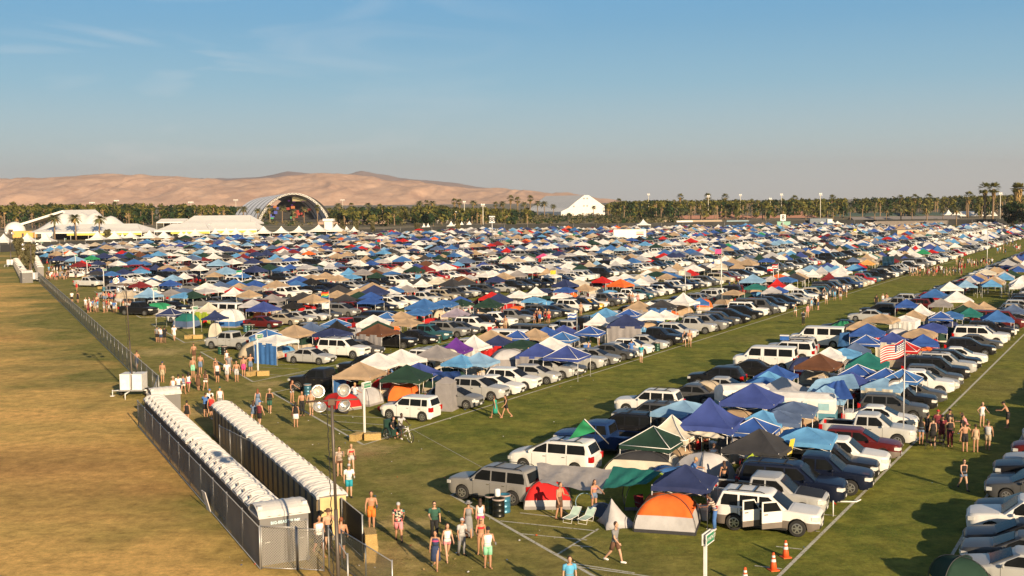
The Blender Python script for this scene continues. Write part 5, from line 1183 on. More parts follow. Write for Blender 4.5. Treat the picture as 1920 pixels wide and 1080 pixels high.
for k in range(nun):
    q=A+dL*(1.75+pitch*(k+.5)+(.5 if k>=gapk else 0))+nL*(td/2+.15)
    toilet(q,ang(dL),f"grey toilet with white ribbed roof, left row, {ordn(k+1)} from the near end")
A2=P(601,1016); Z2=P(400,817); d2=(Z2-A2).normalized(); n2=Vector((d2.y,-d2.x,0)); L2=(Z2-A2).length; nun2=23; pitch=(L2-.4)/nun2
for k in range(nun2):
    q=A2+d2*(pitch*(k+.5)+(.4 if k>=13 else 0))+n2*(td/2)
    toilet(q,ang(d2)+math.pi,f"brown toilet with white roof, right row, {ordn(k+1)} from the near end")
b=MB(); b.box(-tw/2,-td/2+.02,.14,-tw/2-.015,td/2-.02,th-.05); 
q=A2+d2*(pitch*.5)+n2*(td/2)
t=thing('toilet_side_panel','tan end panel facing the gate on the near toilet of the right row','panel',q,ang(d2),None); obj('panel',b.mesh('panel',M_TTAN),t)
def big_toilet(p0,p1,dep,label,txt=None):
    x=(p1-p0); L_=x.length; t=thing('wide_toilet',label,'toilet',p0,ang(x),'portable toilets in the fenced rows')
    b=MB(); b.box(0,0,.10,L_,dep,th+.02); b.box(-.03,-.03,0,L_+.03,dep+.03,.11); b.box(.1,-.03,.25,.85,-.003,1.0); b.box(L_-.85,-.03,.25,L_-.1,-.003,1.0); obj('wall',b.mesh('wall',M_TGREYL),t)
    obj('roof',ribbed(-.06,L_+.06,-.1,dep+.1,th+.03,.42,5).mesh('roof',M_TROOF),t)
    for i in (0,1): b=MB(); b.box(-.02+i*(L_-.16),.2,th+.25,.18+i*(L_-.16),.5,th+.42); obj('vent_cap',b.mesh('vent_cap',M_TROOF),t)
    for i in (0,1): b=MB(); b.tube([(.2+i*(L_-.62),-.05,.95),(.42+i*(L_-.62),-.05,.97)],.018,5); obj('handle',b.mesh('handle',M_WHITE),t)
    if txt: o=obj('lettering',textmesh(txt,.17,mat('pale_blue_letters',(.55,.75,.8),.5)),t,(L_*.52,-.02,th-.28)); o.rotation_euler=(R(90),0,0)
    return t
M_TGREYL=mat('toilet_mid_grey',(.17,.165,.16),.55,0,.08,1)
big_toilet(P(489,1061),P(580,1047),1.55,'wide grey toilet with barrel roof and pale lettering, near end of left row','BIG-BEAST SUMP')
big_toilet(P(290,800)+dL*0.6,P(343,794)+dL*.6,1.3,'wide toilet with white barrel roof at the far end of the left row')
# ---------------------------------------------------------------- fences
def scrim(name,c,alpha):
    m=mat(name,c,.9,0,.3,.4,alpha=alpha); return m
M_SCR=scrim('grey_fence_scrim',(.24,.22,.19),.58); M_SCRB=scrim('black_fence_scrim_near',(.012,.012,.012),.97); M_SCRL=scrim('pale_fence_scrim',(.17,.19,.15),.45)
def chain():
    m,n,l,b=nmat('chain_link'); t=n.new('ShaderNodeTexCoord'); s=n.new('ShaderNodeSeparateXYZ'); l.new(t.outputs['Object'],s.inputs[0])
    def mt(op,a,c):
        x=n.new('ShaderNodeMath'); x.operation=op
        for i,v in ((0,a),(1,c)):
            if isinstance(v,(int,float)): x.inputs[i].default_value=v
            else: l.new(v,x.inputs[i])
        return x.outputs[0]
    P1=mt('ADD',s.outputs['X'],s.outputs['Z']); P2=mt('SUBTRACT',s.outputs['X'],s.outputs['Z']); r=[]
    for q in (P1,P2): r.append(mt('LESS_THAN',mt('PINGPONG',q,.055),.010))
    l.new(mt('MAXIMUM',r[0],r[1]),b.inputs['Alpha']); b.inputs['Base Color'].default_value=(.42,.40,.36,1); b.inputs['Metallic'].default_value=.3; b.inputs['Roughness'].default_value=.5; return m
M_CHAIN=chain()
def fence(A,B_,label,m,h=1.85,step=3.0,name='fence',rail=True,cat='fence'):
    L_=(B_-A).length; t=thing(name,label,cat,A,ang(B_-A)); b=MB(); b.quad((0,0,.04),(L_,0,.04),(L_,0,h-.02),(0,0,h-.02)); obj('fence_panel',b.mesh('fence_panel',m),t)
    n=max(1,round(L_/step)); n=min(n,95)
    pm=MB().tube([(0,.03,0),(0,.03,h+.04)],.035,6).mesh('post',M_STEEL)
    for k in range(n+1): obj('post',pm,t,(L_*k/n,0,0))
    if rail:
        for z in (h,.06): obj('rail',MB().tube([(0,0,z),(L_,0,z)],.022,5).mesh('rail',M_STEEL),t)
    return t
fence(P(72,528),P(298,750),'long grey screened fence between the brown field and the camp path',M_SCR,1.9,3.2)
fence(P(298,750),P(283,797),'short screened fence joining the long fence to the toilet rows',M_SCR,1.9,3)
fence(P(259,800),P(487,1068),'grey screened fence along the back of the left toilet row',M_SCR,1.8,3.0)
fence(P(491,1067),P(556,1069.5),'bare chain link panel in front of the wide grey toilet',M_CHAIN,1.8,3)
fence(P(559,1069),P(607,1072),'open chain link gate leaf right of the wide grey toilet',M_CHAIN,1.75,2,'gate',True,'gate')
fence(P(543,1055),P(580,1047.5)+Vector((0,-.25,0)),'dark framed chain link leaf leaning on the wide grey toilet',M_CHAIN,1.75,2,'gate',True,'gate')
fence(P(616,1070),P(652,1130),'pale screened fence panel right of the lamp pole base',M_SCRL,1.85,3); fence(P(640,1065),P(735,1130),'pale translucent screened fence running out of the bottom of the picture',M_SCRL,1.6,3)
q=P(682,1049); fence(q,q+d2*24,'black screened fence behind the right toilet row',M_SCRB,1.9,3)
fence(P(412,855),P(474,890),'chain link cross fence between the two toilet rows',M_CHAIN,1.85,1.9)
# white board leaning on the fence
q=P(392,958); b=MB(); b.box(-.3,-.02,0,.3,.02,1.05); o=obj('leaning_board',b.mesh('leaning_board',mat('pale_board',(.5,.47,.46),.7)),None,q,ang(dL)); o.rotation_euler=(R(-14),0,ang(dL)+.1); tag(o,'pale board leaning on the outside of the toilet fence','board')
# ---------------------------------------------------------------- light towers
M_LAMPG=mat('lamp_reflector',(.60,.59,.56),.2,.7,.05); M_LAMPR=mat('lamp_rim',(.7,.7,.68),.35,.6)
def lamp_meshes():
    b=MB(); b.lathe([(.03,-.34),(.16,-.30),(.27,-.14),(.31,0),(.27,-.006),(.20,-.10),(.10,-.19),(.01,-.21)],20,'a',cap=False); r=MB(); r.lathe([(.305,-.02),(.33,-.02),(.33,.02),(.305,.02)],20,'a',cap=False)
    c=MB(); c.ell((0,0,-.09),(.05,.05,.08),8,5); y=MB(); y.tube([(-.34,0,0),(-.34,0,-.42),(.34,0,-.42),(.34,0,0)],.014,5)
    return b.mesh('reflector',M_LAMPG),r.mesh('rim',M_LAMPR),c.mesh('bulb',mat('frosted_bulb',(.8,.8,.76),.2)),y.mesh('yoke',M_BLACK)
LMP=lamp_meshes()
def tower(base,H,lamps,label,k=1.0,trailer=True,lean=0,pr=.055):
    t=thing('light_tower',label,'light tower',base,0,'mobile light towers')
    b=MB(); b.tube([(0,0,.4),(lean*.5,0,H*.5)],pr*1.3,8); b.tube([(lean*.5,0,H*.5),(lean,0,H)],pr,8); obj('mast',b.mesh('mast',mat('mast_steel',(.12,.10,.085),.5,.4)),t)
    b=MB(); n=int(H/.16)
    b.tube([(-.17+lean*i/n+.025*math.cos(i*2.2),.025*math.sin(i*2.2),.5+(H-.6)*i/n) for i in range(n+1)],.017,4); obj('coiled_cable',b.mesh('coiled_cable',M_BLACK),t)
    b=MB(); b.tube([(-.95*k+lean,0,H+.02),(.95*k+lean,0,H+.10)],.035,6); b.box(-.12+lean,-.1,H-.1,.12+lean,.1,H+.12); obj('crossbar',b.mesh('crossbar',M_TAIL if False else mat('rusty_steel',(.14,.09,.07),.6,.3)),t)
    for (x,z,yaw,tilt) in lamps:
        l=obj('lamp',LMP[0],t,(x*k+lean,-.12,H+z),0,k*.74); l.rotation_euler=(R(tilt),0,R(yaw)); 
        for nme,m_ in zip(('rim','bulb','yoke'),LMP[1:]): obj(nme,m_,l)
    if trailer:
        for s in (-1,1): b=MB(); b.box(s*.48-.38,-.5,.55,s*.48+.38,.9,1.75); b.box(s*.48-.40,-.52,1.72,s*.48+.40,.92,1.78); obj('generator_box',b.mesh('generator_box',M_WHITE),t)
        b=MB(); b.box(-.95,-.6,.45,.95,1.0,.56); obj('chassis',b.mesh('chassis',M_STEEL),t)
        for s in (-1,1):
            b=MB(); b.tube([(0,-.1,.5),(s*1.6,-.1,.42)],.06,5); b.tube([(s*1.6,-.1,.5),(s*1.6,-.1,.02)],.04,5); b.box(s*1.6-.15,-.25,0,s*1.6+.15,.05,.04); obj('outrigger',b.mesh('outrigger',M_WHITE),t)
            b=MB(); b.rings([[(s*.98+dy,.2+.3*math.cos(a*.524),.3+.3*math.sin(a*.524)) for a in range(12)] for dy in (-.1,.1)]); obj('wheel',b.mesh('wheel',M_TYRE),t)
        b=MB(); b.tube([(0,-.6,.5),(0,-1.9,.45)],.05,5); b.tube([(0,-1.9,.5),(0,-1.9,0)],.04,5); obj('drawbar',b.mesh('drawbar',M_WHITE),t)
    return t
q=PT(622,754,40.9); tower(Vector((q.x+.12,q.y,0)),q.z,[(-.46,.42,12,72),(.46,.44,-6,70),(-.42,-.14,20,44),(.46,-.11,-22,52)],'near light tower with four round lamps in front of the toilet gate',1.0,False,-.12)
q=P(250,742); H2=PT(244,534,q.y).z; tower(q,H2,[(-.7,.35,20,75),(.75,.4,-30,70),(-.5,-.45,10,50),(.8,-.4,-20,60)],'light tower on a white twin generator trailer beside the long fence',1.0,True,-.3,.05)
q=P(21,500); tower(q,PT(24,440,q.y).z,[(-.6,.3,0,60),(.6,.3,0,60)],'far left light tower with white generator boxes',1.3,True,0,.12)
q=P(60,528); tower(q,PT(59,461,q.y).z,[(-1.2,.3,0,60),(1.2,.3,0,60),(-1.2,-.6,0,60),(1.2,-.6,0,60)],'light tower beside the far pair of toilet rows',1.2,True,0,.10)
# ---------------------------------------------------------------- far pair of toilet rows
for (p0,p1,nn,lb) in ((P(33,518),P(46,529),9,'far left'),(P(66,508),P(77,520),8,'far right')):
    for k in range(nn):
        q=p1+(P(p0.x and (30 if lb=='far left' else 66),500 if lb=='far left' else 494)-p1)*((k+.5)/nn); toilet(q,A_E,f"toilet in the {lb} of the distant fenced rows, {ordn(k+1)} from the near end")
big_toilet(P(42,531),P(62,530),1.5,'wide grey toilet at the near end of the distant rows')
# ---------------------------------------------------------------- street signs and straw bales
def straw():
    m,n,l,b=nmat('straw'); t=n.new('ShaderNodeTexCoord'); q=n.new('ShaderNodeMapping'); q.inputs['Scale'].default_value=(3,22,22); l.new(t.outputs['Object'],q.inputs[0]); x=n.new('ShaderNodeTexNoise'); x.inputs['Scale'].default_value=3; x.inputs['Detail'].default_value=6; l.new(q.outputs[0],x.inputs['Vector'])
    r=n.new('ShaderNodeValToRGB'); e=r.color_ramp.elements; e[0].position=.3; e[0].color=(.26,.16,.05,1); e[1].position=.7; e[1].color=(.66,.47,.19,1); l.new(x.outputs[0],r.inputs[0]); l.new(r.outputs[0],b.inputs['Base Color']); b.inputs['Roughness'].default_value=.95
    bp=n.new('ShaderNodeBump'); bp.inputs['Strength'].default_value=.8; bp.inputs['Distance'].default_value=.04; l.new(x.outputs[0],bp.inputs['Height']); l.new(bp.outputs[0],b.inputs['Normal']); return m
M_STRAW=straw()
def bale_mesh(seed):
    b=MB(); r2=random.Random(seed); L_,D_,H_=1.05,.48,.42
    def f(s):
        def g(a,c):
            x,y,z=s(a,c); n_=mn.noise(Vector((x*5+seed,y*5,z*5)))*.035; return (x*(1+n_),y*(1+n_*2),z*(1+n_*.6))
        return g
    for s in (lambda a,c:((a-.5)*L_,-D_/2,c*H_),lambda a,c:((.5-a)*L_,D_/2,c*H_),lambda a,c:(L_/2,(a-.5)*D_,c*H_),lambda a,c:(-L_/2,(.5-a)*D_,c*H_),lambda a,c:((a-.5)*L_,(c-.5)*D_,H_)): b.grid(f(s),8,5,'a',False)
    for k in range(60):
        x,y,z=r2.uniform(-.5,.5)*L_,r2.choice((-1,1))*D_/2,r2.uniform(0,H_); b.tri((x,y,z),(x+r2.uniform(-.09,.09),y*1.25,z+r2.uniform(-.03,.06)),(x+.02,y,z+.015))
    return b.mesh('straw_bale',M_STRAW)
BALES=[bale_mesh(s) for s in range(3)]
def bale(q,a,label,k=0): tag(obj('straw_bale',BALES[k%3],None,q,a),label,'straw bale','straw bales at the sign posts and fence')
def flecks(q,r,n,seed,label):
    b=MB(); r2=random.Random(seed)
    for _ in range(n):
        a,d=r2.uniform(0,6.28),r*abs(r2.gauss(0,.5)); x,y=q.x+math.cos(a)*d,q.y+math.sin(a)*d*1.2; L_=r2.uniform(.05,.16); g=r2.uniform(0,6.28); w_=r2.uniform(.008,.02); z=r2.uniform(.012,.035)
        b.quad((x,y,z),(x+math.cos(g)*L_,y+math.sin(g)*L_,z+.01),(x+math.cos(g)*L_-math.sin(g)*w_,y+math.sin(g)*L_+math.cos(g)*w_,z+.01),(x-math.sin(g)*w_,y+math.cos(g)*w_,z))
    tag(obj('straw_litter',b.mesh('straw_litter',M_STRAW)),label,'straw litter',kind='stuff')
def sign(px,py,txt,label,H=3.6,bl=True,k=1.0):
    q=P(px,py); t=thing('street_sign',label,'sign',q,A_R-A_R+ang(RD),'white posts with green street name boards'); b=MB(); b.box(-.05*k,-.05*k,0,.05*k,.05*k,H-.36); obj('post',b.mesh('post',M_WHITE),t)
    for s in (-1,1):
        b=MB(); y=s*.07*k; b.box(-.12,y-.015,H-.40,.66,y+.015,H); bo=obj('board',b.mesh('board',M_WHITE),t)
        b=MB(); b.box(-.08,y+s*.016,H-.355,.62,y+s*.022,H-.045); obj('green_plate',b.mesh('green_plate',mat('sign_green',(.04,.22,.12),.5)),bo)
        if txt and s<0: o=obj('lettering',textmesh(txt,.185,mat('sign_white_letters',(.75,.75,.7),.6),.003,.0),bo,(.27,y-.03,H-.20)); o.rotation_euler=(R(90),0,0)
    if bl:
        for i,(dx,dy,a) in enumerate(((-.45,-.35,1.2),(.55,-.30,.15))): bale(q+Vector((dx,dy-.1,0)),a,f"{['left','right'][i]} straw bale at the foot of the {' '.join(label.split()[:3])}",i)
sign(1322,1193,'N 114TH ST','near street sign rising into the picture from the bottom edge',3.6,False)
sign(684,822,'N 115TH ST','second street sign beside the pedicab')
for i,(x,y) in enumerate([(484,703),(364,634),(289,588),(195,541),(164,521),(142,506),(119,493),(102,484),(78,475),(122,466)]): sign(x,y,f'N {116+i}TH ST' if i<4 else '',f"{ordn(i+3)} green street sign on a white post",3.6,i<7)
flecks(P(690,852),2.6,1800,1,'straw scattered around the bales by the pedicab'); flecks(P(722,1050),3.2,2200,2,'straw trodden into the grass beside the stacked bales'); flecks(P(740,975),3,500,3,'loose straw on the path behind the orange shorts man'); flecks(P(510,722),2.4,300,4,'straw at the third sign'); flecks(P(400,780),5,300,6,'straw on the path left')
for i in range(5):
    q=P(694,1050)+Vector((0,.1,0)); 
    o=obj('straw_bale',BALES[i%3],None,(q.x+(.06 if i%2 else 0),q.y+(0 if i<3 else .1),i*.40),R(95+i*4)); tag(o,f"{['lowest','second','third','fourth','topmost'][i]} bale of the stack against the black fence",'straw bale','straw bales at the sign posts and fence')
    if i==2: break
q=P(694,1050)+RD*.0+Vector((-.15,1.0,0)); bale(q,R(100),'bale behind the stack against the black fence',1); o=obj('straw_bale',BALES[0],None,(q.x,q.y,.41),R(98)); tag(o,'upper bale behind the stack against the black fence','straw bale','straw bales at the sign posts and fence')
# ---------------------------------------------------------------- cones
M_CONE=mat('cone_orange',(.72,.10,.02),.6); M_REFL=mat('cone_white_band',(.75,.74,.72),.5)
def cone(px,py,label):
    t=thing('traffic_cone',label,'traffic cone',P(px,py),.3,'traffic cones on the lane'); b=MB(); b.box(-.19,-.19,0,.19,.19,.04); b.lathe([(.15,.04),(.115,.28),(.085,.45),(.045,.72),(.03,.73)],18,'a'); obj('body',b.mesh('body',M_CONE),t)
    for z0,z1,r0,r1 in ((.36,.47,.106,.087),(.54,.62,.075,.064)): b=MB(); b.lathe([(r0,z0),(r1,z1)],18,'a',cap=False); obj('reflective_band',b.mesh('reflective_band',M_REFL),t)
cone(1473,1045,'orange cone nearest the white suv'); cone(1450,1069,'orange cone in the middle of the three'); cone(1397,1098,'orange cone cut by the bottom edge')
# ---------------------------------------------------------------- drums
def drum(q,c,label,lidc=None,r=.29,h=.88):
    t=thing('oil_drum',label,'drum',q,0,'trash drums'); b=MB(); pf=[(r,0)]
    for z in (.05,.3,.58,.83): pf+=[(r,z-.02),(r+.015,z),(r,z+.02)]
    pf+=[(r,h),(r-.02,h),(r-.02,h-.1)]; b.lathe(pf,20,'a'); obj('barrel',b.mesh('barrel',mat('drum_paint',c,.35,.3)),t)
    b=MB(); b.lathe([(r-.01,h-.06),(r+.02,h+.01),(r+.02,h-.07)],20,'a',cap=False); obj('liner_bag',b.mesh('liner_bag',mat('bin_liner',lidc or (.35,.28,.25),.4)),t)
drum(P(935,968),(.012,.014,.014),'black drum in front of the grey suv'); drum(P(921,962),(.015,.03,.02),'dark green drum left of the black drum'); drum(P(946,960),(.04,.17,.27),'blue drum right of the black drum')
q=P(935,968); o=obj('cooler_jug',MB().lathe([(.13,.9),(.14,.95),(.14,1.2),(.12,1.25),(.02,1.27)],14).mesh('cooler_jug',M_WHITE),None,q+Vector((-.05,.3,0))); tag(o,'white drink jug standing on the drums','jug')
for (x,y,c,lb) in ((1232,658,(.02,.07,.05),'dark green drum by the white hatchback nose'),(822,643,(.03,.09,.06),'green drum by the black muscle sedan'),(414,664,(.03,.10,.06),'green drum in front of the silver double cab'),(421,665,(.02,.02,.02),'black drum beside the green one at the silver double cab'),
    (461,622,(.04,.12,.16),'blue drum by the folding canopy'),(467,622,(.03,.1,.06),'green drum by the folding canopy'),(473,622,(.02,.03,.02),'dark drum by the folding canopy'),(577,741,(.05,.15,.22),'blue drum near the black crew cab pickup'),(255,578,(.02,.02,.02),'first black drum by the green tarp tent'),(260,578,(.03,.03,.03),'second black drum by the green tarp tent'),
    (195,546,(.04,.14,.2),'blue drum near the far signs')): drum(P(x,y),c,lb)
# ---------------------------------------------------------------- tents
tent(P(1252,988),A_S+R(8),2.75,2.3,1.5,'orange','light grey','orange topped dome tent with pale grey sides next to the white suv',.55,None,True,'charcoal')
tent(P(1027,945),A_S+R(22),2.3,2.1,1.25,'red','light grey','red and grey dome tent behind the shirtless man in brown shorts',.42)
t=thing('mesh_tent','small pale grey pointed mesh tent beside the blue umbrella','tent',P(1160,984),A_S+R(35)); b=MB(); b.rings([[(x*.85*k+(1-k)*.35,y*.8*k,z) for x,y in ((-1,-1),(0,-.8),(1,-1),(.8,0),(1,1),(0,.8),(-1,1),(-.8,0))] for k,z in ((1,.02),(.62,.32),(.34,.70),(.12,1.05),(.02,1.25))],'a',True); obj('shell',b.mesh('shell',cloth(FC['light grey'])),t)
b=MB(); b.tube([(.35,0,0),(.35,0,1.27)],.015,5); obj('pole',b.mesh('pole',M_DPOLE),t)
tent(P(1218,945),A_S+R(20),2.5,2.4,1.55,'lime green','lime green','lime green dome tent behind the orange one',0)
tent(P(1208,895),A_S+R(6),4.1,2.8,1.45,'charcoal','cream','wide cabin tent with dark mesh top and cream sides',.72,None,True,'blue')
tent(P(1320,905),A_S+R(60),2.6,2.2,1.6,'light grey','cream','pale dome tent with red striped door behind the navy canopy',0,'red')
tent(P(1496,812),A_S+R(10),3.0,2.2,1.25,'tan','beige','tan tunnel tent between blue canopies',.5)
tent(P(1510,708),A_S+R(0),2.6,2.4,1.7,'navy blue','red','navy dome tent with red lower edge',.35)
tent(P(1738,664),A_S,2.6,2.4,1.6,'red','red','red dome tent under the royal blue canopy',0)
tent(P(1327,752),A_S+R(5),2.2,2.0,1.5,'beige','dark green','pale green striped tent next to the silver coupe',.5)
tent(P(1547,792),A_S,2.9,2.2,1.6,'charcoal','grey','dark mesh dome tent beside the white pop-up camper',.3)
tent(P(758,750),A_S+R(30),2.5,2.2,1.35,'orange','orange','plain orange dome tent behind the white boxy hatchback',0,None,True,'charcoal')
tent(P(733,742),A_S+R(10),2.9,2.4,1.5,'red','beige','terracotta and beige tent under the dark green canopy',.55)
tent(P(955,700),A_S+R(25),3.6,3.2,2.1,'light grey','grey','large grey mesh screen tent in the second block',.7)
tent(P(841,699),A_S,1.9,1.7,2.1,'cream','cream','small yellowish tent peak beside the blue tarp',0)
tent(P(1138,633),A_S+R(20),2.6,2.2,1.5,'light grey','beige','beige and grey tent with green cloth near the dark sedan',.5)
tent(P(1180,632),A_S+R(20),2.7,2.4,1.7,'light grey','light grey','large pale dome tent above the charcoal sedan',0)
tent(P(497,671),A_S+R(6),4.2,2.8,1.75,'beige','tan','beige three arched tunnel tent with red piping at the third sign',.25,'charcoal',True,'charcoal')
tent(P(560,655),A_S,2.6,2.4,1.5,'navy blue','light grey','navy dome tent behind the silver sedan with towels',.4)
tent(P(432,612),A_S+R(10),2.9,2.9,2.1,'white','blue','white and blue round tent beside the cream canopy',.33)
tent(P(350,614),A_S+R(-10),2.6,2.2,1.7,'teal','slate blue','grey teal dome tent at the fourth sign',.5)
tent(P(297,589),A_S+R(6),3.6,2.6,1.55,'green','light grey','tent draped with a bright green tarp at the lamp tower',.5)
tent(P(253,574),A_S+R(20),2.6,2.6,1.9,'light grey','grey','pale grey dome tent with dark window near the drums',.2,'charcoal')
tent(P(234,566),A_S+R(0),2.3,2.0,1.7,'beige','light grey','rounded beige tent left of the maroon canopy',.4)
tent(P(238,519),A_S,3.2,3.0,1.9,'dark green','lime green','olive green dome tent in the far left rows',.6)
tent(P(404,634),A_S,1.1,1.1,1.7,'cream','beige','small upright cream tent beside the silver double cab',0)
tent(P(577,593),A_S,2.2,2.0,1.5,'red','light grey','red arched tent next to the champagne sedan',.3); tent(P(960,578),A_S,3,2.4,1.6,'light grey','beige','pale dome tent above the sunbathers',.2); tent(P(1415,588),A_S,2.6,2.2,1.5,'sky blue','light grey','pale dome tent by the sky blue canopies',.2)
tent(P(1736,477),A_S+R(30),4.2,4,3.2,'light grey','teal','big grey ribbed dome tent on the far aisle',.3)
tent(P(1800,1100),A_R+R(20),1.8,1.8,1.15,'dark green','yellow','dark green tent with yellow edging at the bottom right',.14)
# tall shower tent
t=thing('shower_tent','tall narrow grey shower tent beside the grey hatchback','tent',P(837,768),A_S+R(5)); b=MB(); b.rings([[(sx*k,sy*k,z) for sx,sy in ((-1,-1),(1,-1),(1,1),(-1,1))] for k,z in ((.72,0),(.62,1.0),(.58,1.95),(.61,1.97),(.60,2.03),(.06,2.4))],'a',False); obj('shell',b.mesh('shell',cloth(FC['grey'])),t)
b=MB(); b.box(-.02,-.74,.1,.02,-.60,1.9); obj('zip',b.mesh('zip',M_BLACK),t)
# ---------------------------------------------------------------- tarps
def tarp(name,corners,colr,label,sag=.35,cat='tarp',n=14,fold=.05,poles=()):
    c=[Vector(p) for p in corners]; o0=(c[0]+c[2])/2; o0.z=0; b=MB()
    def f(a,d):
        p=(c[0]*(1-a)+c[1]*a)*(1-d)+(c[3]*(1-a)+c[2]*a)*d; s=math.sin(math.pi*a)*math.sin(math.pi*d); r=p-o0; r.z-=sag*s-fold*math.sin(a*19+d*5)*(.4+s)-fold*.6*mn.noise(Vector((a*6,d*6,len(label)))); return r
    b.grid(f,n,n,'a',True); me=b.mesh('sheet',cloth(FC[colr])if colr in FC else colr); t=thing(name,label,cat,o0); obj('sheet',me,t)
    for p in poles: p=Vector(p)-o0; b=MB(); b.tube([(p.x,p.y,0),(p.x,p.y,p.z)],.02,5); obj('pole',b.mesh('pole',M_POLE),t)
    return t
M_SILV=mat('silver_tarp',(.50,.46,.43),.28,.6,.12,2,bump=.9,bs=4)
tarp('silver_tarp',[P(1006,868,1.9),P(1148,880,1.75),P(1128,925,.9),P(1012,905,1.2)],M_SILV,'shiny silver tarp stretched from the grey suv tail',.12,fold=.09)
tarp('green_tarp',[P(1150,874,1.7),P(1243,884,1.8),P(1212,907,1.45),P(1128,917,1.2)],'teal','teal green tarp between silver tarp and navy canopy',.15)
tarp('blue_tarp',[P(1505,752,1.9),P(1600,748,1.9),P(1582,712,2.7),P(1560,716,2.6)],'royal blue','big bright blue tarp slung over poles in the front block',.1,poles=[P(1505,752,1.9),P(1600,748,1.9)]); tarp('pale_tarp',[P(1512,735,2.1),P(1612,728,2.1),P(1600,700,2.5),P(1530,712,2.6)],'light blue','pale blue tarp just behind the big bright blue one',.1)
tarp('lime_cloth',[P(1390,868,1.5),P(1440,868,1.4),P(1476,842,1.7),P(1420,842,1.9)],'lime green','lime green cloth sheet below the charcoal canopy',.1); tarp('yellow_flag',[P(1474,862,1.1),P(1482,862,1.1),P(1491,822,2.3),P(1482,824,2.3)],'yellow','pale yellow flag drooping from the charcoal canopy corner',.02,'flag',8)
tarp('beige_awning',[P(1290,812,1.9),P(1340,822,1.9),P(1362,822,1.8),P(1330,806,2.1)],'cream','cream awning cloth behind the dark green canopy',.15)
tarp('blue_tarp',[P(1570,650,.4),P(1612,648,.4),P(1606,622,1.9),P(1575,624,2.0)],'blue','blue tarp hanging beside the white passenger van',.02); tarp('green_tarp',[P(1553,614,1.3),P(1598,616,1.2),P(1590,602,1.5),P(1575,602,1.55)],'green','bright green tarp draped on a dark car in the left row',-.15)
tarp('blue_tarp',[P(808,716,.9),P(868,712,1.0),P(862,696,1.9),P(812,698,1.9)],'royal blue','dark blue tarp hanging behind the silver crossover',.1)
tarp('blue_tarp',[P(1655,502,.2),P(1676,502,.2),P(1677,480,5.2),P(1654,481,5.2)],'sky blue','tall sky blue sheet hung up in the far middle rows',.02)
# pop-up campers
def camper(q,a,label,L_=4.2):
    t=thing('popup_camper',label,'camper',q,a,'pop-up campers'); b=MB(); b.box(-L_/2,-1,.45,L_/2,1,1.15); obj('body',b.mesh('body',mat('camper_teal',(.08,.24,.32),.5)),t)
    b=MB(); b.rings([[(-L_/2*k,-1*k2,z),(L_/2*k,-1*k2,z),(L_/2*k,1*k2,z),(-L_/2*k,1*k2,z)] for k,k2,z in ((1,1,1.15),(1.0,1.0,1.9),(.96,.92,2.05),(.9,.3,2.3))],'a',False); obj('canvas_top',b.mesh('canvas_top',cloth(FC['white'])),t)
    for s in (-1,1):
        for i in range(3): b=MB(); x=-L_/2+.7+i*L_*.3; b.box(x-.35,s*1.01-.005,1.35,x+.35,s*1.01+.005,1.8); obj('window',b.mesh('window',mat('camper_window',(.3,.5,.55),.3)),t)
        b=MB(); b.rings([[(.33*math.cos(k*.524),s*.95+dy,.33+.33*math.sin(k*.524)) for k in range(12)] for dy in (-.1,.1)]); obj('wheel',b.mesh('wheel',M_TYRE),t)
camper(P(1392,782),A_S+R(30),'white pop-up camper with small windows behind the steep blue canopy',3.4); camper(P(1500,800),A_S+R(2),'long white pop-up camper with teal base beside the dark mesh tent',4.6)
# ---------------------------------------------------------------- flags
def flag(px,py,ytop,label,mk,fw=1.3,fh=.85,dirx=-1,name='flag_pole',z0=0,drop=.25,Hh=None):
    q=P(px,py); H=PT(px,ytop,q.y).z if Hh is None else Hh; t=thing(name,label,'flag',q,0,'flags on poles'); b=MB(); b.tube([(0,0,z0),(0,0,H)],.025 if q.y<150 else .05,5); obj('pole',b.mesh('pole',M_POLE),t)
    def f(a,c): return (dirx*fw*a, .08*math.sin(a*7+c*2), H-.05-fh*(1-c)-drop*fw*a-.08*math.sin(a*6))
    b=MB()
    if mk=='us':
        b.grid(f,16,13,'w',True,keyf=lambda a,c:'n' if (a<.42 and c>.46) else ('r' if int(c*13)%2==0 else 'w')); o=obj('flag_cloth',b.mesh('flag_cloth',{'w':cloth(FC['white']),'r':cloth((FC['red'])),'n':cloth(FC['navy blue'])}),t)
        st=MB()
        for i in range(5):
            for j in range(4): a,c=.04+i*.075,.53+j*.12; p=f(a,c); st.quad((p[0]-.03,p[1]-.03,p[2]-.03),(p[0]+.03,p[1]-.03,p[2]-.03),(p[0]+.03,p[1]-.03,p[2]+.03),(p[0]-.03,p[1]-.03,p[2]+.03))
        obj('stars',st.mesh('stars',M_WHITE),o)
    elif isinstance(mk,list):
        b.grid(f,12,12,'a',True,keyf=lambda a,c:str(min(len(mk)-1,int((1-c)*len(mk))))); obj('flag_cloth',b.mesh('flag_cloth',{str(i):cloth(FC[k]) for i,k in enumerate(mk)}),t)
    else: b.grid(f,10,6,'a',True); obj('flag_cloth',b.mesh('flag_cloth',cloth(FC[mk])),t)
    return t
flag(1694,836,636,'tall pole with striped stars and stripes flag over the front block','us',1.45,.9,-1,drop=.38)
t=flag(1693,834,700,'black and white pennant low on the striped flag pole',['black','grey','white'],.9,.35,-1,drop=.5)
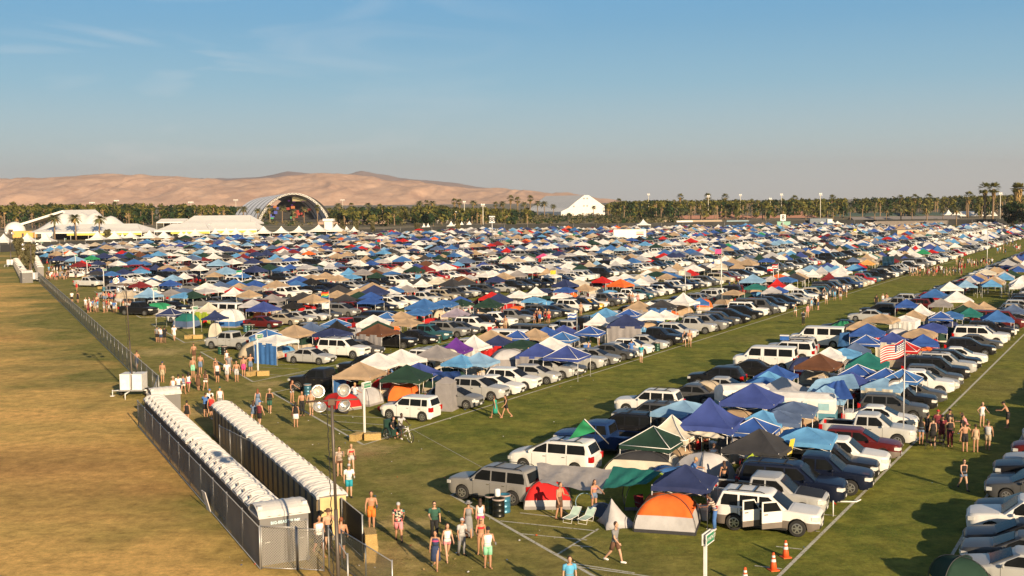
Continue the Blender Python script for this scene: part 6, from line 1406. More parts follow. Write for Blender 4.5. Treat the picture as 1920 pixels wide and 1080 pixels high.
for a in [(618,604,545,'rainbow striped flag over the maroon sedan row',['red','orange','yellow','green','blue']),(619,604,566,'white flag below the rainbow one','white'),(455,548,505,'green and white flag on the flagged white canopy',['green','white']),(1082,636,583,'blue and white striped flag beside the tall white canopy',['white','royal blue','white','royal blue']),(1043,540,505,'yellow flag in the fourth block','yellow'),
          (1353,560,465,'pink flag above a white one in the middle rows','pink'),(1352,560,484,'white pennant under the pink flag','white'),(1285,560,505,'cream banner flag near the white van','cream'),(1450,545,498,'red and white flag near the red canopy',['white','red']),(1459,545,494,'striped flag right of the red and white one',['red','white','red','white']),
          (790,545,513,'small sky blue flag beside the white canopies','sky blue'),(943,500,480,'green flag in the far rows','green'),(714,478,448,'red flag leaning in the far rows','red'),(1606,460,428,'yellow flag in the far right rows','yellow'),(1850,530,430,'slim pole with white pennant on the far aisle','white'),(870,500,457,'pale flag in the far middle','light grey')]: flag(a[0],a[1],a[2],a[3],a[4],1.0,.7,-1)
# green triangular flag on a slanted pole above the blue pickup
q=P(1104,842); t=thing('green_flag','green triangular flag on a slanted white pole over the blue pickup','flag',q); a0=P(1141,832,1.3)-q; a1=P(1096,786,3.2)-q; b=MB(); b.tube([a0,a1],.03,6); obj('pole',b.mesh('pole',M_POLE),t)
c0=P(1094,786,3.2)-q; c1=P(1117,809,2.3)-q; c2=P(1066,824,1.9)-q; b=MB(); b.grid(lambda a,c: c0.lerp(c1.lerp(c2,c),a)+Vector((0,.06*math.sin(a*8+c*5),0)),8,8,'a',True); obj('flag_cloth',b.mesh('flag_cloth',cloth(FC['green'])),t)
# ---------------------------------------------------------------- loungers, chairs, umbrella, hoop, coolers
def lounger(q,a,label):
    t=thing('folding_lounger',label,'lounger',q,a,'folding loungers by the grey tent',.74); b=MB(); b.grid(lambda u,c:(-.85+1.1*u,-.28+.56*c,.32-.03*math.sin(math.pi*u)),10,2); obj('seat',b.mesh('seat',mat('mint_webbing',(.45,.60,.52),.8)),t); b=MB(); b.grid(lambda u,c:(.25+.5*u,-.28+.56*c,.32+.42*u),6,2); obj('backrest',b.mesh('backrest',mat('mint_webbing',(.45,.60,.52),.8)),t)
    b=MB(); 
    for s in (-1,1): b.tube([(-.85,s*.3,.32),(.25,s*.3,.32),(.75,s*.3,.74)],.018,5)
    b.tube([(-.85,-.3,.32),(-.85,.3,.32)],.018,5); b.tube([(.75,-.3,.74),(.75,.3,.74)],.018,5); obj('frame',b.mesh('frame',M_WHITE),t)
    for x in (-.6,.3): b=MB(); b.tube([(x,-.3,.32),(x-.1,-.3,.02),(x-.1,.3,.02),(x,.3,.32)],.016,5); obj('leg',b.mesh('leg',M_WHITE),t)
lounger(P(1073,976),R(60),'left mint striped folding lounger'); lounger(P(1101,978),R(60),'right mint striped folding lounger')
t=thing('umbrella','open blue umbrella lying beside the loungers','umbrella',P(1131,975),0); b=MB(); b.rings([[(r*math.cos(a*math.pi/8)*(1 if a%2 else .93),r*math.sin(a*math.pi/8)*(1 if a%2 else .93),z) for a in range(16)] for r,z in ((.62,0),(.5,.14),(.3,.25),(.03,.3))],'a',True,False); o=obj('canopy_cloth',b.mesh('canopy_cloth',cloth(FC['slate blue'])),t,(0,0,.42)); o.rotation_euler=(R(-50),R(25),0); b=MB(); b.tube([(.0,0,.0),(.25,-.4,.5),(.1,-.05,.6)],.012,5); obj('shaft',b.mesh('shaft',M_STEEL),t)
t=thing('hula_hoop','pale blue hoop held by the girl in the bikini top','hoop',P(1096,960)); b=MB(); b.tube([(.43*math.cos(a*math.pi/16),.12*math.sin(a*math.pi/16),.47+.43*math.sin(a*math.pi/16)) for a in range(33)],.016,5,'a',False); obj('ring',b.mesh('ring',mat('hoop_blue',(.2,.35,.45),.4)),t)
def cooler(q,a,c,label,s=1.0,z=0):
    t=thing('cooler_box',label,'cooler',(q.x,q.y,z),a,None,s); b=MB(); b.box(-.38,-.22,0,.38,.22,.38); obj('body',b.mesh('body',mat('cooler_plastic',c,.5)),t); b=MB(); b.box(-.40,-.24,.385,.40,.24,.47); obj('lid',b.mesh('lid',M_WHITE),t)
    for sg in (-1,1): b=MB(); b.tube([(sg*.40,-.1,.28),(sg*.44,-.1,.3),(sg*.44,.1,.3),(sg*.40,.1,.28)],.015,5); obj('handle',b.mesh('handle',M_BLACK),t)
def chair(q,a,colr,label,s=1):
    t=thing('camp_chair',label,'chair',q,a,'folding camp chairs',s); fm=cloth(FC[colr]); b=MB(); b.grid(lambda u,c:(-.22+.45*u,-.26+.52*c,.42-.05*math.sin(math.pi*u)),6,4); obj('seat',b.mesh('seat',fm),t); b=MB(); b.grid(lambda u,c:(-.24-.12*u,-.27+.54*c,.42+.48*u),5,3); obj('backrest',b.mesh('backrest',fm),t)
    for sx in (-1,1):
        for sy in (-1,1): b=MB(); b.tube([(sx*.22,sy*.26,.42),(sx*.27,-sy*.24 if False else sy*.30,0)],.012,5); obj('leg',b.mesh('leg',M_DPOLE),t)
        b=MB(); b.tube([(-.25,sx*.3,.62),(.22,sx*.3,.62)],.018,5); obj('armrest',b.mesh('armrest',M_DPOLE),t)
chair(P(1205,965),R(-60),'maroon','dark red camp chair between lime and orange tents')
cooler(P(1310,972),A_S,(.5,.5,.52),'large white cooler under the navy canopy',1.3); cooler(P(1302,932),A_S,(.6,.6,.6),'white cooler stacked high under the navy canopy',1.1,.9); cooler(P(1448,895),A_S,(.05,.2,.4),'blue cooler behind the navy truck',1); q=P(1422,674)-SD*2.4; cooler(q,A_S,(.03,.12,.4),'blue cooler box on the roof of a white suv in the left row',1.0,1.93)
t=thing('camping_table','camping table under the navy canopy holding a cooler','table',P(1302,932),A_S); b=MB(); b.box(-.6,-.35,.84,.6,.35,.88); obj('table_top',b.mesh('table_top',M_WHITE),t)
for sx in (-1,1):
    for sy in (-1,1): b=MB(); b.tube([(sx*.5,sy*.3,0),(sx*.5,sy*.3,.84)],.015,5); obj('leg',b.mesh('leg',M_STEEL),t)
for i,(x,y,c) in enumerate([(920,628,'red'),(933,628,'maroon'),(946,627,'tan'),(1405,938,'black'),(1365,930,'blue'),(1140,572,'red'),(1150,571,'blue'),(1160,570,'grey'),(445,560,'red'),(366,612,'red'),(383,611,'red'),(1745,842,'black'),(1760,842,'black')]): chair(P(x,y),R(-70+20*i),c,f"{c} camp chair {['left of the group by the white suv','in the middle of the group by the white suv','right of the group by the white suv','among the shirtless men','behind the shirtless men','left of the sunbathers','amid the sunbathers','right of the sunbathers','under the flagged canopy','left under the cream canopy','right under the cream canopy','in the crowd at the lane','right of the black one in the crowd'][i]}")
# toy-free extras: white barrier stake at the lane corner
t=thing('tape_stake','low white and red taped stake on the lane line','stake',P(1562,968)); b=MB(); b.tube([(0,0,0),(0,0,.75)],.03,6); obj('stake',b.mesh('stake',M_WHITE),t); b=MB(); b.tube([(0,0,.7),(.15,.05,.55)],.025,5); obj('tape_end',b.mesh('tape_end',M_TAIL),t)
t=thing('tape_stake','red and white taped bar lying across the lane line','stake',P(1598,943)); b=MB(); b.tube([(-1.6,.1,.06),(.2,0,.06),(.45,.1,.14)],.035,6); obj('stake',b.mesh('stake',M_WHITE),t)
rc=random.Random(33); n_=0; tl=defaultdict(int)
for bi,u0,u1 in ((1,55,150),(2,66,170),(3,86,190),(4,112,210)):
    va,vb=BL[bi]; u=u0
    while u<u1:
        q=W(u,va+rc.uniform(6.0,12.5)); u+=rc.uniform(2.4,5.0) if bi<3 else rc.uniform(3.0,6.5)
        if not infr(q,10): continue
        c1=rc.choice(['grey','light grey','beige','red','blue','navy blue','orange','tan','dark green','sky blue','lime green','cream']); c2=rc.choice(['light grey','grey','beige','cream']); tl[bi]+=1
        tent(q,A_R+R(rc.uniform(-40,40)),rc.uniform(1.9,2.9),rc.uniform(1.7,2.3),rc.uniform(1.1,1.55),c1,c2,f"{c1} and {c2} dome tent, {BLN(bi)}, {ordn(tl[bi])} from its near end",rc.choice([0.2,.4,.55]))
        if rc.random()<.85: 
            n_+=1; p=W(u-1.5,va+rc.uniform(6.0,12.5)); c=rc.choice(['black','blue','red','grey','navy blue','maroon']); chair(p,rc.uniform(0,6.28),c,f"{c} camp chair amid the canopies, {BLN(bi)}, {ordn(n_)} from the front")
        if rc.random()<.75: n_+=1; cooler(W(u-1.0,va+rc.uniform(6,12.5)),rc.uniform(0,3),rc.choice([(.6,.6,.6),(.04,.12,.4),(.45,.03,.03),(.5,.5,.45)]),f"cooler box amid the canopies, {BLN(bi)}, {ordn(n_)} from the front",rc.uniform(.9,1.3))

def bag(q,a,c,label,s=1):
    b=MB(); b.rings([[(x,.17*k*math.cos(t*math.pi/5),.16+.16*k*math.sin(t*math.pi/5)) for t in range(10)] for x,k in ((-.33,.5),(-.30,.95),(-.1,1.05),(.12,.98),(.30,.9),(.33,.5))]); b.tube([(-.15,-.05,.3),(-.1,-.05,.42),(.1,-.05,.42),(.15,-.05,.3)],.015,4)
    o=obj('duffel_bag',b.mesh('duffel_bag',cloth(FC[c])),None,q,a,s); tag(o,label,'bag','bags left around the camp sites')
for i in range(34):
    bi=rc.choice((1,1,2,3)); va,vb=BL[bi]; q=W({1:55,2:64,3:86}[bi]+rc.uniform(0,34),va+rc.uniform(5.6,12.8)); c=rc.choice(['navy blue','black','red','teal','charcoal','royal blue','maroon','cream'])
    bag(q,rc.uniform(0,6.28),c,f"{c} duffel bag on the grass between tents, {BLN(bi)}, {ordn(i+1)} in all",rc.uniform(.8,1.3))
# scattered litter: cups, cans, paper
b=MB(); r2=random.Random(77)
for i in range(650):
    if r2.random()<.6: bi=r2.choice((1,1,2,3)); q=W({1:48,2:58,3:80}[bi]+r2.uniform(0,50),r2.uniform(BL[bi][0]-4,BL[bi][1]+3))
    else: q=P(r2.uniform(430,1100),r2.uniform(700,1078))
    s=r2.uniform(.02,.06); a=r2.uniform(0,6.28); z=.02+r2.uniform(0,.04); dx,dy=math.cos(a)*s,math.sin(a)*s; k=r2.choice('wwwrbs')
    b.quad((q.x-dx,q.y-dy,z),(q.x+dy,q.y-dx,z+.02),(q.x+dx,q.y+dy,z+s*.7),(q.x-dy,q.y+dx,z+.01),k)
tag(obj('litter',b.mesh('litter',{'w':M_WHITE,'r':M_CONE,'b':mat('blue_scrap',(.05,.15,.4),.6),'s':M_STRAW})),'small scraps of litter and leaves scattered over the grass','litter',kind='stuff')
# ---------------------------------------------------------------- people
SKIN={'fair':(.52,.30,.20),'tan':(.42,.22,.13),'brown':(.20,.10,.06),'dark':(.07,.035,.022)}
CLC={'white':(.78,.77,.74),'black':(.015,.015,.017),'grey':(.22,.22,.23),'light grey':(.45,.45,.46),'teal':(.02,.30,.40),'orange':(.75,.20,.03),'pink':(.70,.25,.28),'hot pink':(.70,.06,.22),'navy':(.03,.05,.12),'blue':(.06,.16,.42),'sky blue':(.10,.38,.62),'mint':(.25,.58,.38),
 'green':(.03,.10,.07),'red':(.55,.03,.03),'maroon':(.15,.02,.03),'brown':(.12,.06,.035),'tan':(.45,.34,.22),'khaki':(.40,.33,.22),'denim':(.13,.19,.30),'emerald':(.02,.28,.20),'yellow':(.75,.55,.08),'striped':(.5,.42,.33),'floral':(.06,.06,.08),'purple':(.15,.05,.25)}
def floral():
    m,n,l,b=nmat('floral_cloth'); t=n.new('ShaderNodeTexCoord'); v=n.new('ShaderNodeTexVoronoi'); v.inputs['Scale'].default_value=11; l.new(t.outputs['Object'],v.inputs['Vector'])
    r=n.new('ShaderNodeValToRGB'); r.color_ramp.interpolation='CONSTANT'; e=r.color_ramp.elements; e[0].color=(.015,.02,.03,1); e[1].position=.45; e[1].color=(.55,.12,.12,1); x=e.new(.62); x.color=(.04,.20,.18,1); x=e.new(.78); x.color=(.55,.5,.38,1)
    s=n.new('ShaderNodeSeparateXYZ'); l.new(v.outputs['Color'],s.inputs[0]); l.new(s.outputs[0],r.inputs[0]); l.new(r.outputs[0],b.inputs['Base Color']); b.inputs['Roughness'].default_value=.9; return m
def striped():
    m,n,l,b=nmat('striped_cloth'); t=n.new('ShaderNodeTexCoord'); s=n.new('ShaderNodeSeparateXYZ'); l.new(t.outputs['Object'],s.inputs[0]); x=n.new('ShaderNodeMath'); x.operation='PINGPONG'; x.inputs[1].default_value=.045; l.new(s.outputs[2],x.inputs[0]); y=n.new('ShaderNodeMath'); y.operation='GREATER_THAN'; y.inputs[1].default_value=.022; l.new(x.outputs[0],y.inputs[0])
    mx=n.new('ShaderNodeMixRGB'); mx.inputs[1].default_value=(.62,.52,.42,1); mx.inputs[2].default_value=(.12,.07,.07,1); l.new(y.outputs[0],mx.inputs[0]); l.new(mx.outputs[0],b.inputs['Base Color']); b.inputs['Roughness'].default_value=.9; return m
def cmat(c):
    if ('cm',c) not in MATS: MATS[('cm',c)]= floral() if c=='floral' else striped() if c=='striped' else mat('garment',CLC[c],.9,0,.15,6,bump=.2,bs=14)
    return MATS[('cm',c)]
HAIRC={'black':(.012,.009,.008),'brown':(.06,.03,.018),'blond':(.42,.27,.12),'red':(.20,.06,.025)}
def V3(x,y,z): return Vector((x,y,z))
POSES={'stand':dict(h=(2,-2),k=(3,3),s=(4,-2),a=(9,9),e=(12,10)),'walk':dict(h=(24,-20),k=(10,22),s=(-22,20),a=(8,8),e=(14,28)),'walk2':dict(h=(-20,24),k=(24,8),s=(20,-20),a=(9,9),e=(30,14)),
 'stroll':dict(h=(13,-11),k=(6,12),s=(-10,12),a=(10,10),e=(12,70)),'carry':dict(h=(4,-6),k=(4,8),s=(12,6),a=(12,12),e=(80,18)),'phone':dict(h=(2,-3),k=(3,5),s=(35,10),a=(20,10),e=(125,20)),'arms':dict(h=(3,-3),k=(3,3),s=(55,10),a=(14,12),e=(12,25)),
 'hips':dict(h=(3,-3),k=(3,3),s=(-14,-14),a=(38,38),e=(78,78)),'sit':dict(h=(86,82),k=(88,84),s=(25,20),a=(12,12),e=(45,50)),'crowd':dict(h=(6,-4),k=(8,4),s=(22,-4),a=(14,16),e=(60,30)),'bend':dict(h=(8,4),k=(10,8),s=(40,36),a=(10,10),e=(45,50),lean=24),'ride':dict(h=(72,42),k=(80,50),s=(50,50),a=(12,12),e=(14,14),lean=14)}
def skel(pose,fem):
    p=POSES[pose]; J={}; ln=R(p.get('lean',3)); hw=.085 if not fem else .092; sw=.195 if not fem else .165
    pel=V3(0,0,.95)
    def up(d): return pel+V3(math.sin(ln)*d,0,math.cos(ln)*d)
    J['pel']=pel; J['wa']=up(.14); J['ri']=up(.27); J['ch']=up(.38); J['sh']=up(.475); J['nb']=up(.51); J['nk']=up(.57)+V3(.01,0,0); J['hd']=up(.695)+V3(.025,0,0)
    for i,s in enumerate((1,-1)):
        hip=pel+V3(0,s*hw,-.03); a=R(p['h'][i]); kn=hip+V3(math.sin(a),s*.02,-math.cos(a))*.43; b_=a-R(p['k'][i]); an=kn+V3(math.sin(b_),0,-math.cos(b_))*.41
        J['hip',i]=hip; J['kn',i]=kn; J['an',i]=an; J['toe',i]=an+V3(.17,s*.03,-.045)
        sh=up(.455)+V3(0,s*sw,0); f=R(p['s'][i]); ab=R(p['a'][i]); d=V3(math.sin(f)*math.cos(ab),s*math.sin(ab),-math.cos(f)*math.cos(ab)); el=sh+d*.285
        g=f+R(p['e'][i]); d2_=V3(math.sin(g)*.97,-s*.18*min(1,p['e'][i]/60)+s*math.sin(ab)*.4,-math.cos(g)).normalized(); wr=el+d2_*.25
        J['sho',i]=sh; J['el',i]=el; J['wr',i]=wr; J['hdir',i]=d2_
    mz=min(J['an',0].z,J['an',1].z) if pose not in('sit','ride') else None
    dz=.085-mz if mz is not None else (-.48 if pose=='sit' else .02)
    for k,v_ in J.items():
        if not (isinstance(k,tuple) and k[0]=='hdir'): v_.z+=dz
    return J
def ringz(c,rx,ry,n=14,t=0): return [(c.x+rx*math.cos(2*math.pi*k/n),c.y+ry*math.sin(2*math.pi*k/n),c.z-t*math.cos(2*math.pi*k/n)) for k in range(n)]
def torso(b,J,fem,g=0,top='sh',bot='pel',key='a',flare=0):
    prof=[('lo',.085,.13),('pel',.105,.165 if fem else .155),('wa',.085,.118 if fem else .135),('ri',.10,.135 if fem else .155),('ch',.12 if fem else .112,.15 if fem else .178),('sh',.075,.12 if fem else .15),('nb',.052,.06),('nk',.05,.052)]
    J2=dict(J); J2['lo']=J['pel']-V3(0,0,.09); names=[x[0] for x in prof]; i0=names.index(bot); i1=names.index(top)
    b.rings([ringz(J2[n_],rx+g+(flare if n_==bot else 0),ry+g+(flare if n_==bot else 0)) for n_,rx,ry in prof[i0:i1+1]],key)
def limb(b,pts,r,n=10,key='a'): b.tube(pts,r,n,key)
def body_prims(J,fem,hands=True):
    b=MB(); torso(b,J,fem,0,'nk','lo')
    f=.92 if fem else 1
    for i,s in enumerate((1,-1)):
        h,k,a,t_=J['hip',i],J['kn',i],J['an',i],J['toe',i]
        limb(b,[h+V3(0,0,.05),h.lerp(k,.35),k,k.lerp(a,.3),k.lerp(a,.75),a],[.088,.082*f,.056*f,.058*f,.042*f,.036]); limb(b,[a+V3(-.05,0,-.045),a+V3(.02,0,-.03),t_+V3(-.05,0,0),t_],[.034,.042,.036,.022])
        sh,e,w_,d=J['sho',i],J['el',i],J['wr',i],J['hdir',i]
        limb(b,[J['sh'].lerp(sh,.45),sh,sh.lerp(e,.4),e,e.lerp(w_,.35),w_],[.055,.056*f,.046*f,.036*f,.036*f,.024])
        if hands:
            ax=V3(0,s,0); side=d.cross(ax).normalized(); pm=w_+d*.045; limb(b,[w_,w_+d*.03,w_+d*.085],[(.022,.022),(.036,.018),(.034,.016)],8)
            for q,(o_,l_) in enumerate(((-.030,.060),(-.010,.072),(.010,.066),(.029,.052))):
                r0=w_+d*.08+side*o_; r1=r0+d*l_*.55-ax*.006; r2=r1+d*l_*.45-ax*.02; limb(b,[r0-d*.015,r1,r2],[.0105,.0095,.008],6)
            limb(b,[w_+d*.03-side*.026,w_+d*.055-side*.052-ax*.01,w_+d*.085-side*.060-ax*.02],[.013,.0115,.009],6)
        else: limb(b,[w_,w_+d*.08,w_+d*.16],[.026,.032,.016],6)
    hd=J['hd']; b.ell(hd,(.095,.076,.118),14,10); b.ell(hd+V3(.035,0,-.075),(.058,.05,.045),10,7); limb(b,[hd+V3(.085,0,.015),hd+V3(.112,0,-.022),hd+V3(.09,0,-.032)],[.010,.014,.012],6)
    for s in (-1,1): b.ell(hd+V3(-.005,s*.077,-.01),(.018,.012,.03),6,5)
    limb(b,[J['nk'],hd-V3(.01,0,.05)],[.052,.052])
    return b
def remesh(b,vox,name):
    me=b.mesh(name+'_raw',M_BLACK); o=bpy.data.objects.new('tmp',me); col.objects.link(o); m=o.modifiers.new('r','REMESH'); m.mode='VOXEL'; m.voxel_size=vox; m.use_smooth_shade=True
    s=o.modifiers.new('s','SMOOTH'); s.iterations=2; s.factor=.4
    dg=bpy.context.evaluated_depsgraph_get(); r=bpy.data.meshes.new_from_object(o.evaluated_get(dg)); bpy.data.objects.remove(o); bpy.data.meshes.remove(me); r.name=name; r.materials.clear(); r.materials.append(None); return r
BODY={}
def body(pose,fem,lod):
    k=(pose,fem,lod)
    if k not in BODY:
        J=skel(pose,fem); BODY[k]=(J,remesh(body_prims(J,fem,lod==0),.0125 if lod==0 else .028,'person'))
    return BODY[k]
GAR={}
def garment(kind,pose,fem):
    k=(kind,pose,fem)
    if k in GAR: return GAR[k]
    J=skel(pose,fem); b=MB()
    if kind in('tee','tank','shirt'):
        torso(b,J,fem,.016,'sh','pel',flare=.012)
        if kind!='tank':
            for i in (0,1): limb(b,[J['sh'].lerp(J['sho',i],.5)+V3(0,0,.005),J['sho',i],J['sho',i].lerp(J['el',i],.62)],[.066,.072,.064])
        else:
            for i in (0,1): limb(b,[J['ch'].lerp(J['sho',i],.4),J['sh'].lerp(J['sho',i],.45)+V3(0,0,.045)],[.06,.03])
    elif kind=='bikini':
        b.rings([ringz(J['ch']+V3(0,0,dz),.128+(g_),.158+g_) for dz,g_ in ((-.07,-.012),(-.03,.008),(.03,-.0))])
    elif kind=='dress': 
        torso(b,J,fem,.016,'sh','wa'); 
        b.rings([ringz(J['wa'],.10,.135),ringz(J['pel'],.13,.18),ringz(J['pel']-V3(0,0,.25),.165,.21),ringz(J['pel']-V3(0,0,.52 if pose!='sit' else .2),.19,.23)])
    elif kind=='long dress':
        torso(b,J,fem,.016,'sh','wa'); b.rings([ringz(J['wa'],.10,.135),ringz(J['pel'],.13,.18),ringz(J['pel']-V3(0,0,.35),.16,.20),ringz(J['pel']-V3(0,0,.84),.20,.24)])
    elif kind in('shorts','short shorts','trousers'):
        torso(b,J,fem,.018,'wa','lo'); f={'shorts':.78,'short shorts':.30,'trousers':1}[kind]
        for i in (0,1):
            h,kn,an=J['hip',i],J['kn',i],J['an',i]
            if kind=='trousers': limb(b,[h+V3(0,0,.02),h.lerp(kn,.5),kn,kn.lerp(an,.93)],[.102,.092,.072,.062])
            else: limb(b,[h+V3(0,0,.02),h.lerp(kn,f*.5),h.lerp(kn,f)],[.104,.100 if kind=='shorts' else .098,.096 if kind=='shorts' else .096])
    elif kind=='skirt': b.rings([ringz(J['wa']-V3(0,0,.03),.10,.135),ringz(J['pel'],.13,.182),ringz(J['pel']-V3(0,0,.34),.19,.23)])
    elif kind in('hair','long hair'):
        hd=J['hd']; b.ell(hd+V3(-.022,0,.028),(.092,.086,.108),12,8)
        if kind=='long hair': limb(b,[hd+V3(-.05,0,.02),hd+V3(-.085,0,-.10),J['nb']+V3(-.10,0,0),J['ch']+V3(-.125,0,.03)],[(.075,.06),(.085,.05),(.09,.04),(.05,.02)],10)
    elif kind=='cap': hd=J['hd']; b.ell(hd+V3(-.01,0,.045),(.104,.09,.085),12,8); b.box(hd.x+.06,-.06,hd.z+.045,hd.x+.17,.06,hd.z+.058)
    elif kind=='hat': hd=J['hd']; b.rings([ringz(hd+V3(-.005,0,z),r,r*.95) for r,z in ((.20,.035),(.195,.05),(.10,.055),(.095,.13),(.05,.15))])
    elif kind=='eye': b=[MB().ell(J['hd']+V3(.088,s*.031,.012),(.010,.012,.007),6,4) for s in (-1,1)]; GAR[k]=[x.mesh('eye',M_BLACK) for x in b]; return GAR[k]
    elif kind=='mouth': b.ell(J['hd']+V3(.086,0,-.062),(.008,.022,.006),6,4); GAR[k]=b.mesh('mouth',mat('lips',(.35,.10,.08),.6)); return GAR[k]
    elif kind=='glasses': b.box(J['hd'].x+.092,-.065,J['hd'].z,J['hd'].x+.108,.065,J['hd'].z+.03); GAR[k]=b.mesh('sunglasses',M_BLACK); return GAR[k]
    elif kind=='shoe':
        GAR[k]=[]
        for i in (0,1): m_=MB(); a,t_=J['an',i],J['toe',i]; limb(m_,[a+V3(-.06,0,-.045),a+V3(0,0,-.035),t_+V3(-.04,0,0),t_+V3(.015,0,0)],[.04,.05,.044,.03],8); GAR[k].append(m_.mesh('shoe',M_BLACK))
        return GAR[k]
    elif kind=='bag': b.ell(J['hip',0]+V3(.02,.15,-.02),(.15,.07,.13),10,7); b.tube([J['hip',0]+V3(.0,.14,.08),J['ch']+V3(.13,0,0),J['sho',1]+V3(0,.05,.05)],.012,4)
    elif kind=='can': w_=J['wr',0]+J['hdir',0]*.09; b.tube([w_+V3(.03,0,-.05),w_+V3(.03,0,.07)],.033,8)
    elif kind=='backpack': b.box(J['ch'].x-.32,-.15,J['wa'].z-.02,J['ch'].x-.115,.15,J['sh'].z)
    me=b.mesh(kind.replace(' ','_'),{'a':None}); GAR[k]=me; return me
NPEOPLE=0
def person(px,py,face,pose,sex,skin,top,bottom,hair,label,extra=(),z=0,s=None,q=None):
    """top/bottom: 'kind:colour'; hair: 'kind:colour'; face: world heading in degrees (0 right, 90 away, 180 left, -90 towards us)"""
    global NPEOPLE; NPEOPLE+=1
    fem=sex=='f'; q=P(px,py) if q is None else q; near=q.y<100; lod=0 if near else 1
    s=(.95 if fem else 1.015)*(s or 1)*random.uniform(.98,1.02)
    J,me=body(pose,fem,lod); t=obj('person',me,None,(q.x,q.y,z),R(face),s); slotmat(t,0,mat('skin',SKIN[skin],.6,0,.06,5)); tag(t,label,'person','people around the camp')
    def put(kind,colr,nm=None):
        m_=garment(kind,pose,fem); o=obj(nm or kind.replace(' ','_'),m_,t); 
        if m_.materials[0] is None: slotmat(o,0,cmat(colr) if colr in CLC else mat('hair',HAIRC[colr],.7,0,.2,20))
    if top: k,c=top.split(':'); put(k,c,{'tee':'shirt','tank':'tank_top','bikini':'bikini_top'}.get(k))
    if bottom: k,c=bottom.split(':'); put(k,c,{'short shorts':'shorts'}.get(k))
    if hair:
        for h_ in hair.split('+'):
            k,c=h_.split(':'); o_=garment(k,pose,fem); o=obj({'long hair':'hair'}.get(k,k),o_,t); slotmat(o,0,mat('hair',HAIRC[c],.7,0,.2,20) if k in('hair','long hair') and c in HAIRC else cmat(c))
    if near:
        for m_ in garment('eye',pose,fem): obj('eye',m_,t)
        obj('mouth',garment('mouth',pose,fem),t)
    for e in extra:
        k,c=(e.split(':')+['black'])[:2]
        if k=='shoe':
            for m_ in garment('shoe',pose,fem): o=obj('shoe',m_,t); slotmat(o,0,cmat(c)) if c!='black' else None
        elif k=='glasses': obj('sunglasses',garment('glasses',pose,fem),t)
        else: put(k,c)
    return t
